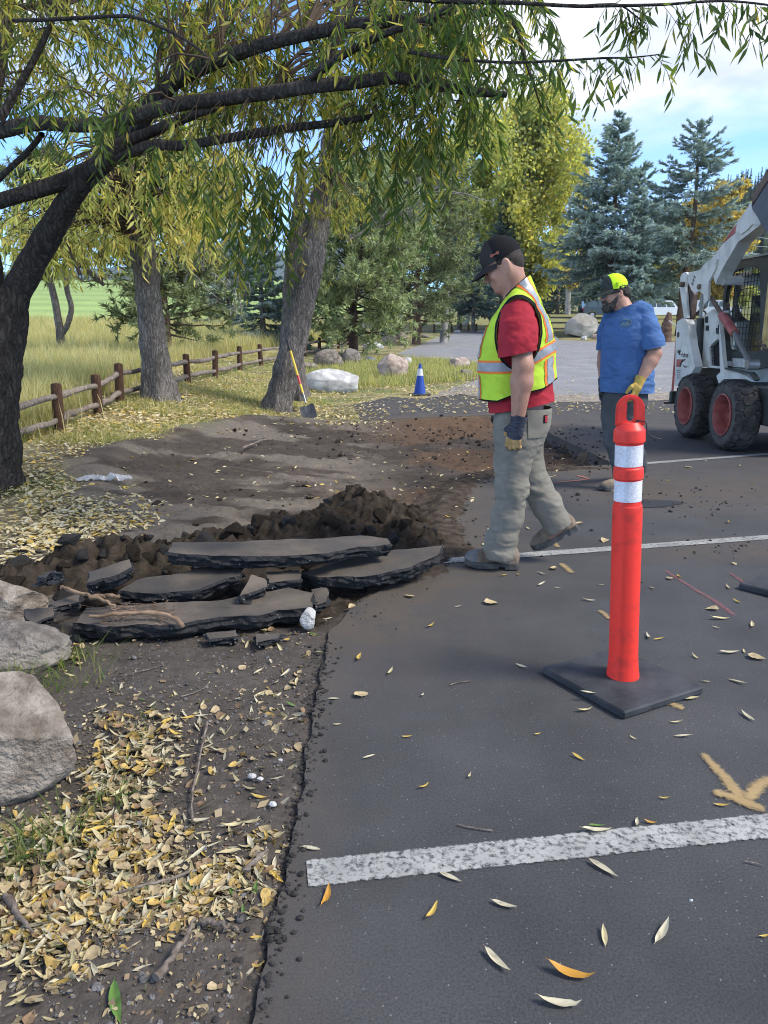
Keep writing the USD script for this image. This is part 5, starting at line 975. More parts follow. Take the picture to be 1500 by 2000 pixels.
# T-shirt
F = Field(O1 + [-.42, -.42, .75], O1 + [.42, .42, 1.6], .0075)
tor = [sect(815, 957, 1083, .185), sect(790, 955, 1083, .185), sect(760, 950, 1079, .185), sect(720, 949, 1076, .188), sect(680, 953, 1074, .195), sect(640, 962, 1068, .205), sect(612, 975, 1058, .185), sect(592, 988, 1050, .12), sect(572, 998, 1043, .085), sect(548, 1004, 1034, .06)]
F.stack(fr, tor, .03); F.cap(w(1012, 598, .16), w(1012, 598, -.16), .048, k=.05)
v, f = F.mesh(); x, y = fr.x(v), fr.y(v); zf, zb = w(965, 805)[2], w(1083, 782)[2]; xf, xb = fr.x(w(958, 805)), fr.x(w(1083, 782)); hem = zb + (zf - zb) * np.clip((x - xb) / (xf - xb), 0, 1); arm = np.abs(y) > .165 + .05 * (v[:, 2] < 1.0)
col_ = w(1030, 545); cof = w(984, 584); cn = unit(np.array([-(col_[2] - cof[2]), 0, -(fr.x(cof) - fr.x(col_))])); neck = (v[:, 2] - cof[2]) - (col_[2] - cof[2]) * (x - fr.x(cof)) / (fr.x(col_) - fr.x(cof)) + .006
val = np.maximum(hem - v[:, 2], np.where(v[:, 2] > w(1010, 600)[2], neck, -1)); v, f, _ = clip(v, f, val)
v = wrinkle(v, f, .007, [8, 8, 11], 13, fr.o); shirt1 = obj('shirt', (v - O1, f), red_m, P1, smooth=True)
def sleeve(T, O, parent, rows, cut_p, cut_n, m, seed):
    r = np.array(rows); F = Field(r[:, :3].min(0) - .2, r[:, :3].max(0) + .2, .0065); F.chain(rows, .03); v, f = F.mesh(); v, f, _ = clip(v, f, (v - cut_p) @ cut_n)
    v = wrinkle(v, f, .007, [8, 8, 13], seed, np.zeros(2)); v = wrinkle(v, f, .0025, [20, 20, 26], seed + 1, np.zeros(2)); obj('sleeve', (v - O, f), m, parent, smooth=True)
for s_ in (-1, 1):
    a, b = w(978, 699, .25 * s_), w(1043, 685, .25 * s_); hx = unit(b - a); sleeve(P1, O1, shirt1, [np.r_[w(1010, 600, .120 * s_), .062], np.r_[w(1011, 612, .155 * s_), .074], np.r_[w(1012, 640, .195 * s_), .086], np.r_[w(1012, 672, .225 * s_), .091], np.r_[w(1011, 720, .245 * s_), .092]], (a + b) / 2, unit(np.array([0, 0, -1.0]) - hx * (np.array([0, 0, -1.0]) @ hx)), red_m, 31 + s_)
# safety vest
F = Field(O1 + [-.42, -.42, .8], O1 + [.42, .42, 1.62], .007); tv = [[a, b, c + .010, d + .014] for a, b, c, d in [sect(815, 945, 1083, .19), sect(780, 942, 1083, .19), sect(740, 940, 1082, .19), sect(700, 940, 1080, .195), sect(660, 949, 1078, .203), sect(625, 962, 1068, .208), sect(600, 978, 1055, .17), sect(580, 992, 1050, .12), sect(558, 1002, 1040, .09), sect(540, 1008, 1031, .065)]]
F.stack(fr, tv, .03); F.cap(w(1012, 598, .165), w(1012, 598, -.165), .060, k=.05); v, f = F.mesh(); x, y = fr.x(v), fr.y(v)
hz = np.interp(x, [fr.x(w(1083, 740)), fr.x(w(1060, 757)), fr.x(w(1000, 770)), fr.x(w(976, 780)), fr.x(w(942, 780))], [w(1083, 740)[2], w(1060, 757)[2], w(1000, 770)[2], w(976, 780)[2], w(942, 779)[2]]); v_h = hz - v[:, 2]
ac = w(1012, 652, .2); ah = np.where(np.abs(y) > .10, 1 - np.sqrt(((x - fr.x(ac)) / .108) ** 2 + ((v[:, 2] - ac[2]) / .172) ** 2), -1) * .1
c1, c2 = w(1029, 542), w(983, 590); neck = (v[:, 2] - c2[2]) - (c1[2] - c2[2]) * (x - fr.x(c2)) / (fr.x(c1) - fr.x(c2)); front = np.where(x > fr.x(w(990, 600)), .035 - np.abs(y) + np.clip((v[:, 2] - w(950, 690)[2]) * .35, 0, .08), -1)
val = np.maximum.reduce([v_h, ah, np.where(v[:, 2] > w(1010, 610)[2], neck, -1), front]); v = wrinkle(v, f, .0055, [6, 6, 8], 23, fr.o); v = wrinkle(v, f, .0016, [20, 20, 20], 24, fr.o); v, f, ex = clip(v, f, val, np.c_[val]); vest = obj('safety_vest', (v - O1, f), lime_m, P1, smooth=True); x, y = fr.x(v), fr.y(v); ev = ex[:, 0]
a = band(v, f, ev + .0035, .0055, .0025); obj('edge_binding', (a[0] - O1, a[1]), black_m, vest, smooth=True)
bz = np.interp(x, [fr.x(w(1082, 676)), fr.x(w(1044, 698)), fr.x(w(1000, 714)), fr.x(w(943, 715))], [w(1082, 676)[2], w(1044, 698)[2], w(1000, 714)[2], w(943, 715)[2]]) + .0
for nm, d, (orn) in (('belt', v[:, 2] - bz, 0), ('shoulder', np.abs(y) - np.interp(x, [-.08, .02, .10], [.125, .115, .070]), 1)):
    keep = np.where(ev > -.012, 1.0, -1)
    for half, off, mm, pn in ((.034, .0022 + .001 * orn, tape_o, 'orange_trim'), (.0225, .0042 + .001 * orn, silver_m, 'reflective_stripe')):
        if orn: dd = np.where(np.abs(v[:, 2] - bz) < .040, 1.0, np.abs(d) - half)
        else: dd = np.abs(d) - half
        n_ = normals_of(v, f); vv, ff, e2 = clip(v, f, np.maximum(dd, ev + .006), n_)
        if len(vv):
            lab = trimesh.graph.connected_component_labels(trimesh.Trimesh(vv, ff, process=False).face_adjacency, node_count=len(ff))
            for k in range(lab.max() + 1):
                q = ff[lab == k]; kp = np.unique(q); mm_ = np.full(len(vv), -1); mm_[kp] = np.arange(len(kp))
                if len(q) > 12: obj(pn, ((vv + e2[:, :3] * off - O1)[kp], mm_[q]), mm, vest, smooth=True)
cloth_v = (v, f); Ub, Wb = unit(-np.r_[fr.l, 0]), np.array([0, 0, 1.0])
t = meshkit.text_mesh('PAR', .024, .001, True); t = t.subdivide() if len(t.vertices) < 900 else t; cb = w(1072, 658, .085); tvv = drape(np.array(t.vertices), fr.p(fr.x(w(1078, 658)), .085, w(1078, 655)[2] - .012), Ub, Wb, cloth_v, .003); obj('vest_lettering', (tvv - O1, t.faces), black_m, vest)
em = MB()
for r0 in (.086, .058): em.mesh(trimesh.creation.annulus(r0 - .0025, r0, .0008, sections=60))
for k in range(26):
    a = k / 26 * 2 * np.pi; em.mesh(box(.004, .013, .0008, (math.cos(a) * .072, math.sin(a) * .072, 0), rz=a + np.pi / 2))
ev_, ef_ = em.out(); obj('vest_emblem', (drape(ev_, fr.p(fr.x(w(1070, 610)), .0, w(1070, 612)[2]), Ub, Wb, cloth_v, .003) - O1, ef_), black_m, vest)
tg = box(.004, .032, .024); obj('collar_tag', (tg.vertices @ Frame((0, 0), fr.deg).R().T[:, :] * 1 + fr.p(fr.x(w(1040, 556)) , .0, w(1040, 556)[2]) - O1, tg.faces), black_m, vest)
v_, f_ = tube(np.array([w(947, 668, .08), w(946, 690, .085)]), .008, 6); obj('clip_buckle', (v_ - O1, f_), black_m, vest)
# boots and gloves
bz0 = fr.R(); boot(P1, O1, np.r_[(w(979, 1097, .10))[:2], .006], bz0, boot_m, rub_m, toe_m, charcoal_m, .98)
RR = Frame((0, 0), 163).R(math.radians(33)); boot(P1, O1, w(1113, 1024, -.09) - RR @ np.array([-.06, 0, .05]) + np.array([0, 0, .0]), RR, boot_m, rub_m, None, None, .95)
wrL = w(1012, 815, .235); elL = w(1022, 716, .255); glove(P1, O1, wrL + unit(wrL - elL) * .035, unit(wrL - elL) + np.r_[fr.f * .15, 0], -np.r_[fr.l, 0] - np.r_[fr.f, 0] * .35, np.r_[fr.f, 0], (knit_m, tan_m), 1.0, 1.0, knit_m)
wrR = w(1008, 812, -.20); elR = w(1018, 716, -.23); glove(P1, O1, wrR + unit(wrR - elR) * .035, unit(wrR - elR), np.r_[fr.l, 0], np.r_[fr.f, 0], (knit_m, tan_m), .8, 1.0, knit_m)

# ------------------------------------------------------------------ the man in the blue T-shirt
g2 = gat(1214, 952); f2 = Frame((g2[0], g2[1]), 214.0); O2 = np.array([g2[0], g2[1], 0.0]); w2 = f2.w
P2 = thing('person', 'bearded man in blue T-shirt and lime cap standing behind the orange post', 'person', O2)
sk2m = skin_mat('tanned_skin', (.35, .185, .125), (.46, .26, .18)); blue_m = cloth('blue_cotton', (.070, .140, .300), .22); dgrey = cloth('grey_canvas', (.075, .077, .078), .25); lime2 = cloth('neon_mesh', (.55, .88, .03), .1); green_d = cloth('dark_green_cloth', (.045, .055, .045), .2); yel_l = noisy('yellow_leather', (.32, .20, .035), (.50, .34, .08), scale=18, rough=.75, bump=.5, bscale=90, dist=.003)
z_at = lambda py: at(1215, py, O2[1])[2]
def s2(py, lp, rp, a, b):
    """section whose outline spans the pixels lp to rp"""
    p, q = at(lp, py, O2[1]), at(rp, py, O2[1]); c = (p + q) / 2; ext = abs(q[0] - p[0]) / 2; ca, sa = abs(f2.f[0]), abs(f2.l[0]); k = ext / math.hypot(a * ca, b * sa); xc = (c[0] - O2[0]) / f2.f[0] * .62; return [c[2], xc, a * k, b * k]
F2 = Field(O2 + [-.5, -.5, 0], O2 + [.5, .5, 1.86], .0095)
hd = Frame((O2[0], O2[1]), 188); C2 = at(1200, 571, O2[1] + .02); R2 = hd.R(math.radians(10)); h2 = head_parts(F2, C2, R2, 1.0)
F2.cap(h2(-.03, 0, -.05), at(1222, 612, O2[1]), .066, .08, .03)
T2s = [s2(775, 1186, 1252, .14, .17), s2(700, 1184, 1256, .145, .18), s2(650, 1186, 1258, .14, .19), s2(618, 1196, 1256, .11, .17), s2(600, 1206, 1246, .07, .09)]; F2.stack(f2, T2s, .03)
shl, ell_, wrl = at(1263, 628, O2[1] - .16), at(1279, 690, O2[1] - .22), at(1251, 742, O2[1] - .26); shr, elr, wrr = at(1192, 628, O2[1] + .16), at(1180, 695, O2[1] + .22), at(1178, 745, O2[1] + .12)
for a, b, c in ((shl, ell_, wrl), (shr, elr, wrr)): F2.chain([np.r_[a, .062], np.r_[(a + b) / 2, .062], np.r_[b, .054], np.r_[b + (c - b) * .3, .056], np.r_[c, .036]], .02); F2.cap(c, c + unit(c - b) * .07, .03, .028, .01)
hl, kl, al = at(1198, 800, O2[1] + .02), at(1203, 870, O2[1] - .06), at(1209, 946, O2[1] - .10); hr, kr, ar_ = at(1226, 800, O2[1] - .02), at(1236, 862, O2[1] + .14), at(1248, 910, O2[1] + .36)
for a, b, c in ((hl, kl, al), (hr, kr, ar_)): F2.chain([np.r_[a, .07], np.r_[b, .05], np.r_[c, .036]], .02); F2.cap(c, c + np.array([-.08, -.05, -.05]), .034, .03)
F2.cap(at(1198, 790, O2[1]), at(1228, 790, O2[1]), .09, k=.05); v, f = F2.mesh(); obj('body', (v - O2, f), sk2m, P2, smooth=True)
F = Field(C2 - .2, C2 + .18, .006); F.ell(h2(-.012, 0, .03), [.096, .085, .090], R2, 0); F.ell(h2(-.062, 0, -.015), [.060, .074, .062], R2, .02); v, f = F.mesh(); L = (v - C2) @ R2; v, f, _ = clip(v, f, np.maximum.reduce([L[:, 2] - .06, -(L[:, 2] + .075), np.where(L[:, 0] > -.035, np.maximum(L[:, 0] - .04, -(L[:, 2] - .0)), -1)])); v = wrinkle(v, f, .008, [60, 60, 60], 3, np.zeros(2)); obj('hair', (v - O2, f), hair_m, P2, smooth=True)
F = Field(C2 - .2, C2 + .18, .005)
for s in (-1, 1): F.cap(h2(.012, s * .060, -.050), h2(.055, s * .036, -.105), .022, .026, .02); F.cap(h2(.090, s * .022, -.060), h2(.104, 0, -.058), .008, .010, .01); F.cap(h2(.055, s * .036, -.105), h2(.086, s * .012, -.112), .026, .024, .02); F.cap(h2(.090, s * .026, -.062), h2(.080, s * .028, -.10), .010, .016, .01)
F.ell(h2(.080, 0, -.122), [.028, .034, .030], R2, .02); v, f = F.mesh(); v = wrinkle(v, f, .004, [90, 90, 90], 8, np.zeros(2)); obj('beard', (v - O2, f), noisy('greying_beard', (.022, .017, .014), (.10, .082, .068), scale=60, rough=.85, bump=.9, bscale=260, dist=.004), P2, smooth=True)
lens = noisy('mirrored_lens', (.01, .07, .12), (.02, .16, .24), scale=6, rough=.08, bump=0, spec=.9)
g = obj('sunglasses', (lambda q: (q[0] - O2, q[1]))(tube(np.array([h2(.108, -.06, -.004), h2(.113, -.03, .004), h2(.116, 0, .006), h2(.113, .03, .004), h2(.104, .062, -.002), h2(.04, .084, .0), h2(-.01, .086, .0)]), .0035, 6)), black_m, P2, smooth=True)
for s in (-1, 1):
    U, S = np.meshgrid(np.linspace(-1, 1, 9), np.linspace(-1, 1, 7), indexing='ij'); pts = np.array([h2(.116 - .014 * (abs(a * .5 + .5)) ** 2, s * (.034 + .029 * a), -.008 + .018 * b * (1 - .25 * a * a)) for a, b in zip(U.ravel(), S.ravel())]); i, j = np.meshgrid(np.arange(8), np.arange(6), indexing='ij'); q4 = np.stack([i * 7 + j, (i + 1) * 7 + j, (i + 1) * 7 + j + 1, i * 7 + j + 1], -1).reshape(-1, 4); obj('lens', (pts - O2, q4), lens, g, smooth=True)
cap_parts(P2, O2, C2, R2, green_d, lime2, green_d, split=.045)
em = MB(); em.mesh(trimesh.creation.annulus(.011, .0125, .002)); em.mesh(box(.016, .003, .002, (0, -.002, 0), rz=.5)); em.mesh(box(.010, .003, .002, (-.004, .004, 0), rz=-.7)); em.mesh(box(.030, .0025, .002, (0, -.018, 0))); ev_, ef_ = em.out(); bas = h2(.012, .0905, .066); obj('cap_emblem', (bas + np.outer(ev_[:, 0], -R2[:, 0]) + np.outer(ev_[:, 1], R2[:, 2]) + np.outer(ev_[:, 2] + .004, R2[:, 1]) - O2, ef_), green_d, P2)
# trousers
F = Field(O2 + [-.5, -.5, .03], O2 + [.5, .6, 1.05], .008); F.stack(f2, [s2(835, 1178, 1240, .14, .17), s2(810, 1174, 1246, .15, .18), s2(780, 1175, 1252, .15, .18), s2(752, 1178, 1254, .15, .18)], .04)
F.chain([np.r_[at(1197, 815, O2[1] + .0), .092], np.r_[at(1200, 862, O2[1] - .05), .078], np.r_[at(1207, 895, O2[1] - .07), .062], np.r_[at(1211, 925, O2[1] - .09), .055], np.r_[at(1211, 952, O2[1] - .10), .056]], .03); F.chain([np.r_[at(1224, 815, O2[1]), .098], np.r_[at(1231, 858, O2[1] + .13), .08], np.r_[at(1243, 893, O2[1] + .28), .074], np.r_[at(1248, 912, O2[1] + .36), .068]], .03)
v, f = F.mesh(); va = np.maximum(v[:, 2] - z_at(757), np.where(v[:, 1] > O2[1] + .2, at(1248, 908, O2[1] + .36)[2] - v[:, 2], at(1203, 942, O2[1] - .1)[2] - v[:, 2])); v, f, _ = clip(v, f, va); v = wrinkle(v, f, .009 * np.clip(1.9 * fbm(v * [5, 5, 7], 2, 62) - .25, .15, 1.4), [8, 8, 15], 6, f2.o); obj('trousers', (v - O2, f), dgrey, P2, smooth=True)
# T-shirt
F = Field(O2 + [-.55, -.55, .7], O2 + [.55, .55, 1.62], .0075); F.stack(f2, [s2(780, 1175, 1268, .165, .19), s2(750, 1174, 1266, .17, .19), s2(700, 1173, 1262, .18, .195), s2(660, 1174, 1262, .17, .20), s2(630, 1182, 1262, .15, .20), s2(610, 1196, 1258, .12, .17), s2(597, 1206, 1250, .085, .12), s2(586, 1214, 1242, .06, .08)], .03)
F.cap(at(1254, 605, O2[1] - .12), at(1196, 612, O2[1] + .12), .05, k=.05);
v, f = F.mesh(); yl = f2.y(v); c1, c2 = at(1238, 588, O2[1] + .0), at(1200, 606, O2[1] - .05); nck = np.where(v[:, 2] > z_at(625), v[:, 2] - (c2[2] + (c1[2] - c2[2]) * np.clip((v[:, 0] - c2[0]) / (c1[0] - c2[0]), -.5, 1.1)) + .01, -1)
v, f, _ = clip(v, f, np.maximum(z_at(766) - v[:, 2] + .03 * f2.x(v), nck)); v = wrinkle(v, f, .0022, [18, 18, 28], 17, f2.o); v = wrinkle(v, f, .0075 + .006 * np.exp(-((v[:, 2] - z_at(735)) / .08) ** 2), [6, 6, 13], 16, f2.o); shirt2 = obj('shirt', (v - O2, f), blue_m, P2, smooth=True)
sleeve(P2, O2, shirt2, [np.r_[at(1250, 604, O2[1] - .08), .062], np.r_[at(1256, 613, O2[1] - .12), .076], np.r_[at(1264, 640, O2[1] - .16), .086], np.r_[at(1272, 668, O2[1] - .19), .092], np.r_[at(1279, 705, O2[1] - .22), .096]], at(1279, 678, O2[1] - .21), unit(np.array([.25, 0, -1.0])), blue_m, 41)
sleeve(P2, O2, shirt2, [np.r_[at(1197, 614, O2[1] + .11), .07], np.r_[at(1189, 650, O2[1] + .17), .084], np.r_[at(1184, 700, O2[1] + .22), .088]], at(1183, 684, O2[1] + .21), np.array([0, 0, -1.0]), blue_m, 42)
em = MB(); t_ = np.linspace(0, 2 * np.pi, 40); em.mesh(prism(Polygon(np.c_[.048 * np.cos(t_), .034 * np.sin(t_)]).difference(Polygon(np.c_[.043 * np.cos(t_), .029 * np.sin(t_)])), .001)); em.mesh(prism(Polygon([(-.042, -.012), (-.015, .006), (-.004, -.004), (.012, .022), (.040, -.012), (.010, -.022)]), .001)); em.mesh(prism(Point(.026, .018).buffer(.008), .001)); ev_, ef_ = em.out(); pc = w2(1212, 631, .085); obj('shirt_emblem', (drape(ev_, np.r_[pc[:2], pc[2]], unit(np.r_[f2.l, 0]), np.array([0, 0, 1.0]), (v, f), .004) - O2, ef_), cloth('pale_print', (.30, .40, .42), .3), P2)
boot(P2, O2, np.r_[at(1211, 958, O2[1] - .10)[:2], .0], Frame((0, 0), 196).R(), boot_m, rub_m, None, charcoal_m, .92); boot(P2, O2, np.r_[at(1250, 915, O2[1] + .36)[:2], .055], Frame((0, 0), 196).R(math.radians(24)), dgrey, rub_m, None, None, .98)
glove(P2, O2, wrl + unit(wrl - ell_) * .03, unit(wrl - ell_) + np.array([0, 0, -.5]), -np.r_[f2.l, 0] + np.r_[f2.f, 0] * .2, np.r_[f2.f, 0], (None, yel_l), .75, 1.05, yel_l)
glove(P2, O2, wrr + unit(wrr - elr) * .03, unit(wrr - elr) + np.array([0, 0, -.5]), np.r_[f2.l, 0], np.r_[f2.f, 0], (None, dgrey), .75, 1.05, dgrey)
# ================================================================== the compact loader at the right
LX = 3.845; wf_, wr_ = atx(1410, 810, LX), atx(1337.5, 791.6, LX); RT = .402; Lz = 0.0
LO = np.array([4.65, 9.35, 0.0])
LD = thing('compact_loader', 'white compact loader with red rims and raised bucket, cut by the right edge', 'loader', LO)
lw = noisy('loader_white', (.36, .36, .32), (.56, .56, .51), scale=5, detail=8, lo=.3, hi=.55, rough=.5, bump=.08, bscale=60, dist=.002, spec=.4)
ldk = noisy('loader_dark', (.020, .024, .022), (.040, .046, .043), scale=6, rough=.55, bump=.1, spec=.4); lbk = noisy('bucket_steel', (.040, .042, .052), (.075, .078, .090), scale=4, rough=.5, bump=.15, spec=.5); lrust = noisy('rusty_steel', (.060, .040, .030), (.17, .125, .095), scale=9, detail=8, rough=.8, bump=.4)
lred = noisy('loader_red', (.23, .055, .048), (.37, .115, .095), scale=8, rough=.55, bump=.12); lyel = noisy('faded_yellow_paint', (.30, .22, .08), (.50, .38, .15), scale=9, rough=.7, bump=.2); tyre_m = noisy('tyre_rubber', (.020, .018, .017), (.058, .053, .048), scale=9, detail=7, rough=.9, bump=.3, spec=.2); side_m = noisy('dusty_sidewall', (.050, .046, .040), (.095, .085, .072), scale=10, rough=.9, bump=.15); chrome = plain('grey_rod', (.22, .22, .21), rough=.35, metallic=.6); mesh_m = plain('black_bar', (.012, .012, .012), rough=.6)
lglass = mat('cab_glass', {'t': ('transparent_bsdf', dict(color=(.72, .78, .78))), 'g': ('glossy_bsdf', dict(roughness=.05)), 'fr': ('fresnel', dict(IOR=1.5)), 'm': ('mix_closure', {})}, [('fr.fac', 'm.fac'), ('t.BSDF', 'm.closure1'), ('g.BSDF', 'm.closure2')], surface='m.closure')
def yz(pts, X):
    """pixels to (y, z) on the plane x = X"""
    return [tuple(atx(a, b, X)[1:]) for a, b in pts]
def z1(*p): return [(1300 + a / 6.667, 320 + b / 6.667) for a, b in p]
def z2(*p): return [(1300 + a / 6.667, 590 + b / 6.667) for a, b in p]
def plate(name, pts, X, th, m, parent=LD, hole=None, bev=.008, smooth=False, **k):
    """a plate cut from a (y, z) outline, th thick towards +x"""
    P = Polygon(pts).buffer(0); P = P.buffer(-bev).buffer(bev) if bev else P
    if hole is not None: P = P.difference(Polygon(hole).buffer(.0))
    P = max(getattr(P, 'geoms', [P]), key=lambda g: g.area)
    v, f = (lambda q: (np.array(q.vertices), np.array(q.faces)))(trimesh.creation.extrude_polygon(P, th, engine='earcut'))
    return obj(name, (np.c_[v[:, 2] + X, v[:, 0], v[:, 1]] - LO, f), m, parent, smooth=40 if smooth else False, **k)
def lt(name, P, R, m, parent=LD, sides=14): v, f = tube(np.asarray(P, float), R, sides); return obj(name, (v - LO, f), m, parent, smooth=35)
def lb(name, size, c, m, parent=LD, bevel=.012, **k): g = box(*size, at=np.asarray(c) - LO, bevel=bevel, **k); return obj(name, (g.vertices, g.faces), m, parent)
def wheel(cy, x_out, sgn, seed):
    """tyre with tread blocks and a dished red rim; sgn: way the outside faces along x"""
    c = np.array([x_out, cy, RT]); T_ = np.array([[0, 0, -sgn], [0, 1, 0], [sgn, 0, 0]], float).T
    W = .275; prof = [(.232, .012), (.250, .004), (.300, -.004), (.345, .0), (.368, .018), (.380, .05), (.382, W / 2), (.380, W - .05), (.368, W - .018), (.345, W), (.300, W + .004), (.250, W - .004), (.232, W - .012)]
    v, f = lathe(prof, 64); put = lambda q: np.c_[x_out - sgn * q[:, 2], cy + q[:, 0], RT + q[:, 1]] - LO
    ty = obj('tyre', (put(v), f if sgn > 0 else f[:, ::-1]), side_m, LD, smooth=50)
    n = 19; r = rng(seed); wd = 2 * np.pi / n
    def blockm(u0, pts):
        p = np.array(pts); p = np.vstack([p, p.mean(0)]); rad = np.interp(np.abs(p[:, 1] - W / 2), [0, .09, .115, .140], [.402, .400, .392, .366]); low = rad - .03; a = u0 + p[:, 0] * wd
        top = np.c_[rad * np.cos(a), rad * np.sin(a), p[:, 1]]; q = p.copy(); q[:-1] = p[-1] + (p[:-1] - p[-1]) * 1.06; a2 = u0 + q[:, 0] * wd; bot = np.c_[low * np.cos(a2), low * np.sin(a2), q[:, 1]]; k = len(p) - 1
        F = []
        for i in range(k): j = (i + 1) % k; F += [[i, j, k], [i + k + 1, j, i], [i + k + 1, j + k + 1, j]]
        return np.vstack([top, bot]), np.array(F)
    for i in range(n):
        u0 = i * wd
        for off, pts in ((0, [(-.42, .085), (-.05, .062), (.40, .085), (.42, .140), (.05, .200), (-.38, .175)]), (.5, [(-.44, .004), (.30, -.004), (.42, .030), (.38, .068), (-.02, .046), (-.40, .068)]), (.5, [(-.38, .195), (-.02, .215), (.40, .160), (.44, .235), (.36, .279), (-.42, .274)])):
            v, f = blockm(u0 + off * wd, pts); v = put(v); obj('tread_block', (v, f if sgn < 0 else f[:, ::-1]), tyre_m, ty)
    rp = [(.236, .006), (.238, -.008), (.228, -.012), (.219, .0), (.210, .055), (.206, .060), (.200, .125), (.190, .138), (.165, .140), (.120, .128), (.080, .122), (.0, .122)]
    v, f = lathe(rp, 48); rm = obj('rim', (put(v), f), lred, LD, smooth=40)
    for k in range(8):
        a = k / 8 * 2 * np.pi + .2; m = trimesh.creation.cylinder(.011, .02, sections=6); m.apply_translation([.135 * math.cos(a), .135 * math.sin(a), .122]); obj('wheel_bolt', (put(np.array(m.vertices)), m.faces), lred, rm)
    v, f = lathe([(.0, .092), (.05, .095), (.055, .125)], 20); obj('hub', (put(v), f), lred, rm, smooth=40)

for cy in (wf_[1], wr_[1]):
    wheel(cy, LX, -1, 3); wheel(cy, LX + 1.62, 1, 5)
# chassis and side structure
yF, yR = wf_[1] - .48, wr_[1] + .45
lb('chassis', (1.02, yR - yF, .40), (LX + .81, (yF + yR) / 2, .52), ldk)
lb('engine_bay', (.78, .75, .85), (LX + .83, yR - .32, 1.02), lw, bevel=.03); lb('tail_bumper', (1.15, .09, .22), (LX + .81, yR + .10, .48), ldk)
lb('bumper_end', (.12, .07, .15), np.array(atx(1317, 775, LX + .05)) , ldk); v = atx(1310, 787, LX); lt('tow_bar', [v + [-.09, 0, 0], v + [.1, 0, 0]], .012, mesh_m)
lb('rear_light_strip', (.025, .05, .75), np.array(atx(1317.5, 715, LX + .12)), lred)
up = plate('rear_upright', yz(z2((140, 300), (150, 255), (215, 212), (262, 232), (300, 320), (322, 560), (385, 840), (340, 925), (210, 985), (150, 1090), (120, 1090), (126, 700)), LX + .10), LX + .10, .10, lw)
plate('side_panel', yz(z2((330, 250), (500, 180), (620, 88), (690, 205), (722, 480), (740, 700), (765, 940), (745, 985), (718, 960), (708, 865), (390, 838), (330, 560)), LX + .28), LX + .28, .05, lw, hole=yz(z2((567, 592), (605, 540), (680, 480), (698, 500), (706, 838), (590, 826)), LX + .28))
for k in range(6):
    a, b = yz(z2((578 + k * 24, 560), (584 + k * 24, 830)), LX + .30); lt('vent_bar', [[LX + .30, *a], [LX + .30, *b]], .005, mesh_m, sides=5)
for k in range(6):
    a, b = yz(z2((575, 590 + k * 44), (704, 575 + k * 46)), LX + .305); lt('vent_bar', [[LX + .305, *a], [LX + .305, *b]], .005, mesh_m, sides=5)
plate('vent_back', yz(z2((560, 590), (690, 470), (715, 845), (580, 835)), LX + .345), LX + .345, .01, mesh_m, bev=0)
for q in (z2((515, 190), (552, 185), (552, 270), (515, 270)), z2((522, 305), (562, 305), (562, 372), (522, 372)), z2((655, 335), (680, 335), (678, 412), (655, 412)), z2((682, 292), (694, 292), (690, 420), (678, 420))): plate('slot', yz(q, LX + .277), LX + .276, .006, mesh_m, bev=0)
plate('front_fender', yz(z2((760, 870), (860, 885), (1050, 960), (1150, 1035), (1160, 1000), (1100, 930), (1130, 885), (1240, 868), (1310, 955), (1335, 1180), (1330, 1345), (1272, 1352), (1262, 1120), (1230, 1050), (1100, 1030), (960, 1010), (760, 1000), (690, 1060), (660, 960)), LX + .24), LX + .24, .06, lw)
plate('fender_rail', yz(z2((770, 850), (1040, 905), (1120, 915), (1190, 1000), (1160, 1030), (1090, 940), (900, 905), (770, 875)), LX + .22), LX + .22, .04, ldk)
plate('inner_wall', yz(z2((380, 850), (720, 870), (760, 1000), (690, 1080), (600, 1200), (450, 1000), (330, 930)), LX + .36), LX + .36, .05, ldk)
# cab
cx_ = LX + .42; cab = plate('cab_side', yz(z1((805, 1335), (850, 1300), (960, 1240), (1333, 1175), (1420, 1160), (1430, 2700)) + z2((1400, 830), (1150, 880), (765, 850), (752, 700), (745, 300)) + z1((742, 1750), (770, 1560)), cx_), cx_, .05, ldk, hole=yz(z1((850, 1420), (1000, 1355), (1195, 1340), (1225, 1380), (1235, 1800)) + z2((1230, 350), (1215, 640), (880, 640), (830, 600), (800, 200)) + z1((775, 1800), (790, 1650)), cx_))
plate('roof', yz(z1((800, 1330), (860, 1275), (960, 1225), (1333, 1155), (1430, 1140), (1430, 1170), (1333, 1185), (960, 1250), (870, 1300)), cx_ - .03), cx_ - .03, .84, noisy('roof_paint', (.12, .13, .13), (.22, .23, .23), scale=6, rough=.4, bump=.05))
far_x = cx_ + .74; plate('cab_side', yz(z1((805, 1335), (850, 1300), (960, 1240), (1333, 1175), (1420, 1160), (1430, 2700)) + z2((1400, 830), (1150, 880), (765, 850), (752, 700), (745, 300)) + z1((742, 1750), (770, 1560)), cx_), far_x, .05, ldk, hole=yz(z1((880, 1500), (960, 1460), (1100, 1460), (1190, 1520), (1200, 1700), (1150, 1820), (1000, 1830), (900, 1800), (860, 1640)), cx_))
y0, z0_ = yz(z1((800, 1330)), cx_)[0]; y1, zb_ = yz(z2((752, 840)), cx_)[0]

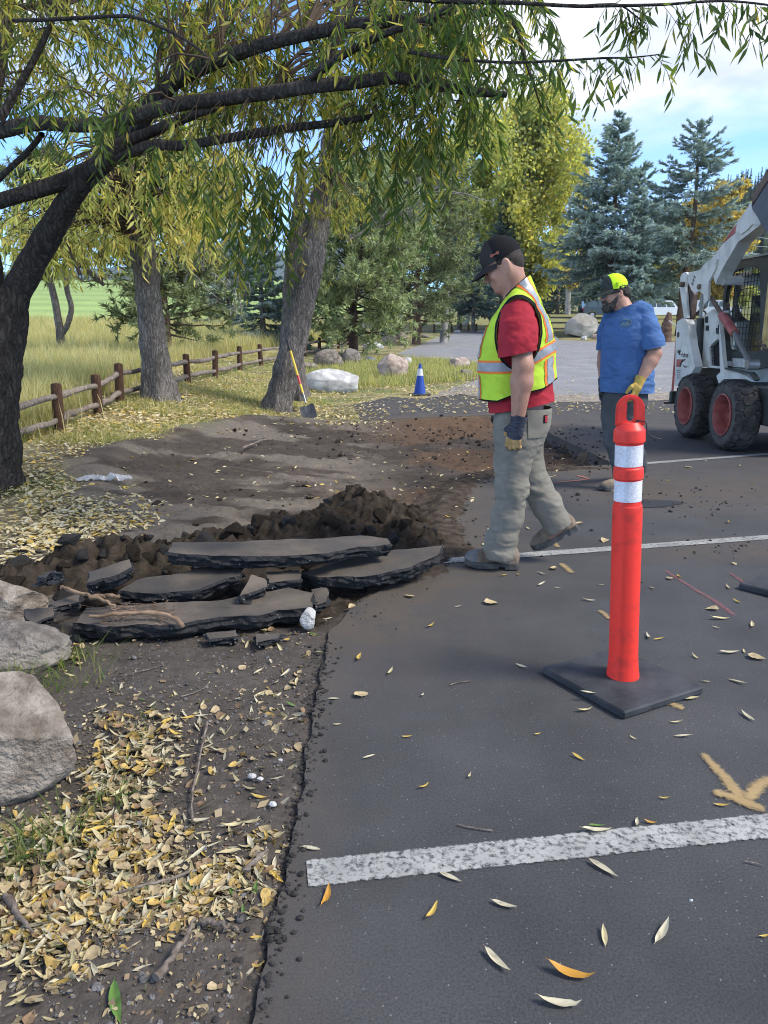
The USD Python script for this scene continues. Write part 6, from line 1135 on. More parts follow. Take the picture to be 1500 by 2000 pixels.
m = prism(Polygon([(cx_ + .05, zb_), (far_x, zb_), (far_x, z0_ - .1), (cx_ + .05, z0_ - .1)]).difference(Point((cx_ + far_x) / 2, z0_ - .42).buffer(.27)), .03); v = np.array(m.vertices); obj('cab_rear', (np.c_[v[:, 0], v[:, 2] + y1 - .02, v[:, 1]] - LO, m.faces[:, ::-1]), ldk, LD)
for k in range(11):
    p0 = yz([(1420 + k * 6.2, 522)], cx_ + .02)[0]; p1 = yz([(1423 + k * 6.2, 690)], cx_ + .02)[0]; lt('side_grid', [[cx_ + .02, p0[0], min(p0[1], z0_ - .06)], [cx_ + .02, p0[0], p1[1]]], .004, mesh_m, cab, 5)
for k in range(14):
    zz = zb_ + .18 + k * (z0_ - zb_ - .26) / 13; lt('side_grid', [[cx_ + .024, y1 - .02, zz], [cx_ + .024, yz([(1488, 600)], cx_)[0][0], zz]], .004, mesh_m, cab, 5)
obj('cab_window', (np.c_[np.full(4, cx_ + .04), [y1 - .05, y1 - 1.1, y1 - 1.1, y1 - .05], [zb_ + .15, zb_ + .15, z0_ - .08, z0_ - .08]] - LO, np.array([[0, 1, 2, 3]])), lglass, LD)
plate('seat_back', [(y1 - .25, zb_ + .2), (y1 - .38, zb_ + .2), (y1 - .30, zb_ + .85), (y1 - .18, zb_ + .85)], cx_ + .18, .42, mesh_m); lb('seat', (.44, .42, .12), (cx_ + .39, y1 - .5, zb_ + .22), mesh_m); lb('control_lever', (.04, .04, .5), (cx_ + .15, y1 - .85, zb_ + .4), mesh_m)
# lift arm, links, cylinders
ax_ = LX + .14
arm = plate('arm_plate', yz(z1((300, 1412), (440, 1385), (520, 1290), (640, 1228), (668, 1248), (655, 1350), (560, 1540), (548, 1780), (505, 1830), (492, 1700), (430, 1650), (385, 1692), (335, 1640), (288, 1530)), ax_ - .02), ax_ - .02, .03, lw, bev=.004)
def beam(name, top, bot, X, wd, m): return plate(name, yz(top + bot[::-1], X), X, wd, m, bev=0)
beam('lift_arm', z1((565, 1275), (640, 1180), (880, 830), (1120, 495), (1180, 430)), z1((650, 1570), (720, 1400), (940, 1020), (1240, 790), (1290, 700)), ax_, .16, lw)
plate('arm_stripe', yz(z1((640, 1180), (870, 850), (930, 780), (905, 900), (740, 1040)), ax_ - .0035), ax_ - .004, .003, lred, bev=0)
plate('arm_tip_plate', yz(z1((930, 775), (1120, 500), (1190, 660), (1240, 790), (1120, 790), (1060, 860), (985, 915), (910, 880)), ax_ - .014), ax_ - .014, .012, lw, bev=0)
for X in (ax_ + 1.18,):
    plate('lift_arm', yz(z1((565, 1275), (640, 1180), (880, 830), (1120, 495), (1180, 430), (1290, 700), (1240, 790), (940, 1020), (720, 1400), (650, 1570)), ax_), X, .16, lw, bev=0)
p = atx(*z1((745, 1520))[0], ax_ + .08); lt('cross_tube', [p, p + [1.2, 0, 0]], .055, plain('pale_tube', (.5, .5, .5), rough=.35))
plate('rear_link', yz(z1((190, 1480), (215, 1425), (262, 1408), (290, 1440), (260, 1600), (290, 2010), (240, 2010), (185, 1640)), ax_ + .0), ax_ + .0, .03, lw); plate('rear_link', yz(z1((262, 1420), (300, 1440), (330, 1640), (372, 1700), (340, 2020), (275, 2020), (250, 1640)), ax_ + .05), ax_ + .05, .05, lrust)
for q, r in ((z1((212, 1570))[0], .035), (z1((440, 1600))[0], .032), (z2((178, 425))[0], .035)):
    p = atx(*q, ax_ - .03); lt('pivot_pin', [p - [.02, 0, 0], p + [.08, 0, 0]], r, lrust)
a, b = atx(*z2((455, 215))[0], ax_ + .10), atx(*z2((425, 830))[0], ax_ + .10); lt('lift_cylinder', [a, b], .046, ldk); c = atx(*z1((480, 1690))[0], ax_ + .10); lt('cylinder_rod', [c, a], .024, chrome)
a, b, c, d = (atx(*q, ax_ + .05) for q in (z1((590, 1740))[0], z2((740, 170))[0], z2((900, 405))[0], z2((1095, 790))[0])); lt('tilt_rod', [a, b], .028, lrust); lt('tilt_rod', [c - (c - b) * .05, d], .032, plain('dusty_rod', (.12, .12, .11), rough=.6)); lt('arm_lock_sleeve', [b, c], .052, lred); lt('sleeve_pin', [b + [0, -.05, .03], b + [-.0, -.19, .03]], .018, chrome)
v = atx(*z2((1095, 815))[0], ax_ + .03); lt('cylinder_end', [v - [.03, 0, 0], v + [.09, 0, 0]], .055, chrome)
lt('hydraulic_hose', spline([atx(*z2((520, 60))[0], ax_ + .16), atx(*z2((430, 130))[0], ax_ + .16), atx(*z2((345, 230))[0], ax_ + .16), atx(*z2((330, 300))[0], ax_ + .16)], 14), .02, mesh_m)
v = atx(*z2((135, 315))[0], LX + .1); lt('cable', [v, atx(*z2((45, 240))[0], LX + .12)], .006, lw)
# bucket and coupler, out to the right
bx0 = LX + .02
bk = yz(z1((1135, 400), (1118, 540), (1132, 600), (1200, 700), (1333, 930), (1460, 1060), (1620, 900), (1640, 420), (1560, -40), (1345, 40)), bx0); plate('bucket_side', bk, bx0, .03, lbk, bev=.004); plate('bucket_side', bk, bx0 + 1.66, .03, lbk, bev=.004)
rimp = yz(z1((1135, 400), (1345, 40), (1360, 170), (1150, 500), (1120, 540)), bx0 - .008); plate('bucket_rib', rimp, bx0 - .010, .009, lrust, bev=0)
ob = Polygon(bk); ib = ob.buffer(-.018); shellp = ob.difference(ib).difference(Polygon(yz(z1((1400, -100), (1700, -100), (1700, 700), (1600, 850)), bx0))); shellp = max(getattr(shellp, 'geoms', [shellp]), key=lambda g: g.area); m = trimesh.creation.extrude_polygon(shellp, 1.63, engine='earcut'); v = np.array(m.vertices); obj('bucket_shell', (np.c_[v[:, 2] + bx0 + .03, v[:, 0], v[:, 1]] - LO, m.faces), lbk, LD)
p = atx(1496, 600, LX + .32); lb('guard_post', (.07, .06, .95), (p[0], p[1] - .08, p[2] + .02), lyel, bevel=.006); lb('post_cap', (.11, .10, .03), (p[0], p[1] - .08, p[2] + .50), lrust, bevel=.004); lb('coupler_frame', (.9, .10, .5), (LX + .86, yF - .12, .55), lrust)
for k in range(5):
    q = atx(1485 + k * 2.5, 668 + k * 3.2, LX + .28); m = trimesh.creation.torus(.026, .008, 14, 6); m.apply_transform(trimesh.transformations.euler_matrix(k * 1.57, .4, .3)); obj('chain_link', (m.vertices + q - LO, m.faces), lrust, LD, smooth=True)
# decals
def flat(name, px, X, m, th=.003): return plate(name, yz(px, X), X - th, th * .8, m, up, bev=0)
lab_m = noisy('worn_label', (.30, .30, .29), (.52, .52, .50), scale=30, rough=.5, bump=0)
ux = LX + .0995
flat('red_decal', z2((145, 745), (222, 745), (190, 800), (180, 845), (140, 845)), ux, lred); flat('dark_decal', z2((225, 745), (265, 742), (215, 790), (195, 845), (183, 845), (192, 800)), ux, mesh_m)
flat('info_label', z2((133, 868), (212, 865), (212, 1000), (133, 998)), ux, lab_m)
for k in range(4): flat('label_line', z2((150, 890 + k * 28), (195 - 8 * (k % 2), 889 + k * 28), (195 - 8 * (k % 2), 896 + k * 28), (150, 897 + k * 28)), ux - .003, mesh_m, .002)
for k in range(5): a = k * .55; flat('emblem_line', z2(*[(258 + 30 * math.cos(t_ + a) , 825 + (32 - 5 * k) * math.sin(t_ + a)) for t_ in (0, .9, 1.8)]) + z2(*[(258 + 24 * math.cos(t_ + a), 825 + (26 - 5 * k) * math.sin(t_ + a)) for t_ in (1.8, .9, 0)]), ux, mesh_m, .002)
def lettering(name, txt, p, h, X, up_deg, keep=1.0, bold=True, seed=1):
    m = meshkit.text_mesh(txt, h, .0025, bold); v = np.array(m.vertices); a = math.radians(up_deg); c, s_ = math.cos(a), math.sin(a); o = atx(*p, X)
    if keep < 1:   # worn away in places
        m2 = m.subdivide().subdivide(); cc = m2.triangles_center; k = fbm(cc * [70, 70, 1], 3, seed) > 1 - keep; m = trimesh.Trimesh(m2.vertices, m2.faces[k], process=False); v = np.array(m.vertices)
    u = v[:, 0] * c - v[:, 1] * s_; w_ = v[:, 0] * s_ + v[:, 1] * c; obj(name, (np.c_[X - v[:, 2] - .001, o[1] - u, o[2] + w_] - LO, m.faces[:, ::-1]), mesh_m, up)
lettering('maker_lettering', 'Bobcat', z2((205, 712))[0], .052, ux, 0, .52); flat('cat_emblem', z2((158, 622), (172, 632), (192, 620), (200, 640), (188, 662), (196, 684), (178, 690), (170, 668), (160, 660)), ux, mesh_m, .002)
lettering('number_lettering', '521', z1((352, 1600))[0], .055, ax_ - .021, 58, 1.0, False)
for q in (z2((800, 770), (862, 768), (862, 832), (800, 830)), z2((872, 730), (1050, 738), (1050, 852), (872, 845))): plate('cab_label', yz(q, cx_ - .002), cx_ - .004, .003, lab_m, bev=0)
# ================================================================== things on the ground
org = noisy('orange_plastic', (.40, .030, .020), (.72, .036, .022), scale=13, detail=11, lo=.26, hi=.50, rough=.45, bump=.06, bscale=60, dist=.002, spec=.45); rubber = noisy('black_rubber', (.018, .020, .022), (.050, .053, .058), scale=7, detail=8, rough=.75, bump=.35, bscale=140, dist=.003, spec=.3)
def reflective(name):
    n = {'tc': ('texture_coordinate', {}), 'mp': ('mapping', dict(mapping_type='point', scale=(1, 1, 1))), 'w': ('voronoi_texture', dict(scale=110.0, feature='distance_to_edge')), 'r': ('rgb_ramp', dict(ramp=[(0, (.55, .55, .58)), (.08, (.60, .60, .63)), (.2, (.70, .70, .73)), (1, (.74, .74, .77))])), 'n': ('noise_texture', dict(scale=16.0, detail=4.0)), 'm': ('map_range', dict(from_min=.35, from_max=.65, to_min=.86, to_max=1.04)), 'x': ('mix_color', dict(blend_type='multiply', fac=1.0, use_clamp=False)), 'p': ('principled_bsdf', dict(roughness=.3, specular_ior_level=.6))}
    return mat(name, n, [('tc.object', 'w.vector'), ('tc.object', 'n.vector'), ('w.distance', 'r.fac'), ('r.color', 'x.a'), ('n.fac', 'm.value'), ('m.result', 'x.b'), ('x.result', 'p.base_color')], surface='p.BSDF')
refl = reflective('reflective_band')
DX, DY = .895, 2.70
PO = thing('delineator_post', 'orange-red delineator post with two white bands on a square black rubber base', 'delineator post', (DX, DY, 0), 0)
m = box(.405, .425, .030, (0, -.01, .0165), .006, rz=math.radians(29)); obj('base', m, rubber, PO)
def zpx(py): return at(1215, py, DY)[2]
TL = trimesh.transformations.rotation_matrix(math.radians(-2.5), [0, 1, 0])
def lean(v): return np.asarray(v) @ TL[:3, :3].T + [.012, 0, 0]
zz = {k: zpx(k) for k in (1335, 1300, 1285, 1275, 992, 986, 976, 972, 937, 934, 920, 910, 908, 868, 864, 838, 834, 826, 770)}
prof = [(.0, .02), (.060, .02), (.060, .038), (.056, zz[1300]), (.053, zz[1275]), (.0525, zz[992]), (.051, zz[986]), (.0475, zz[986] + .002), (.047, zz[976]), (.047, zz[937]), (.0475, zz[934]), (.0520, zz[934] + .003), (.0525, zz[920]), (.0515, zz[910] - .006), (.0475, zz[910] - .002), (.047, zz[908]), (.047, zz[868]), (.0475, zz[864]), (.0540, zz[864] + .004), (.0550, zz[864] + .010), (.0545, zz[838] - .004), (.051, zz[838] + .002), (.044, zz[834] + .006), (.034, zz[826] + .004), (.0, zz[826] + .004)]
v, f = lathe(prof, 40); tubeobj = obj('tube', (lean(v), f), org, PO, smooth=35)
for a, b in ((976, 937), (908, 868)):
    v, f = lathe([(.0472, zz[a] - .001), (.0484, zz[a]), (.0484, zz[b]), (.0472, zz[b] + .001)], 40); obj('reflective_band', (lean(v), f), refl, PO, smooth=35)
hz0, hz1 = zz[826] - .006, zz[770]; hw = .050
outl = Polygon([(-hw, hz0)] + [(-hw * math.cos(t) * .96, hz1 - hw + hw * math.sin(t)) for t in np.linspace(0, np.pi, 17)] + [(hw, hz0)]); sl = LineString([(0, hz0 + .028), (0, hz1 - .030)]).buffer(.0115); sl = sl.union(LineString([(0, hz0 + .026), (0, hz0 + .05)]).buffer(.0125)); P = outl.difference(sl)
def rounded(P, th, b):
    mb = MB()
    for z0, z1, o0, o1 in ((-th / 2, -th / 2 + b, -b, 0), ): pass
    core = prism(P, th - 2 * b); core.apply_translation([0, 0, -th / 2 + b]); mb.mesh(core)
    for s in (1, -1):
        for k in range(3):
            i0 = b * (1 - math.cos((k + 1) / 3 * np.pi / 2)); q = P.buffer(-i0 if i0 < b else -b); 
            if q.is_empty: continue
            q = max(getattr(q, 'geoms', [q]), key=lambda g: g.area); mm = prism(q, b * (math.sin((k + 1) / 3 * np.pi / 2) - math.sin(k / 3 * np.pi / 2)) + .0004); zo = th / 2 - b + b * math.sin(k / 3 * np.pi / 2) - .0004; mm.apply_translation([0, 0, zo if s > 0 else -zo - mm.extents[2]]); mb.mesh(mm)
    return mb.out()
v, f = rounded(P, .030, .007); rzz = math.radians(-12); v = np.c_[v[:, 0] * math.cos(rzz) - v[:, 2] * math.sin(rzz), v[:, 0] * math.sin(rzz) + v[:, 2] * math.cos(rzz), v[:, 1]]; obj('loop_handle', (lean(v), f), org, PO, smooth=30)
v, f = tube(spline([lean([[.020, -.022, zz[826] + .010]])[0], lean([[.045, -.03, zz[826] + .006]])[0], at(1265, 845, DY - .03) - [DX, DY, 0], at(1291, 857, DY - .03) - [DX, DY, 0]], 16), .0021, 6); zt_ = thing('cable_tie', 'thin black cable tie sticking out of the orange post\'s handle', 'cable tie', (DX, DY, 0)); obj('strap', (v, f), mesh_m, zt_, smooth=True); m = box(.009, .008, .007, lean([[.020, -.022, zz[826] + .010]])[0]); obj('tie_head', m, mesh_m, zt_)
c = gat(1462, 1160); tB = thing('rubber_base', 'corner of a black rubber sign base cut off by the right edge', 'rubber base', (c[0] + .27, c[1] + .03, 0)); m = box(.405, .425, .034, (0, 0, .018), .006, rz=math.radians(38)); obj('slab', m, rubber, tB); v, f = lathe([(.07, .034), (.068, .040), (.055, .042), (.052, .036)], 30); obj('socket_ring', (v, f), rubber, tB, smooth=40)
# --- blue cone
c = gat(820, 772); k = at(820, 710, c[1])[2] - c[2]; T = thing('traffic_cone', 'blue traffic cone with white collar and black base beside the road', 'traffic cone', c)
bl = plain('blue_plastic', (.018, .060, .30), rough=.45, spec=.4); m = box(.36, .36, .035, (0, 0, .0185), .008, rz=.25); obj('base', m, rubber, T)
def rr(z): return .132 + (.024 - .132) * (z / k)
v, f = lathe([(rr(.03), .03), (rr(k * .62), k * .62), (rr(k * .84), k * .84), (rr(k * .95), k * .95), (rr(k) * .9, k), (0, k + .002)], 32); obj('cone_body', (v, f), bl, T, smooth=40); v, f = lathe([(rr(k * .62) + .001, k * .62), (rr(k * .62) + .004, k * .622), (rr(k * .84) + .004, k * .838), (rr(k * .84) + .001, k * .84)], 32); obj('white_collar', (v, f), refl, T, smooth=40)
# --- shovel leaning on the trunk
s0 = gat(607, 822); D_ = s0[1]; wood_y = plain('yellow_shaft', (.62, .42, .02), rough=.45); p0 = s0 + [0, 0, .02]; p1 = at(561, 664, D3 - .27); ax = unit(p1 - p0); T = thing('shovel', 'yellow-handled shovel leaning against the thick double trunk', 'shovel', s0); q = lambda u: p0 + (p1 - p0) * u - s0; Ls = np.linalg.norm(p1 - p0)
def seg(n, a, b, r, m): v, f = tube([q(a), q(b)], r, 12); obj(n, (v, f), m, T, smooth=35)
seg('shaft', .33, .86, .019, wood_y); seg('red_sleeve', .44, .55, .0205, plain('red_sleeve', (.45, .03, .03), rough=.4)); seg('grip', .86, 1.0, .022, mesh_m); seg('steel_neck', .20, .335, .017, chrome)
U, S = np.meshgrid(np.linspace(-1, 1, 13), np.linspace(0, 1, 13), indexing='ij'); side = unit(np.cross(ax, [0, -1, 0])); nrm = np.cross(side, ax); nrm = nrm if nrm[1] < 0 else -nrm; wd = .118 * np.interp(S, [0, .12, .85, 1], [.72, .95, 1, .82]); B = (p0 - s0) + side * (U * wd)[..., None] + ax * (S * .235 + .012 * (1 - U * U) * 0)[..., None] + nrm * (.022 * U * U - .022 * np.exp(-(U / .16) ** 2) * np.clip(S - .35, 0, 1))[..., None]
V = B.reshape(-1, 3); i, j = np.meshgrid(np.arange(12), np.arange(12), indexing='ij'); qd = np.stack([i * 13 + j, (i + 1) * 13 + j, (i + 1) * 13 + j + 1, i * 13 + j + 1], -1).reshape(-1, 4); obj('blade', (np.vstack([V, V - nrm * .004]), np.vstack([qd, qd[:, ::-1] + len(V)])), noisy('shovel_steel', (.05, .052, .055), (.11, .11, .115), scale=12, rough=.45, bump=.1, metallic=.4), T, smooth=True)
# --- rail fence
post_m = bark_mat('fence_post_wood', (.040, .022, .014), (.105, .060, .038), 1.2, .5); rail_m = bark_mat('weathered_rail', (.105, .080, .062), (.255, .215, .178), 1.0, .4)
posts = [(-60, 905, 792), (117, 845, 748), (193, 812, 731), (235, 787, 709), (310, 766, 700), (367, 750, 691), (421, 739, 684), (469, 725, 676), (510, 715, 672), (556, 704, 667), (597, 696, 662), (624, 691, 659), (642, 684, 657), (661, 681, 656), (680, 674, 652), (726, 665, 644), (777, 655, 638), (802, 652, 635), (822, 650, 634), (848, 650, 633), (882, 648, 632), (899, 648, 632), (915, 647, 632), (930, 647, 632), (962, 647, 632), (985, 647, 632)]
fpos = []
fc = gat(500, 720); FE = thing('rail_fence', 'brown two-rail round-post fence running from the willow back to the road\'s end', 'fence', (fc[0], fc[1], fc[2])); FO = np.array(fc)
for i, (px, b, t) in enumerate(posts):
    g = gat(px, b); h = at(px, t, g[1])[2] - g[2]; h = np.clip(h, .5, .8); r = .062 if i < 15 else .075; fpos.append((g, h)); jr = rng(i)
    v, f = lathe([(0, -.15), (r, -.15), (r * 1.02, h * .3), (r * .98, h - .03), (r * .9, h - .008), (0, h + .006)], 14); v[:, :2] += np.outer(v[:, 2], jr.normal(size=2) * .02); obj('post', (v + g - FO, f), post_m, FE, smooth=50)
for i in range(len(posts) - 1):
    (a, ha), (b, hb) = fpos[i], fpos[i + 1]
    for fr_, k in ((.74, 0), (.27, 1)):
        jr = rng(i * 2 + k); p, q_ = a + [0, 0, ha * fr_], b + [0, 0, hb * fr_]; t = np.linspace(0, 1, 9)[:, None]; C = p + (q_ - p) * t + np.array([0, 0, -.012]) * np.sin(t * np.pi) * jr.uniform(-1, 2) + jr.normal(size=(9, 3)) * .006; v, f = tube(C, .040 + .006 * np.sin(np.linspace(0, 5, 9) + i), 10); obj('rail', (v - FO, f), rail_m, FE, smooth=50)
g0 = gat(1092, 652); F2_ = thing('rail_fence', 'pale three-rail fence left of the big pale boulder across the road', 'fence', g0)
for k in range(5):
    v, f = lathe([(0, -.2), (.09, -.2), (.085, 1.25), (0, 1.27)], 10); obj('post', (v + [-3 + k * 2.3, .4 * k, .0], f), rail_m, F2_, smooth=50)
for k in range(4):
    for z in (.35, .75, 1.1): v, f = tube([[-3 + k * 2.3, .4 * k - .1, z], [-.7 + k * 2.3, .4 * k + .3, z]], .06, 8); obj('rail', (v, f), rail_m, F2_, smooth=50)
# --- boulders
def rock_mat(name, a, b, c=None, sc=3.0): return noisy(name, a, b, scale=sc, detail=10, lo=.38, hi=.62, rough=.95, bump=1.0, bscale=55, dist=.022, spec=.2)
rk_tan = rock_mat('tan_granite', (.135, .108, .084), (.30, .258, .21), sc=11); rk_grey = rock_mat('grey_granite', (.115, .10, .085), (.26, .23, .195), sc=11); rk_wht = rock_mat('white_quartz', (.34, .33, .31), (.62, .60, .57), sc=5); rk_blue = rock_mat('blue_grey_stone', (.10, .115, .14), (.22, .24, .27), sc=6); rk_pink = rock_mat('pinkish_granite', (.25, .185, .145), (.46, .375, .31), sc=6)
def rock_mesh(r, seed, sub=4, cuts=9, amp=.16, keep=.62):
    m = trimesh.creation.icosphere(sub); v = np.array(m.vertices); g = rng(seed); d = unit(v)
    for _ in range(cuts):
        n = unit(g.normal(size=3) * [1, 1, .8]); h = g.uniform(keep, .95); e = v @ n; v = v - np.outer(np.maximum(e - h, 0) * .88, n)
    v = v * (1 + amp * (fbm(d * 1.7 + seed, 4, seed) - .5) * 2 * .6)[:, None] * (1 + .05 * (fbm(d * 9 + seed, 3, seed + 2) - .5))[:, None]; return v * np.asarray(r), m.faces
def boulder(px0, px1, ptop, pbot, depth, seed, m, label, name='boulder', sub=4, rz=0.0, sink=.25, lobes=1, amp=.16, shift=0.0):
    """a stone spanning px0..px1, top and foot in the photograph; depth: its size front to back against its width"""
    g = gat((px0 + px1) / 2, pbot); Y = g[1]; w_ = (at(px1, pbot, Y)[0] - at(px0, pbot, Y)[0]); rd = w_ * depth / 2; c = np.array([(at(px0, pbot, Y + rd)[0] + at(px1, pbot, Y + rd)[0]) / 2 + shift, Y + rd, 0]); c[2] = zt(c[0], c[1]); h = max(at((px0 + px1) / 2, ptop, Y + rd)[2] - c[2], .04); wx = (at(px1, pbot, Y + rd)[0] - at(px0, pbot, Y + rd)[0]) / 2
    v, f = rock_mesh([1, 1, 1], seed, sub, amp=amp); v = v / np.abs(v).max(0); v = v * [wx, rd, h * (1 + sink) / 1.0 * .5] if False else np.c_[v[:, 0] * wx, v[:, 1] * rd, (v[:, 2] * .5 + .5) * h * (1 + sink) - h * sink]
    T = thing(name, label, 'stone' if 'stone' in name else 'boulder', c, rz); return obj('rock', (v, f), m, T, smooth=32)
boulder(-240, 176, 1318, 1598, .70, 3, rk_tan, 'large smooth grey-tan boulder at the left edge beside the yellow leaf litter', sub=5, amp=.13)
boulder(-120, 142, 1216, 1322, .6, 9, rk_grey, 'low grey boulder at the left edge between the larger two', sub=5, sink=.4, amp=.24)
boulder(-130, 98, 1126, 1238, .7, 15, rk_tan, 'tan boulder at the left edge touching the dark soil clods', sub=5, amp=.26)
boulder(588, 710, 720, 768, .55, 14, rk_wht, 'flat white boulder right of the leaning trunk', sub=4)
boulder(612, 676, 681, 722, .7, 17, rk_tan, 'rounded tan-grey boulder behind the flat white one'); boulder(662, 706, 680, 714, .8, 19, rk_grey, 'greyer boulder touching the right side of the rounded tan-grey one'); boulder(582, 622, 708, 722, .8, 21, rk_tan, 'low tan stone just right of the leaning trunk', 'stone', 3)
boulder(736, 798, 683, 742, .8, 24, rk_pink, 'big tan angular boulder left of the blue cone'); boulder(784, 806, 697, 716, .8, 25, rk_wht, 'small pale stone behind the big tan angular boulder', 'stone', 3); boulder(709, 738, 696, 710, .8, 26, rk_blue, 'small blue-grey stone left of the big tan angular boulder', 'stone', 3)
boulder(872, 918, 694, 722, .8, 28, rk_pink, 'pinkish boulder in the grass right of the blue cone'); boulder(897, 922, 720, 738, .8, 29, rk_tan, 'small tan stone below the pinkish boulder near the vest', 'stone', 3)
boulder(707, 750, 667, 682, .6, 31, rk_wht, 'pale squarish block of stone beside the thin grey post', 'stone', 3); boulder(744, 778, 654, 670, .7, 32, rk_pink, 'tan boulder at the road\'s left rim'); boulder(770, 799, 650, 663, .7, 33, rk_tan, 'second tan boulder further along the road\'s left rim'); boulder(822, 840, 652, 660, .7, 34, rk_grey, 'little grey stone at the foot of the reddish pine trunk', 'stone', 3); boulder(884, 900, 644, 650, .7, 35, rk_wht, 'little pale stone below the dark spruces', 'stone', 3)
boulder(1102, 1168, 611, 660, .8, 37, rock_mat('pale_limestone', (.30, .27, .22), (.47, .43, .36), sc=1.2), amp=.3, label='big pale slab-sided boulder across the road, left of the bearded man'); boulder(1142, 1172, 632, 658, .8, 39, rk_tan, 'tan boulder leaning against the big pale one'); boulder(1154, 1172, 652, 663, .8, 40, rk_pink, 'small tan stone at the bearded man\'s elbow', 'stone', 3); boulder(1134, 1148, 656, 664, .8, 41, rk_wht, 'small flat stone in front of the big pale boulder', 'stone', 3)
g = gat(603, 1228); v, f = rock_mesh([.042, .038, .050], 44, 4); T = thing('stone', 'white fist-sized stone at the asphalt edge by the broken slabs', 'stone', (g[0], g[1], .02)); obj('rock', (v + [0, 0, .03], f), rk_wht, T, smooth=30)
for k, (px, py, s) in enumerate(((985, 0, 0), (492, 1518, .011), (508, 1523, .008), (548, 1486, .007), (533, 1573, .010), (1350, 1760, .004))):
    if s: g = gat(px, py); v, f = rock_mesh([s * 1.3, s, s * .7], 60 + k, 2); obj('pebble', (v + [g[0], g[1], s * .4], f), rk_wht, None, smooth=40, label='pale pebble on the bare soil beside the asphalt edge', category='pebble', group='pale pebbles by the asphalt edge')
# --- stump, stakes, notice, litter
g = gat(1298, 668); T = thing('tree_stump', 'tall jagged brown stump left of the loader across the road', 'stump', g); v, f = trunk_mesh(np.array([[0, 0, -.2, .40], [.02, 0, .5, .33], [.06, 0, 1.0, .28], [.12, 0, 1.3, .20], [.18, 0, 1.6, .08]]), 30, 20, .06, 3); v[:, 2] += np.where(v[:, 2] > 1.1, .5 * (fbm(v * 4, 2, 3) - .5), 0); obj('trunk', (v, f), bark_red, T, smooth=40)
g = gat(668, 688); T = thing('marker_stake', 'pale green marker stake beside the rail fence', 'marker stake', g); h = at(667, 634, g[1])[2] - g[2]; m = box(.05, .015, h, (0, 0, h / 2), .004); obj('stake', m, plain('pale_green_stake', (.24, .33, .27), rough=.6), T); m = box(.056, .02, h * .32, (-.03, -.004, h * .84), .004, ry=.0); obj('stake_label', m, plain('white_stake', (.55, .60, .56), rough=.6), T)
g = gat(711, 681); T = thing('metal_post', 'thin grey metal post beside the pale square stone', 'post', g); h = at(706, 606, g[1])[2] - g[2]; v, f = tube([[0, 0, -.1], [-.08, 0, h]], .028, 8); obj('shaft', (v, f), plain('galvanised_post', (.18, .20, .18), rough=.5), T, smooth=True)
p = at(855, 626, 43.55); obj('paper_notice', box(.26, .02, .38, p, .004), plain('white_notice', (.66, .66, .64), rough=.7), None, label='white paper notice fixed to the pale grey trunk', category='notice')
g = gat(675, 765); T = thing('drink_cup', 'bright green crushed cup on the ground in front of the flat white boulder', 'cup', g); v, f = lathe([(0, 0), (.05, .0), (.065, .12), (.062, .12), (.048, .006), (0, .006)], 20); a = math.radians(65); v = np.c_[v[:, 0], v[:, 1] * math.cos(a) - v[:, 2] * math.sin(a), v[:, 1] * math.sin(a) + v[:, 2] * math.cos(a) + .05]; v[:, 2] *= .9; obj('cup', (v, f), plain('green_plastic', (.02, .36, .09), rough=.4), T, smooth=40)
g = gat(205, 946); U, S = np.meshgrid(np.linspace(-1, 1, 40), np.linspace(-1, 1, 24), indexing='ij'); pl = np.stack([U * .24 * (1 - .2 * S * S), S * .10, 0 * U], -1).reshape(-1, 3); pl[:, 2] = np.abs(fbm(pl * 16, 4, 5) - .5) * .16 * (1.1 - pl[:, 0] ** 2 * 10) + .015; pl[:, :2] += (fbm(pl * 9 + 4, 3, 8)[:, None] - .5) * .06; i, j = np.meshgrid(np.arange(39), np.arange(23), indexing='ij'); qd = np.stack([i * 24 + j, (i + 1) * 24 + j, (i + 1) * 24 + j + 1, i * 24 + j + 1], -1).reshape(-1, 4)
film = mat('plastic_film', {'t': ('transparent_bsdf', dict(color=(.85, .85, .85))), 'p': ('principled_bsdf', dict(base_color=(.5, .5, .5), roughness=.25)), 'm': ('mix_closure', dict(fac=.55))}, [('t.BSDF', 'm.closure1'), ('p.BSDF', 'm.closure2')], surface='m.closure'); obj('plastic_sheet', (pl + g + [0, 0, .03], qd), film, None, smooth=True, label='crumpled clear plastic sheet at the left rim of the dug earth', category='plastic sheet')
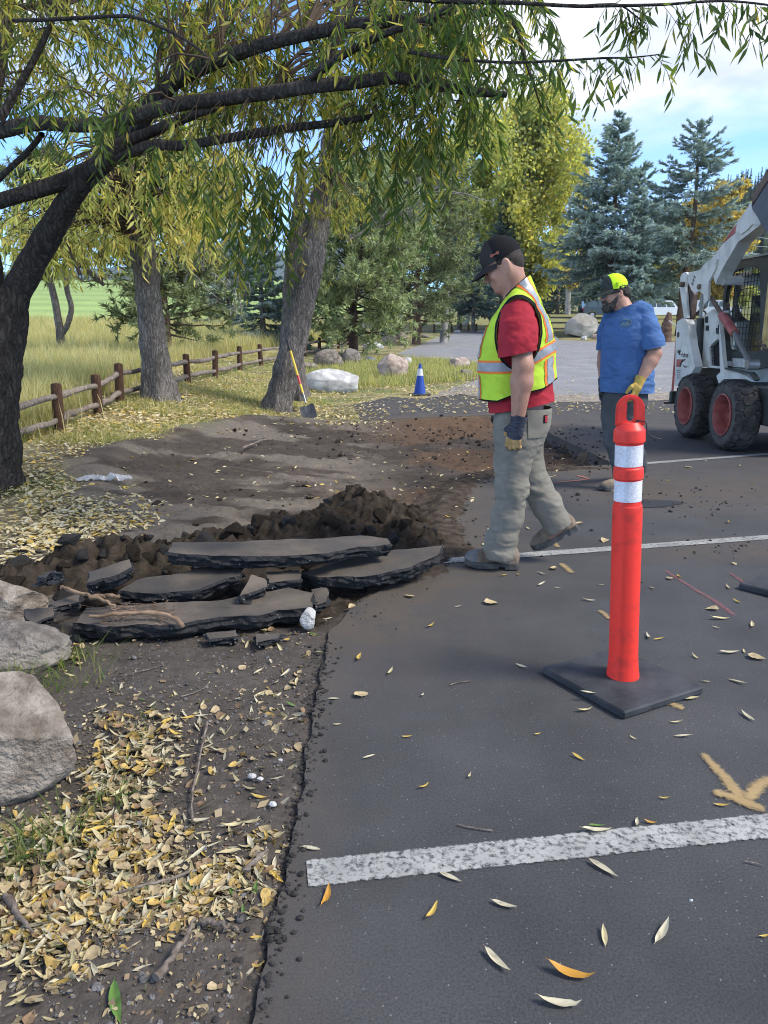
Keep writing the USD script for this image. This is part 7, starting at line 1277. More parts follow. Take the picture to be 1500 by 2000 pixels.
# --- parked cars
def car(label, px, D, col, seed, spare=False, L=4.7, W=1.85, H=1.75, name='parked_car', red_tail=True):
    g = base_at(px, D); T = thing(name, label, 'car', g); body_m = plain('car_paint_%d' % seed, col, rough=.3, coat=.6, dirt=.05); gl = plain('car_glass_%d' % seed, (.02, .025, .03), rough=.08, spec=.8)
    sil = Polygon([(-L / 2, .45), (-L / 2 + .03, .95), (-L / 2 + .10, 1.05), (L / 2 - 1.15, 1.05), (L / 2 - .25, .95), (L / 2, .78), (L / 2, .40), (-L / 2 + .1, .38)]).buffer(-.06).buffer(.06)
    for x in (-L / 2 + .85, L / 2 - .9): sil = sil.difference(Point(x, .36).buffer(.42))
    def put(name, P, y0, wd, m): P = max(getattr(P, 'geoms', [P]), key=lambda q: q.area); e = prism(P, wd); v = np.array(e.vertices); return obj(name, (np.c_[v[:, 0], v[:, 2] + y0, v[:, 1]], e.faces[:, ::-1]), m, T)
    put('body', sil, -W / 2, W, body_m); top = Polygon([(-L / 2 + .12, 1.04), (-L / 2 + .25, H - .06), (-L / 2 + .4, H), (L / 2 - 2.0, H), (L / 2 - 1.75, H - .05), (L / 2 - 1.15, 1.04)]).buffer(-.05).buffer(.05); put('cabin', top, -W / 2 + .10, W - .20, body_m)
    for a, b in ((-L / 2 + .42, -L / 2 + 1.35), (-L / 2 + 1.45, -L / 2 + 2.35), (-L / 2 + 2.45, L / 2 - 1.45)):
        P = Polygon([(a, 1.12), (a + .04, H - .14), (min(b, L / 2 - 1.85), H - .14), (b, 1.12)]); put('window', P, -W / 2 + .085, .02, gl)
    for x in (-L / 2 + .85, L / 2 - .9):
        v, f = lathe([(0, .0), (.2, .0), (.22, .02), (.36, .0), (.36, .22), (0, .22)], 24); w_ = obj('wheel', (np.c_[v[:, 0] + x, v[:, 2] - W / 2 + .01, v[:, 1] + .36], f), tyre_m, T, smooth=30); v, f = lathe([(0, .0), (.06, -.006), (.2, -.008), (.225, .004)], 10); obj('rim', (np.c_[v[:, 0] + x, v[:, 2] - W / 2 - .004, v[:, 1] + .36], f), plain('car_rim_%d' % seed, (.4, .4, .4), rough=.3, metallic=.6), w_)
    m = box(.10, .25, .30, (-L / 2 + .04, -W / 2 + .14, .92), .01); obj('tail_light', m, plain('tail_red_%d' % seed, (.35, .02, .02), rough=.3), T); m = box(.10, .30, .14, (L / 2 - .06, -W / 2 + .2, .80), .01); obj('headlight', m, refl, T); put('bumper', Polygon([(-L / 2 - .06, .42), (-L / 2 - .06, .6), (L / 2 + .05, .6), (L / 2 + .05, .42)]).difference(sil.buffer(.02)) if False else Polygon([(-L / 2 - .05, .42), (-L / 2 - .05, .62), (-L / 2 + .12, .62), (-L / 2 + .12, .42)]), -W / 2 + .05, W - .1, mesh_m)
    if spare: v, f = lathe([(0, 0), (.2, -.01), (.34, .0), (.37, .04), (.37, .2), (0, .2)], 24); obj('spare_wheel', (np.c_[-L / 2 - .24 + v[:, 2], v[:, 0], v[:, 1] + .98], f), tyre_m, T, smooth=30)
    return T
car('black boxy off-road car with a spare wheel on its tail, behind the big pale boulder', 1165, 78, (.015, .016, .018), 1, True, 4.4, 1.85, 1.85); car('white sport utility car parked behind the blue-shirted man', 1277, 78, (.72, .73, .74), 2); car('silver car with red tail light, half hidden by the loader\'s rear link', 1374, 80, (.42, .45, .48), 3)
# --- power lines on the hill at the right
for y, lab in ((460, 'uppermost'), (477, 'middle'), (492, 'lowest')):
    p, q_ = at(1448, y, 240), at(1640, y - 4, 240); t = np.linspace(0, 1, 12)[:, None]; C = p + (q_ - p) * t - np.array([0, 0, 1.2]) * (4 * t * (1 - t)); v, f = tube(C, .055, 5); obj('power_line', (v, f), plain('cable_grey_%d' % y, (.5, .5, .5), rough=.5), None, label=f'{lab} of the three pale power lines above the cab at the right', category='power line')
# ================================================================== broken asphalt slabs, soil and clods
slab_top = asphalt('slab_top_look', (.036, .034, .032), (.068, .062, .056), (.16, .15, .14), (.13, .105, .08), 0); slab_side = noisy('slab_broken_face', (.006, .006, .007), (.020, .020, .021), scale=60, detail=6, rough=.75, bump=1.0, bscale=80, dist=.012, spec=.4)
speck = noisy('aggregate', (.07, .066, .06), (.26, .25, .23), scale=30, rough=.8)
def slab(pts, th, seed, label, name='asphalt_slab'):
    """pts: (px, py, height) of the top outline; the broken faces hang from it, rough"""
    P = np.array([gat(a, b, h) for a, b, h in pts]); cen = P.mean(0); c2 = np.linalg.lstsq(np.c_[P[:, :2], np.ones(len(P))], P[:, 2], rcond=None)[0]; R2 = ring([tuple(p[:2]) for p in P], .014, .008, seed); jg = rng(seed + 50); sg = np.r_[0, np.cumsum(np.linalg.norm(np.diff(R2, axis=0), axis=1))]; kn = np.arange(0, sg[-1] + .1, .11); R2 = R2 + np.stack([np.interp(sg, kn, jg.uniform(-.012, .012, len(kn))) for _ in (0, 1)], 1); R2 = R2 + .007 * (noise(np.c_[R2 * 16, np.full(len(R2), seed)], seed)[:, None] - .5) * rng(seed).normal(size=2) + .011 * (np.round(noise(np.c_[R2 * 34, np.full(len(R2), seed + .5)], seed + 1) * 3) / 3 - .5)[:, None]; poly = Polygon(R2).buffer(0); poly = max(getattr(poly, 'geoms', [poly]), key=lambda g: g.area)
    zf = lambda x, y: c2[0] * x + c2[1] * y + c2[2]
    v, f = trimesh.creation.triangulate_polygon(poly, engine='earcut'); v, f = trimesh.remesh.subdivide_to_size(np.c_[v, v[:, 0] * 0], f, .06); n = np.cross(v[f[:, 1]] - v[f[:, 0]], v[f[:, 2]] - v[f[:, 0]])[:, 2]; f[n < 0] = f[n < 0][:, ::-1]
    v[:, 2] = zf(v[:, 0], v[:, 1]) + (fbm(v * 9, 3, seed) - .5) * .010
    T = thing(name, label, 'asphalt slab', cen); dv = np.clip(fbm(v * 5, 3, seed + 5) * 1.6 - .35, 0, 1) * .9; top = obj('top_face', (v - cen, f), slab_top, T, attrs={'dust': dv})
    c = np.array(poly.exterior.coords)[:-1]; 
    if not poly.exterior.is_ccw: c = c[::-1]
    L = 7; nn = np.c_[np.roll(c, -1, 0) - np.roll(c, 1, 0)]; nn = unit(np.c_[nn[:, 1], -nn[:, 0]]); V = []
    for k in range(L):
        u = k / (L - 1); q3 = np.c_[c, np.full(len(c), u * .3)]; off = (fbm(q3 * np.array([18, 18, 26]), 3, seed) - .5) * .075 * (1 if 0 < k else 0) + .012 * math.sin(u * np.pi) - .028 * u; e = c + nn * off[:, None]; V.append(np.c_[e, zf(c[:, 0], c[:, 1]) + (fbm(np.c_[c, c[:, 0] * 0] * 9, 3, seed) - .5) * .010 - th * u * (1 + .25 * (fbm(q3 * 8, 2, seed + 1) - .5))])
    V.append(np.tile(V[-1].mean(0), (1, 1))); k = len(c); F = [[a * k + i, (a + 1) * k + i, (a + 1) * k + (i + 1) % k, a * k + (i + 1) % k] for a in range(L - 1) for i in range(k)]; V = np.vstack(V); mb = MB().add(V, F); mb.f.append(np.array([[(L - 1) * k + i, L * k, (L - 1) * k + (i + 1) % k] for i in range(k)])); mb.n += 0
    obj('broken_face', (V - cen, mb.out()[1]), slab_side, T, smooth=22)
    g = rng(seed); pick = g.integers(k, (L - 1) * k, 15); st = MB()
    for i in pick: a, b = rock_mesh([.004, .0035, .0035] * g.uniform(.35, 1.3, 3), int(g.integers(99)), 1, 4); st.add(a + V[i] - cen, b)
    obj('aggregate', st.out(), speck, T, kind='stuff'); return T
slab([(148, 1214, .07), (170, 1186, .075), (280, 1178, .08), (420, 1172, .08), (560, 1150, .085), (612, 1158, .085), (607, 1186, .085), (540, 1190, .08), (505, 1200, .08), (430, 1204, .08), (352, 1218, .075), (200, 1226, .07)], 0.074, 1, 'long lowest asphalt slab nearest the camera at the foot of the heap')
slab([(585, 1118, .10), (640, 1100, .115), (765, 1078, .13), (868, 1066, .155), (850, 1082, .15), (800, 1106, .13), (745, 1122, .115), (690, 1128, .10), (625, 1130, .09)], 0.07, 2, 'right-hand asphalt slab with a pointed tip reaching over the lot')
slab([(234, 1153, .10), (262, 1134, .115), (330, 1124, .13), (395, 1106, .145), (471, 1104, .15), (470, 1119, .145), (415, 1134, .13), (372, 1157, .105), (300, 1163, .10)], 0.063, 3, 'middle asphalt slab with two pale leaves on its top')
slab([(331, 1079, .235), (337, 1062, .235), (470, 1056, .235), (610, 1050, .235), (705, 1044, .23), (762, 1052, .225), (765, 1064, .225), (700, 1070, .225), (640, 1080, .23), (520, 1086, .235), (420, 1084, .235)], 0.067, 4, 'topmost long asphalt slab lying across the heap')
slab([(462, 1163, .13), (492, 1122, .17), (522, 1128, .16), (523, 1148, .13)], 0.044, 5, 'small triangular piece of asphalt standing between the slabs')
slab([(523, 1118, .13), (585, 1114, .13), (584, 1132, .12), (528, 1136, .12)], 0.059, 6, 'dark square piece of asphalt under the topmost slab')
slab([(402, 1236, .035), (458, 1230, .04), (462, 1242, .035), (410, 1248, .03)], 0.037, 7, 'small asphalt chunk on the soil in front of the lowest slab'); slab([(498, 1240, .03), (545, 1234, .035), (540, 1246, .03), (505, 1252, .03)], 0.033, 8, 'small asphalt chunk among leaves right of the other chunk')
slab([(96, 1150, .22), (140, 1148, .24), (155, 1118, .33), (110, 1090, .36), (75, 1108, .30)], 0.044, 9, 'tilted square plate of asphalt resting against the tan boulder'); slab([(170, 1140, .17), (240, 1122, .20), (262, 1102, .24), (252, 1092, .25), (172, 1116, .20)], 0.067, 10, 'dark broken slab left of the topmost slab under the soil')
slab([(48, 1196, .10), (100, 1186, .12), (102, 1210, .08), (60, 1220, .07)], 0.037, 11, 'grey flat piece between the boulders and the lowest slab'); slab([(95, 1178, .11), (150, 1164, .13), (152, 1176, .12), (110, 1188, .10)], 0.037, 12, 'small dark piece above the grey flat piece')
slab([(610, 1150, .06), (636, 1146, .07), (640, 1176, .05), (616, 1182, .05)], 0.044, 13, 'black lump of asphalt right above the white stone')
clod_m = noisy('dark_soil', (.020, .016, .012), (.056, .044, .033), scale=14, detail=9, rough=.97, bump=1.0, bscale=55, dist=.012, spec=.05); clod_tar = noisy('tarry_clod', (.016, .015, .014), (.045, .040, .035), scale=18, detail=8, rough=.9, bump=.9, bscale=70, dist=.01)
# thin soil spilled over the ragged edge between the dug patch and the lot
sx2, sy2 = np.meshgrid(np.arange(-.1, 2.5, .022), np.arange(3.9, 8.1, .022), indexing='ij'); fl = shapely.distance(pit_poly.boundary, shapely.points(sx2.ravel(), sy2.ravel())).reshape(sx2.shape); G4 = np.stack([sx2, sy2, sx2 * 0], -1)
hs = .030 * np.exp(-(fl / .20) ** 2) * (.35 + 1.3 * fbm(G4 * 4.5, 4, 81)) + (fbm(G4 * 22, 3, 82) - .5) * .016 - .012; lot_in = inside(lot_poly, sx2.ravel(), sy2.ravel()).reshape(sx2.shape); bz2 = np.where(lot_in, .0, gz(sx2, sy2)); hs = np.where((sx2 > 1.9) & (sy2 > 7.55), -1, hs)
V = np.stack([sx2, sy2, np.maximum(bz2, -.03) + hs], -1).reshape(-1, 3); ka, kb = sx2.shape; i, j = np.meshgrid(np.arange(ka - 1), np.arange(kb - 1), indexing='ij'); qd = np.stack([i * kb + j, (i + 1) * kb + j, (i + 1) * kb + j + 1, i * kb + j + 1], -1).reshape(-1, 4); kp_ = (hs.reshape(-1)[qd] > -.004).all(1); spill_m = noisy('spilled_soil', (.030, .024, .019), (.085, .066, .050), scale=12, detail=9, rough=.97, bump=1.0, bscale=70, dist=.01, spec=.05)
obj('spilled_soil', (V, qd[kp_]), spill_m, None, smooth=True, label='thin soil spilled over the ragged asphalt edge around the dug patch', category='soil', kind='stuff')
# mound: one heap of loose soil
mx, my = np.meshgrid(np.linspace(-2.3, .75, 200), np.linspace(3.2, 6.2, 190), indexing='ij')
def bump_at(px, py, h, rx, ry, rot=0): c = gat(px, py); a = math.radians(rot); X, Y = mx - c[0], my - c[1]; return h * np.exp(-(((X * math.cos(a) + Y * math.sin(a)) / rx) ** 2 + ((-X * math.sin(a) + Y * math.cos(a)) / ry) ** 2) ** 1.15)
H_ = np.maximum.reduce([bump_at(715, 1022, .33, .36, .42, 10), bump_at(560, 1060, .25, .42, .26, -8), bump_at(640, 1050, .25, .32, .3), bump_at(420, 1082, .20, .42, .20), bump_at(250, 1118, .28, .30, .22), bump_at(150, 1128, .27, .26, .22), bump_at(40, 1150, .22, .25, .24), bump_at(330, 1110, .19, .3, .22), bump_at(780, 1060, .16, .34, .26), bump_at(500, 1155, .045, .9, .32), bump_at(250, 1190, .05, .6, .2)])
G3 = np.stack([mx, my, mx * 0], -1); H_ = .87 * H_ * (.82 + .5 * (fbm(G3 * 3.2, 4, 61) - .3)) + (np.abs(fbm(G3 * 7, 4, 62) - .5) * -.34 + .045) * np.clip(H_ / .12, 0, 1) + (fbm(G3 * 24, 3, 63) - .5) * .085 * np.clip(H_ / .08, 0, 1) - .03
base = zt(mx, my) - .02; V = np.stack([mx, my, base + H_], -1).reshape(-1, 3); i, j = np.meshgrid(np.arange(199), np.arange(189), indexing='ij'); qd = np.stack([i * 190 + j, (i + 1) * 190 + j, (i + 1) * 190 + j + 1, i * 190 + j + 1], -1).reshape(-1, 4); keepf = (H_.reshape(-1)[qd] > -.022).any(1); obj('soil_heap', (V, qd[keepf]), clod_m, None, smooth=True, label='heap of loose dark soil behind and between the broken slabs', category='soil heap')
def mound_z(x, y): ii = np.clip(((x + 2.3) / 3.05 * 199).astype(int), 0, 199); jj = np.clip(((y - 3.2) / 3.0 * 189).astype(int), 0, 189); return base[ii, jj] + np.maximum(H_[ii, jj], 0)
protos = []
for k in range(7): v, f = rock_mesh([1, .85, .7], 80 + k, 3, 16, .25, .42); v += unit(v) * ((fbm(v * 6, 3, k) - .5) * .16)[:, None]; protos.append((v, f))
R = rng(77); big = [(505, 1000, .17), (458, 1018, .12), (545, 1030, .12), (420, 1046, .075), (60, 1108, .15), (175, 1105, .15), (215, 1078, .13), (262, 1062, .10), (140, 1060, .12), (290, 1040, .09), (25, 1100, .12), (195, 1040, .10), (700, 975, .10), (740, 985, .11), (640, 1000, .11), (600, 1030, .10), (680, 1040, .10), (330, 1060, .09), (230, 1130, .10), (118, 1092, .09), (380, 1055, .08), (590, 985, .09), (770, 1012, .09), (720, 1045, .09)]
first = {}
def clod(x, y, z, s, k, m, label, group):
    key = (k, m is clod_m)
    T = UsdGeom.Xform.Define(stage, '/World/' + numbered('soil_clod')); T.AddTranslateOp().Set(Gf.Vec3d(float(x), float(y), float(z))); T.AddRotateXYZOp().Set(Gf.Vec3f(*map(float, R.uniform(-40, 40, 2)), float(R.uniform(0, 360)))); T.AddScaleOp().Set(Gf.Vec3f(float(s), float(s * R.uniform(.8, 1.1)), float(s * R.uniform(.75, 1)))); tag(T.GetPrim(), label, 'soil clod', group)
    if key not in first: first[key] = T.GetPrim(); obj('lump', protos[k], m, T.GetPrim(), smooth=35)
    else: T.GetPrim().GetReferences().AddInternalReference(first[key].GetPath()); T.GetPrim().SetInstanceable(True); tag(T.GetPrim(), label, 'soil clod', group)
for px, py, s in big:
    g = gat(px, py + 14, .16); x, y = g[0], g[1]; z = mound_z(np.array([x]), np.array([y]))[0]; clod(x, y, z + s * .15, s * .62, int(R.integers(7)), clod_m if R.random() < .6 else clod_tar, 'large dark clod of earth lying in the soil heap behind the slabs', 'large clods of the soil heap')
for _ in range(420):
    px, py = R.uniform(0, 860), R.uniform(965, 1135); g = gat(px, py, .08); x, y = g[0], g[1]
    if mound_z(np.array([x]), np.array([y]))[0] - zt(x, y) < .02: continue
    clod(x, y, mound_z(np.array([x]), np.array([y]))[0] + .008, min(.085, R.lognormal(-3.5, .5)), int(R.integers(7)), clod_m if R.random() < .5 else clod_tar, 'small dark crumb of earth in the soil heap behind the slabs', 'small crumbs of the soil heap')
def scatter(name, label, cat, pts, sizes, m, seed, flat=.7, tint=None, sub=0):
    r = rng(seed); ps = [rock_mesh([1, .9, flat], 200 + k, sub, 6, .2) for k in range(6)]; mb = MB()
    for (x, y, z), s in zip(pts, sizes):
        v, f = ps[r.integers(6)]; a = r.uniform(0, 6.28); c, q_ = math.cos(a), math.sin(a); mb.add(np.c_[v[:, 0] * c - v[:, 1] * q_, v[:, 0] * q_ + v[:, 1] * c, v[:, 2]] * s + [x, y, z + s * .3], f)
    obj(name, mb.out(), m, None, smooth=40, label=label, category=cat, kind='stuff')
pts, sz = [], []
for px, py, sx, sy, n in ((1130, 880, 50, 22, 160), (1090, 855, 25, 10, 50), (900, 960, 60, 40, 60), (880, 1040, 40, 30, 120), (1075, 975, 60, 8, 60), (1390, 985, 60, 14, 70), (1300, 960, 100, 30, 30), (700, 1180, 60, 25, 40), (980, 880, 120, 30, 120), (860, 835, 120, 12, 110), (1430, 1070, 60, 12, 60), (1050, 1000, 200, 80, 60), (330, 1190, 120, 8, 90), (480, 1130, 110, 10, 50), (740, 1100, 40, 10, 40), (640, 850, 140, 20, 120), (560, 1170, 60, 18, 80), (380, 1190, 100, 15, 80), (1140, 905, 40, 8, 80)):
    q_ = np.c_[px + R.normal(size=n) * sx, py + R.normal(size=n) * sy]; pz = gats(q_[:, 0], np.maximum(q_[:, 1], 800)); inp = inside(pit_poly, pz[:, 0], pz[:, 1]); pz[inp & (pz[:, 1] > 6.5), 2] -= .085; pts += list(pz); sz += list(R.lognormal(-4.75, .5, n) * np.clip(pz[:, 1] / 8, .5, 1.2))
scatter('asphalt_crumbs', 'scattered black crumbs of broken asphalt around the dug patch', 'rubble', pts, np.minimum(sz, .05), clod_tar, 9)
n = 1500; q_ = np.array(pit_poly.bounds); x = R.uniform(q_[0], q_[2], n); y = R.uniform(max(q_[1], 5.0), q_[3], n); ii = inside(pit_poly, x, y) & (fbm(np.c_[x, y, x * 0] * 1.6, 3, 83) > .5 + .12 * R.random(n)); x, y = x[ii], y[ii]; jx, jy = np.clip(np.searchsorted(gx, x), 0, ni - 1), np.clip(np.searchsorted(gy, y), 0, nj - 1); scatter('soil_crumbs', 'small clods and crumbs lying on the dug earth', 'soil', np.c_[x, y, fz.reshape(ni, nj)[jx, jy] - .004], np.minimum(R.lognormal(-4.2, .6, len(x)), .06), clod_m, 14)
n = 3600; x = R.uniform(-1.1, -.26, n); y = 1.15 + R.random(n) ** 1.3 * 2.3; scatter('gravel', 'fine gravel on the bare soil strip left of the asphalt', 'gravel', np.c_[x, y, gz(x, y) - .001], R.lognormal(-5.75, .5, n), rock_mat('gravel_look', (.07, .066, .062), (.20, .19, .18), sc=30), 10)
n = 1500; x = -.262 + R.normal(size=n) * .03; y = R.uniform(.9, 3.1, n); scatter('edge_crumbs', 'crumbling black bits along the broken asphalt edge', 'rubble', np.c_[x, y, np.where(inside(lot_poly, x, y), .0, gz(x, y) - .002)], np.minimum(R.lognormal(-5.45, .55, n), .011), clod_tar, 11)
# ================================================================== fallen leaves, sticks
wood_m = noisy('torn_wood', (.10, .065, .040), (.30, .20, .125), scale=10, detail=8, rough=.9, bump=.8, bscale=60, dist=.006, stretch=(1, 1, 1)); stick_m = noisy('dry_stick', (.085, .065, .05), (.22, .18, .145), scale=30, rough=.9, bump=.4)
def stick(pts, r0, r1, label, m=stick_m, name='stick', lift=.012, seed=1):
    C = spline([gat(a, b, h + lift) for a, b, h in pts], 16); C += rng(seed).normal(size=C.shape) * r0 * .25; v, f = tube(C, np.linspace(r0, r1, 16) * (1 + .15 * rng(seed + 1).normal(size=16)), 8); obj(name, (v, f), m, None, smooth=50, label=label, category='stick' if name == 'stick' else name)
stick([(122, 1148, .16), (160, 1160, .15), (200, 1172, .13), (224, 1184, .11)], .011, .007, 'torn orange-brown root in front of the tilted asphalt plate', wood_m, 'root', seed=2); stick([(180, 1165, .13), (215, 1164, .13), (232, 1166, .12)], .012, .008, 'short brown root stub beside the torn root', wood_m, 'root', seed=3)
stick([(175, 1205, .10), (240, 1198, .10), (300, 1196, .10), (340, 1208, .09), (358, 1222, .08)], .008, .011, 'long dark root lying along the lowest slab', wood_m, 'root', seed=4)
for k, (p, lab) in enumerate(((((405, 1412, 0), (390, 1480, 0), (378, 1540, 0), (376, 1605, 0)), 'thin dark stick pointing away through the leaves beside the bare soil'), (((230, 1742, .01), (300, 1725, .012), (385, 1698, .01)), 'curved brown stick lying across the thick leaf litter'), (((308, 1905, .01), (345, 1858, .015), (378, 1798, .02)), 'pale thick stick standing out of the lower leaf litter'), (((398, 1798, .01), (430, 1805, .012), (464, 1816, .01)), 'short grey stick with a white broken end'), (((478, 1700, .012), (500, 1680, .014), (522, 1656, .012)), 'grey stick at the asphalt edge below the leaf litter'), (((10, 1748, .01), (35, 1785, .01), (62, 1820, .01)), 'grey stick at the left edge in the lower leaf litter'), (((355, 1360, 0), (400, 1342, 0), (408, 1334, 0)), 'thin pale twig on the bare soil below the slabs'), (((255, 1315, 0), (290, 1307, 0), (315, 1300, 0)), 'tiny twig on the bare soil below the grey boulder'), (((1455, 1682, 0), (1475, 1686, 0), (1490, 1690, 0)), 'short brown twig at the right edge below the white line'), (((895, 1610, 0), (930, 1618, 0), (962, 1622, 0)), 'thin yellow stalk just above the nearest white line'), (((880, 1338, 0), (900, 1332, 0), (922, 1330, 0)), 'thin pale stalk in the middle of the lot'), (((474, 876, .0), (500, 864, .0), (520, 858, .0)), 'pale stick lying on the dug earth in front of the shovel'))):
    stick(p, (.004 if k in (0, 1) else .009 if k in (2, 3, 4, 5) else .0022 if k < 11 else .014), .003 if k < 6 else .0016 if k < 11 else .01, lab, seed=20 + k, lift=.006 if k != 11 else .03)
# root fibres
R = rng(90); mb = MB()
for _ in range(90):
    g = gat(R.uniform(190, 330), R.uniform(1182, 1215), .08); C = g + np.cumsum(R.normal(size=(8, 3)) * [.016, .008, .006], 0); v, f = tube(C, .0012, 3, cap=False); mb.add(v, f)
obj('root_fibres', mb.out(), wood_m, None, label='tangle of fine roots on the lowest slab', category='roots', kind='stuff')
cream, pale, gold_, orange_, brown_, greenl = (.50, .45, .31), (.52, .44, .24), (.52, .36, .075), (.50, .25, .035), (.30, .19, .10), (.10, .19, .035)
lf_mat = leafy('fallen_leaf_look', .12, .6)
def flat_leaf(kind, col, seed):
    """one fallen leaf lying at the origin, about 1 long"""
    r = rng(seed); n = 9; t = np.linspace(0, 1, n); bend = r.uniform(-.25, .25); lift = r.uniform(.02, .26)
    w = (np.sin(np.pi * t ** .85) ** .9 * .105 + .004) if kind == 'lance' else (np.sin(np.pi * t ** .62) ** .75 * .34 + .004); rows = []
    tw = r.uniform(-.8, .8)
    for a, ww in zip(t, w):
        x = a - .5; y = bend * (a - .5) ** 2; z = lift * (4 * (a - .5) ** 2) * (.5 + .5 * r.random()) + .012
        for s in (-1, -.5, 0, .5, 1): rows.append([x, y + ww * s, z + abs(s) * ww * (.55 if kind == 'lance' else .35) + s * tw * ww * (a - .4) + (r.normal() * .012 if kind != 'lance' and abs(s) == 1 else 0)])
    V = np.array(rows); i, j = np.meshgrid(np.arange(n - 1), np.arange(4), indexing='ij'); qd = np.stack([i * 5 + j, (i + 1) * 5 + j, (i + 1) * 5 + j + 1, i * 5 + j + 1], -1).reshape(-1, 4)
    tint = np.array(col) * (.92 + .16 * r.random((len(V), 1))); tint[2::5] *= .86; tint = tint * (1 - .35 * (fbm(V * 9 + seed, 3, seed) > .62))[:, None]
    st, sf = tube([[-.5, bend * .25, V[0, 2]], [-.58, bend * .3, V[0, 2] + .01]], .006, 4, cap=False); F = np.vstack([qd[:, [0, 1, 2]], qd[:, [0, 2, 3]], sf + len(V)]); return np.vstack([V, st]), F, np.vstack([tint, np.tile(np.array(col) * .7, (len(st), 1))])
lib = {}
for nm, kind, col in (('cream', 'lance', cream), ('pale', 'lance', pale), ('gold', 'lance', gold_), ('orange', 'lance', orange_), ('green', 'lance', greenl), ('broad', 'broad', (.46, .355, .195)), ('broadgold', 'broad', (.50, .34, .10)), ('brown', 'broad', brown_)):
    lib[nm] = [flat_leaf(kind, col, 300 + 10 * len(lib) + k) for k in range(4)]
firstleaf = {}
def leaf_thing(p, L, rz, nm, k, label, group):
    x = UsdGeom.Xform.Define(stage, '/World/' + numbered('fallen_leaf')); x.AddTranslateOp().Set(Gf.Vec3d(*map(float, p))); x.AddRotateXYZOp().Set(Gf.Vec3f(float(R.normal() * 5), float(R.normal() * 5), float(math.degrees(rz)))); x.AddScaleOp().Set(Gf.Vec3f(float(L), float(L), float(L)))
    key = (nm, k)
    if key not in firstleaf: firstleaf[key] = x.GetPrim(); v, f, t = lib[nm][k]; obj('blade', (v, f), lf_mat, x.GetPrim(), smooth=True, tint=t)
    else: x.GetPrim().GetReferences().AddInternalReference(firstleaf[key].GetPath()); x.GetPrim().SetInstanceable(True)
    tag(x.GetPrim(), label, 'leaf', group)
special = [(640, 1755, .072, 80, 'orange', 'orange-yellow leaf lying just below the left end of the nearest white line'), (1115, 1908, .095, -20, 'orange', 'orange leaf at the bottom of the picture right of centre'), (1178, 1700, .082, -48, 'cream', 'long cream leaf just below the nearest white line right of centre'), (970, 1882, .078, -55, 'cream', 'cream leaf lying aslant near the bottom centre'), (1092, 1966, .085, -8, 'cream', 'cream leaf at the very bottom below the orange one'), (1295, 1825, .080, 50, 'cream', 'white leaf aslant in the lower right of the lot'), (1180, 1831, .058, 80, 'pale', 'pale yellowish leaf pointing away, left of the white aslant leaf'), (985, 1772, .062, -25, 'cream', 'cream leaf below the white line near the centre'), (880, 1717, .060, -30, 'cream', 'cream leaf close under the white line, left of centre'), (845, 1785, .058, 60, 'gold', 'curled yellow leaf pair below the white line, left of centre'), (705, 1360, .055, 20, 'broad', 'crumpled tan leaf alone on the lot right of the soil edge'), (1130, 1482, .050, -50, 'gold', 'bright yellow curled leaf between the post and the yellow arrow'), (917, 1518, .034, 70, 'pale', 'small pale leaf alone left of the bright yellow curled leaf'), (825, 1360, .034, 70, 'cream', 'small white leaf right of the crumpled tan leaf'), (652, 1367, .045, 0, 'cream', 'small cream leaf by the soil edge left of the crumpled tan leaf'), (960, 1180, .075, -4, 'broad', 'tan leaf on the lot below the walking worker'), (608, 1660, .050, -8, 'cream', 'cream leaf just above the left end of the nearest white line'), (1165, 1626, .085, 8, 'cream', 'long white leaf lying on the nearest white line'), (1166, 1616, .045, -4, 'green', 'green leaf on the nearest white line'), (1243, 1608, .045, 70, 'cream', 'small white leaf crossing the upper rim of the nearest white line'), (1270, 1609, .034, -14, 'orange', 'small orange leaf on the upper rim of the nearest white line'), (1411, 1576, .045, -16, 'gold', 'yellow leaf between the yellow arrow and the white line'), (1335, 1440, .060, -4, 'cream', 'cream leaf lying below the black rubber base'), (1322, 1413, .045, -4, 'pale', 'pale leaf close below the right of the rubber base'), (1141, 1390, .065, 18, 'pale', 'pale leaf tucked at the left front of the rubber base'), (1348, 1367, .07, 12, 'pale', 'pale leaf at the right corner of the rubber base'), (1149, 1355, .055, -4, 'cream', 'cream leaf lying on the rubber base'), (226, 1958, .105, -65, 'green', 'large dark green leaf on the soil at the bottom left'), (1425, 1277, .085, 5, 'cream', 'long cream leaf at the far right beyond the post'), (1405, 1210, .09, 2, 'pale', 'long pale leaf right of the red streak'), (705, 1361, .04, 100, 'cream', 'cream leaf touching the crumpled tan leaf')]
for px, py, L, a, nm, lab in special:
    g = gat(px, py, .03 if (1149, 1355) == (px, py) else 0); leaf_thing(g + [0, 0, .004 if g[0] > -.24 else -.002], L * 1.0, math.radians(a), nm, int(R.integers(4)), lab, None)
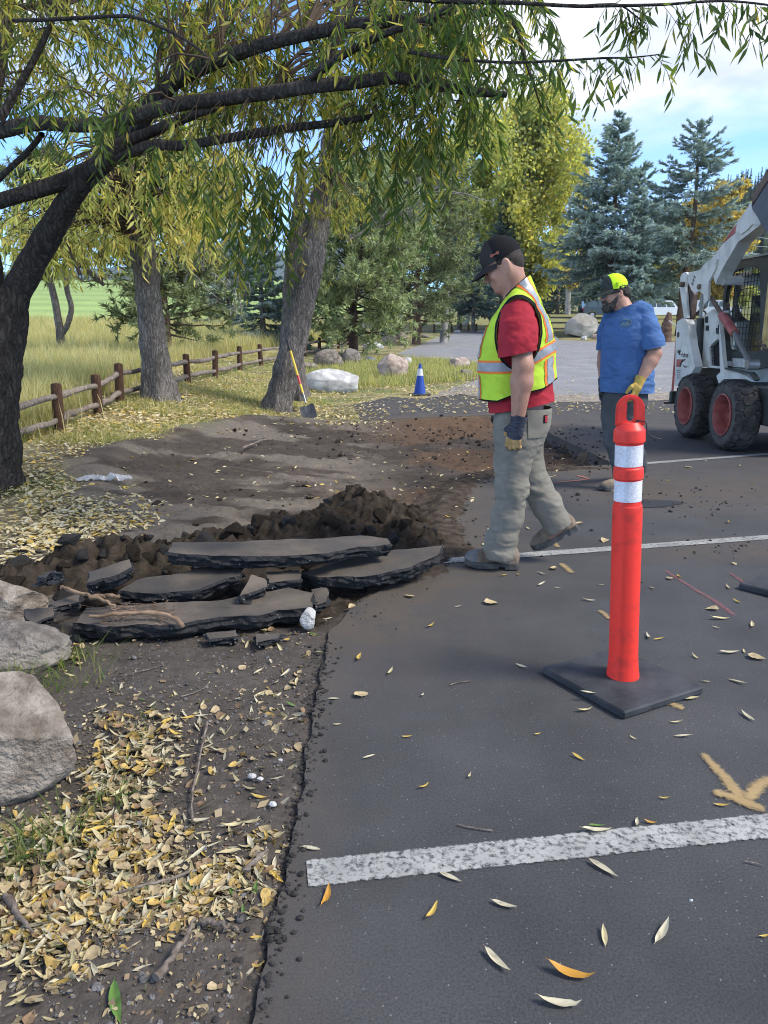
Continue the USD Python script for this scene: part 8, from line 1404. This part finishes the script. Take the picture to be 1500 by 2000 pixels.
asp = [(1350, 1287), (1255, 1330), (1290, 1250), (1265, 1243), (1375, 1327), (1440, 1330), (1458, 1272), (1325, 1130), (1310, 1128), (1430, 1100), (1030, 1035), (1135, 1025), (1075, 1115), (945, 1062), (1010, 1120), (985, 1132), (1055, 1140), (1090, 1150), (1175, 1145), (1270, 1155), (1060, 1120), (1020, 1303), (835, 1225), (845, 1100), (900, 1185), (640, 1208), (690, 1190), (800, 1172), (955, 1030), (870, 1010), (1180, 1060), (1245, 918), (1350, 920), (1300, 940), (1380, 905), (1470, 945), (1440, 905), (1420, 1022), (1100, 905), (1420, 1145), (1440, 1178), (1390, 1192), (1470, 1225), (1240, 1210), (1150, 1180), (1395, 1225), (700, 1290), (760, 1315), (800, 1440), (1050, 1440), (1240, 1440), (1455, 1410), (1490, 1830), (720, 1480), (1480, 1290), (660, 1420), (830, 1540), (1300, 1560)]
for px, py in asp:
    g = gat(px + R.normal() * 3, py + R.normal() * 3); near_ = g[1] < 2.4; leaf_thing(g + [0, 0, .004], R.uniform(.035, .075) * (1.0 if not near_ else .6), R.uniform(0, 6.28), (nm_ := str(R.choice(['cream', 'cream', 'pale', 'pale', 'gold', 'broad']))), int(R.integers(4)), f'small {dict(cream="cream", pale="pale yellow", gold="golden", broad="crumpled tan")[nm_]} leaf lying alone on the dark asphalt of the lot', f'scattered {nm_} leaves on the asphalt')
# litter left of the asphalt edge: density after the photograph
def dens(px, py):
    def blob(cx, cy, sx, sy): return np.exp(-(((px - cx) / sx) ** 2 + ((py - cy) / sy) ** 2))
    d = 1.0 * blob(240, 1480, 100, 85) + .7 * blob(310, 1415, 90, 35) + .75 * blob(200, 1640, 190, 70) + .9 * blob(280, 1740, 220, 60) + .7 * blob(80, 1790, 130, 80) + .13 * blob(520, 1330, 60, 110) + .35 * blob(550, 1240, 60, 20) + .45 * blob(490, 1690, 50, 60) + .06 * blob(330, 1260, 170, 40) + .16 * blob(60, 1290, 90, 30) + .2 * blob(60, 1230, 60, 15) + .022
    return d * (py < 1990)
R = rng(91); cand = []
qx, qy = R.uniform(-60, 640, 40000), 1225 + R.random(40000) * 790; qk = R.random(40000) < dens(qx, qy) * (.35 + 1.1 * smoothstep(.42, .58, fbm(np.c_[qx / 70, qy / 45, qx * 0], 3, 12))); qx, qy = qx[qk][:5500], qy[qk][:5500]; qg = gats(qx, qy)
for px, py, g in zip(qx, qy, qg):
    if g[0] > -.255 or g[1] < 1.0: continue
    if px < 190 and 1330 < py < 1590 and not (py > 1500 and px > 120): continue
    if len(cand) < 2700: cand.append((px, py, g))
cols = ['pale', 'cream', 'pale', 'broad', 'cream', 'pale', 'gold', 'brown', 'broad', 'broad', 'cream', 'broadgold']; words = dict(cream='cream narrow', pale='pale yellow narrow', gold='golden narrow', orange='orange narrow', green='green narrow', broad='tan broad', broadgold='yellow broad', brown='brown broad'); mb = MB(); indiv = 0
for k, (px, py, g) in enumerate(cand):
    nm = cols[R.integers(len(cols))] if R.random() > .02 else 'green'; kk = int(R.integers(4)); L = R.uniform(.024, .062) if nm not in ('broad', 'broadgold', 'brown') else R.uniform(.020, .042); a = R.uniform(0, 6.28); z = -.016 + R.random() * .022 * min(1, dens(px, py))
    if k < 205 : leaf_thing([g[0], g[1], g[2] + z + .012], L * 1.1, a, nm, kk, words[nm] + ' leaf in the thick litter on the soil left of the asphalt', words[nm] + ' leaves in the litter beside the asphalt')
    else:
        v, f, t = lib[nm][kk]; rx, ry = R.normal() * .42, R.normal() * .42; M = trimesh.transformations.euler_matrix(rx, ry, a)[:3, :3]; mb.add((v * L) @ M.T + [g[0], g[1], g[2] + z + .006], f, t * R.uniform(.55, 1.0))
obj('leaf_litter', mb.out(), lf_mat, None, smooth=True, tint=mb.tint(), label='thick yellow leaf litter on the soil left of the asphalt', category='leaf litter', kind='stuff')
bq = np.c_[R.uniform(-60, 620, 40000), 1225 + R.random(40000) * 790]; bk_ = R.random(40000) < .55 * dens(bq[:, 0], bq[:, 1]) + .02; bq = bq[bk_][:7000]; bg = gats(bq[:, 0], bq[:, 1]); bg = bg[bg[:, 0] < -.255]; nb_ = len(bg); bd = R.normal(size=(nb_, 3)) * [1, 1, .3]; bd = unit(bd); bn_ = unit(np.c_[R.normal(size=(nb_, 2)) * .5, np.ones(nb_)]); bn_ = unit(bn_ - bd * (bd * bn_).sum(1, keepdims=True)); bl = R.lognormal(-4.5, .5, nb_)
v, f, t = flakes(np.c_[bg[:, :2], gz(bg[:, 0], bg[:, 1]) + .004], bd, bn_, bl, bl * R.uniform(.3, .9, nb_), np.array([(.30, .23, .13), (.20, .14, .08), (.42, .35, .2), (.12, .09, .06)])[R.integers(0, 4, nb_)] * R.uniform(.6, 1.2, (nb_, 1))); obj('leaf_fragments', (v, f), lf_mat, None, tint=t, label='crumbled bits of dry leaves and bark between the fallen leaves', category='leaf litter', kind='stuff')
# thin litter over the verge, the pit rim, gravel edge, island and road
P, Lh, T_ = [], [], []
def cover(px0, px1, py0, py1, n, cols, smin_=.03, smax=.06, msk=None):
    r = rng(px0 + py0 + n); q_ = np.c_[r.uniform(px0, px1, n), py0 + r.random(n) * (py1 - py0)]
    if msk is not None: q_ = q_[[msk(a, b, r) for a, b in q_]]
    for p_ in gats(q_[:, 0], q_[:, 1]): P.append(p_); Lh.append(r.uniform(smin_, smax)); T_.append(np.array(cols[r.integers(len(cols))]) * r.uniform(.75, 1.1))
pc = [cream, pale, (.58, .48, .26), (.52, .42, .24), gold_, pale]
inpit = lambda a, b, r: not pit_poly.buffer(-.12 + .1 * r.normal()).contains(Point(*gat(a, b)[:2]))
cover(40, 330, 840, 1120, 5600, pc, .035, .065, lambda a, b, r: inpit(a, b, r) and r.random() < np.interp(a, [40, 120, 300], [.45, 1, .9])); cover(-20, 120, 900, 1120, 900, pc, .035, .065, inpit); cover(120, 560, 745, 850, 7600, pc, .045, .085, lambda a, b, r: inpit(a, b, r) and r.random() < 1.1); cover(560, 760, 770, 830, 1500, pc, .05, .085, lambda a, b, r: r.random() < np.interp(a, [560, 640, 760], [.9, 1, .35])); cover(600, 930, 700, 770, 1400, pc, .06, .1); cover(340, 560, 690, 760, 1500, pc, .06, .1)
cover(780, 1340, 766, 812, 620, pc, .04, .09); cover(760, 960, 745, 800, 260, pc, .05, .09); cover(940, 1320, 690, 765, 160, pc, .05, .10); cover(300, 1100, 830, 1000, 240, pc, .03, .06)
P, Lh, T_ = np.array(P), np.array(Lh), np.array(T_); n = len(P); az = R.uniform(0, 2 * np.pi, n); D = unit(np.c_[np.cos(az), np.sin(az), R.normal(size=n) * .22]); N = unit(np.c_[R.normal(size=(n, 2)) * .35, np.ones(n)]); N = unit(N - D * (D * N).sum(1, keepdims=True)); P[:, 2] += .022 + R.random(n) * .02
inp = inside(pit_poly, P[:, 0], P[:, 1]) & (P[:, 1] > 6); P[inp, 2] -= .03
v, f, t = leaves(P - D * Lh[:, None] * .5, D, N, Lh, Lh * R.uniform(.28, .55, n), T_, .15); obj('verge_leaves', (v, f), lf_mat, None, tint=t, label='pale fallen leaves spread over the verge and the lot\'s far edge', category='leaf litter', kind='stuff')
# ================================================================== the air: far things fade a little to blue
hb = trimesh.creation.box([4600, 3900, 430]); hb.apply_translation([0, 1790, 213]); haze = mat('haze_look', {'v': ('principled_volume', dict(color=(.80, .86, .95), density=.00010, anisotropy=.2))}, [], volume='v.volume')
obj('haze', (np.array(hb.vertices), np.array(hb.faces)), haze, None, kind='stuff')
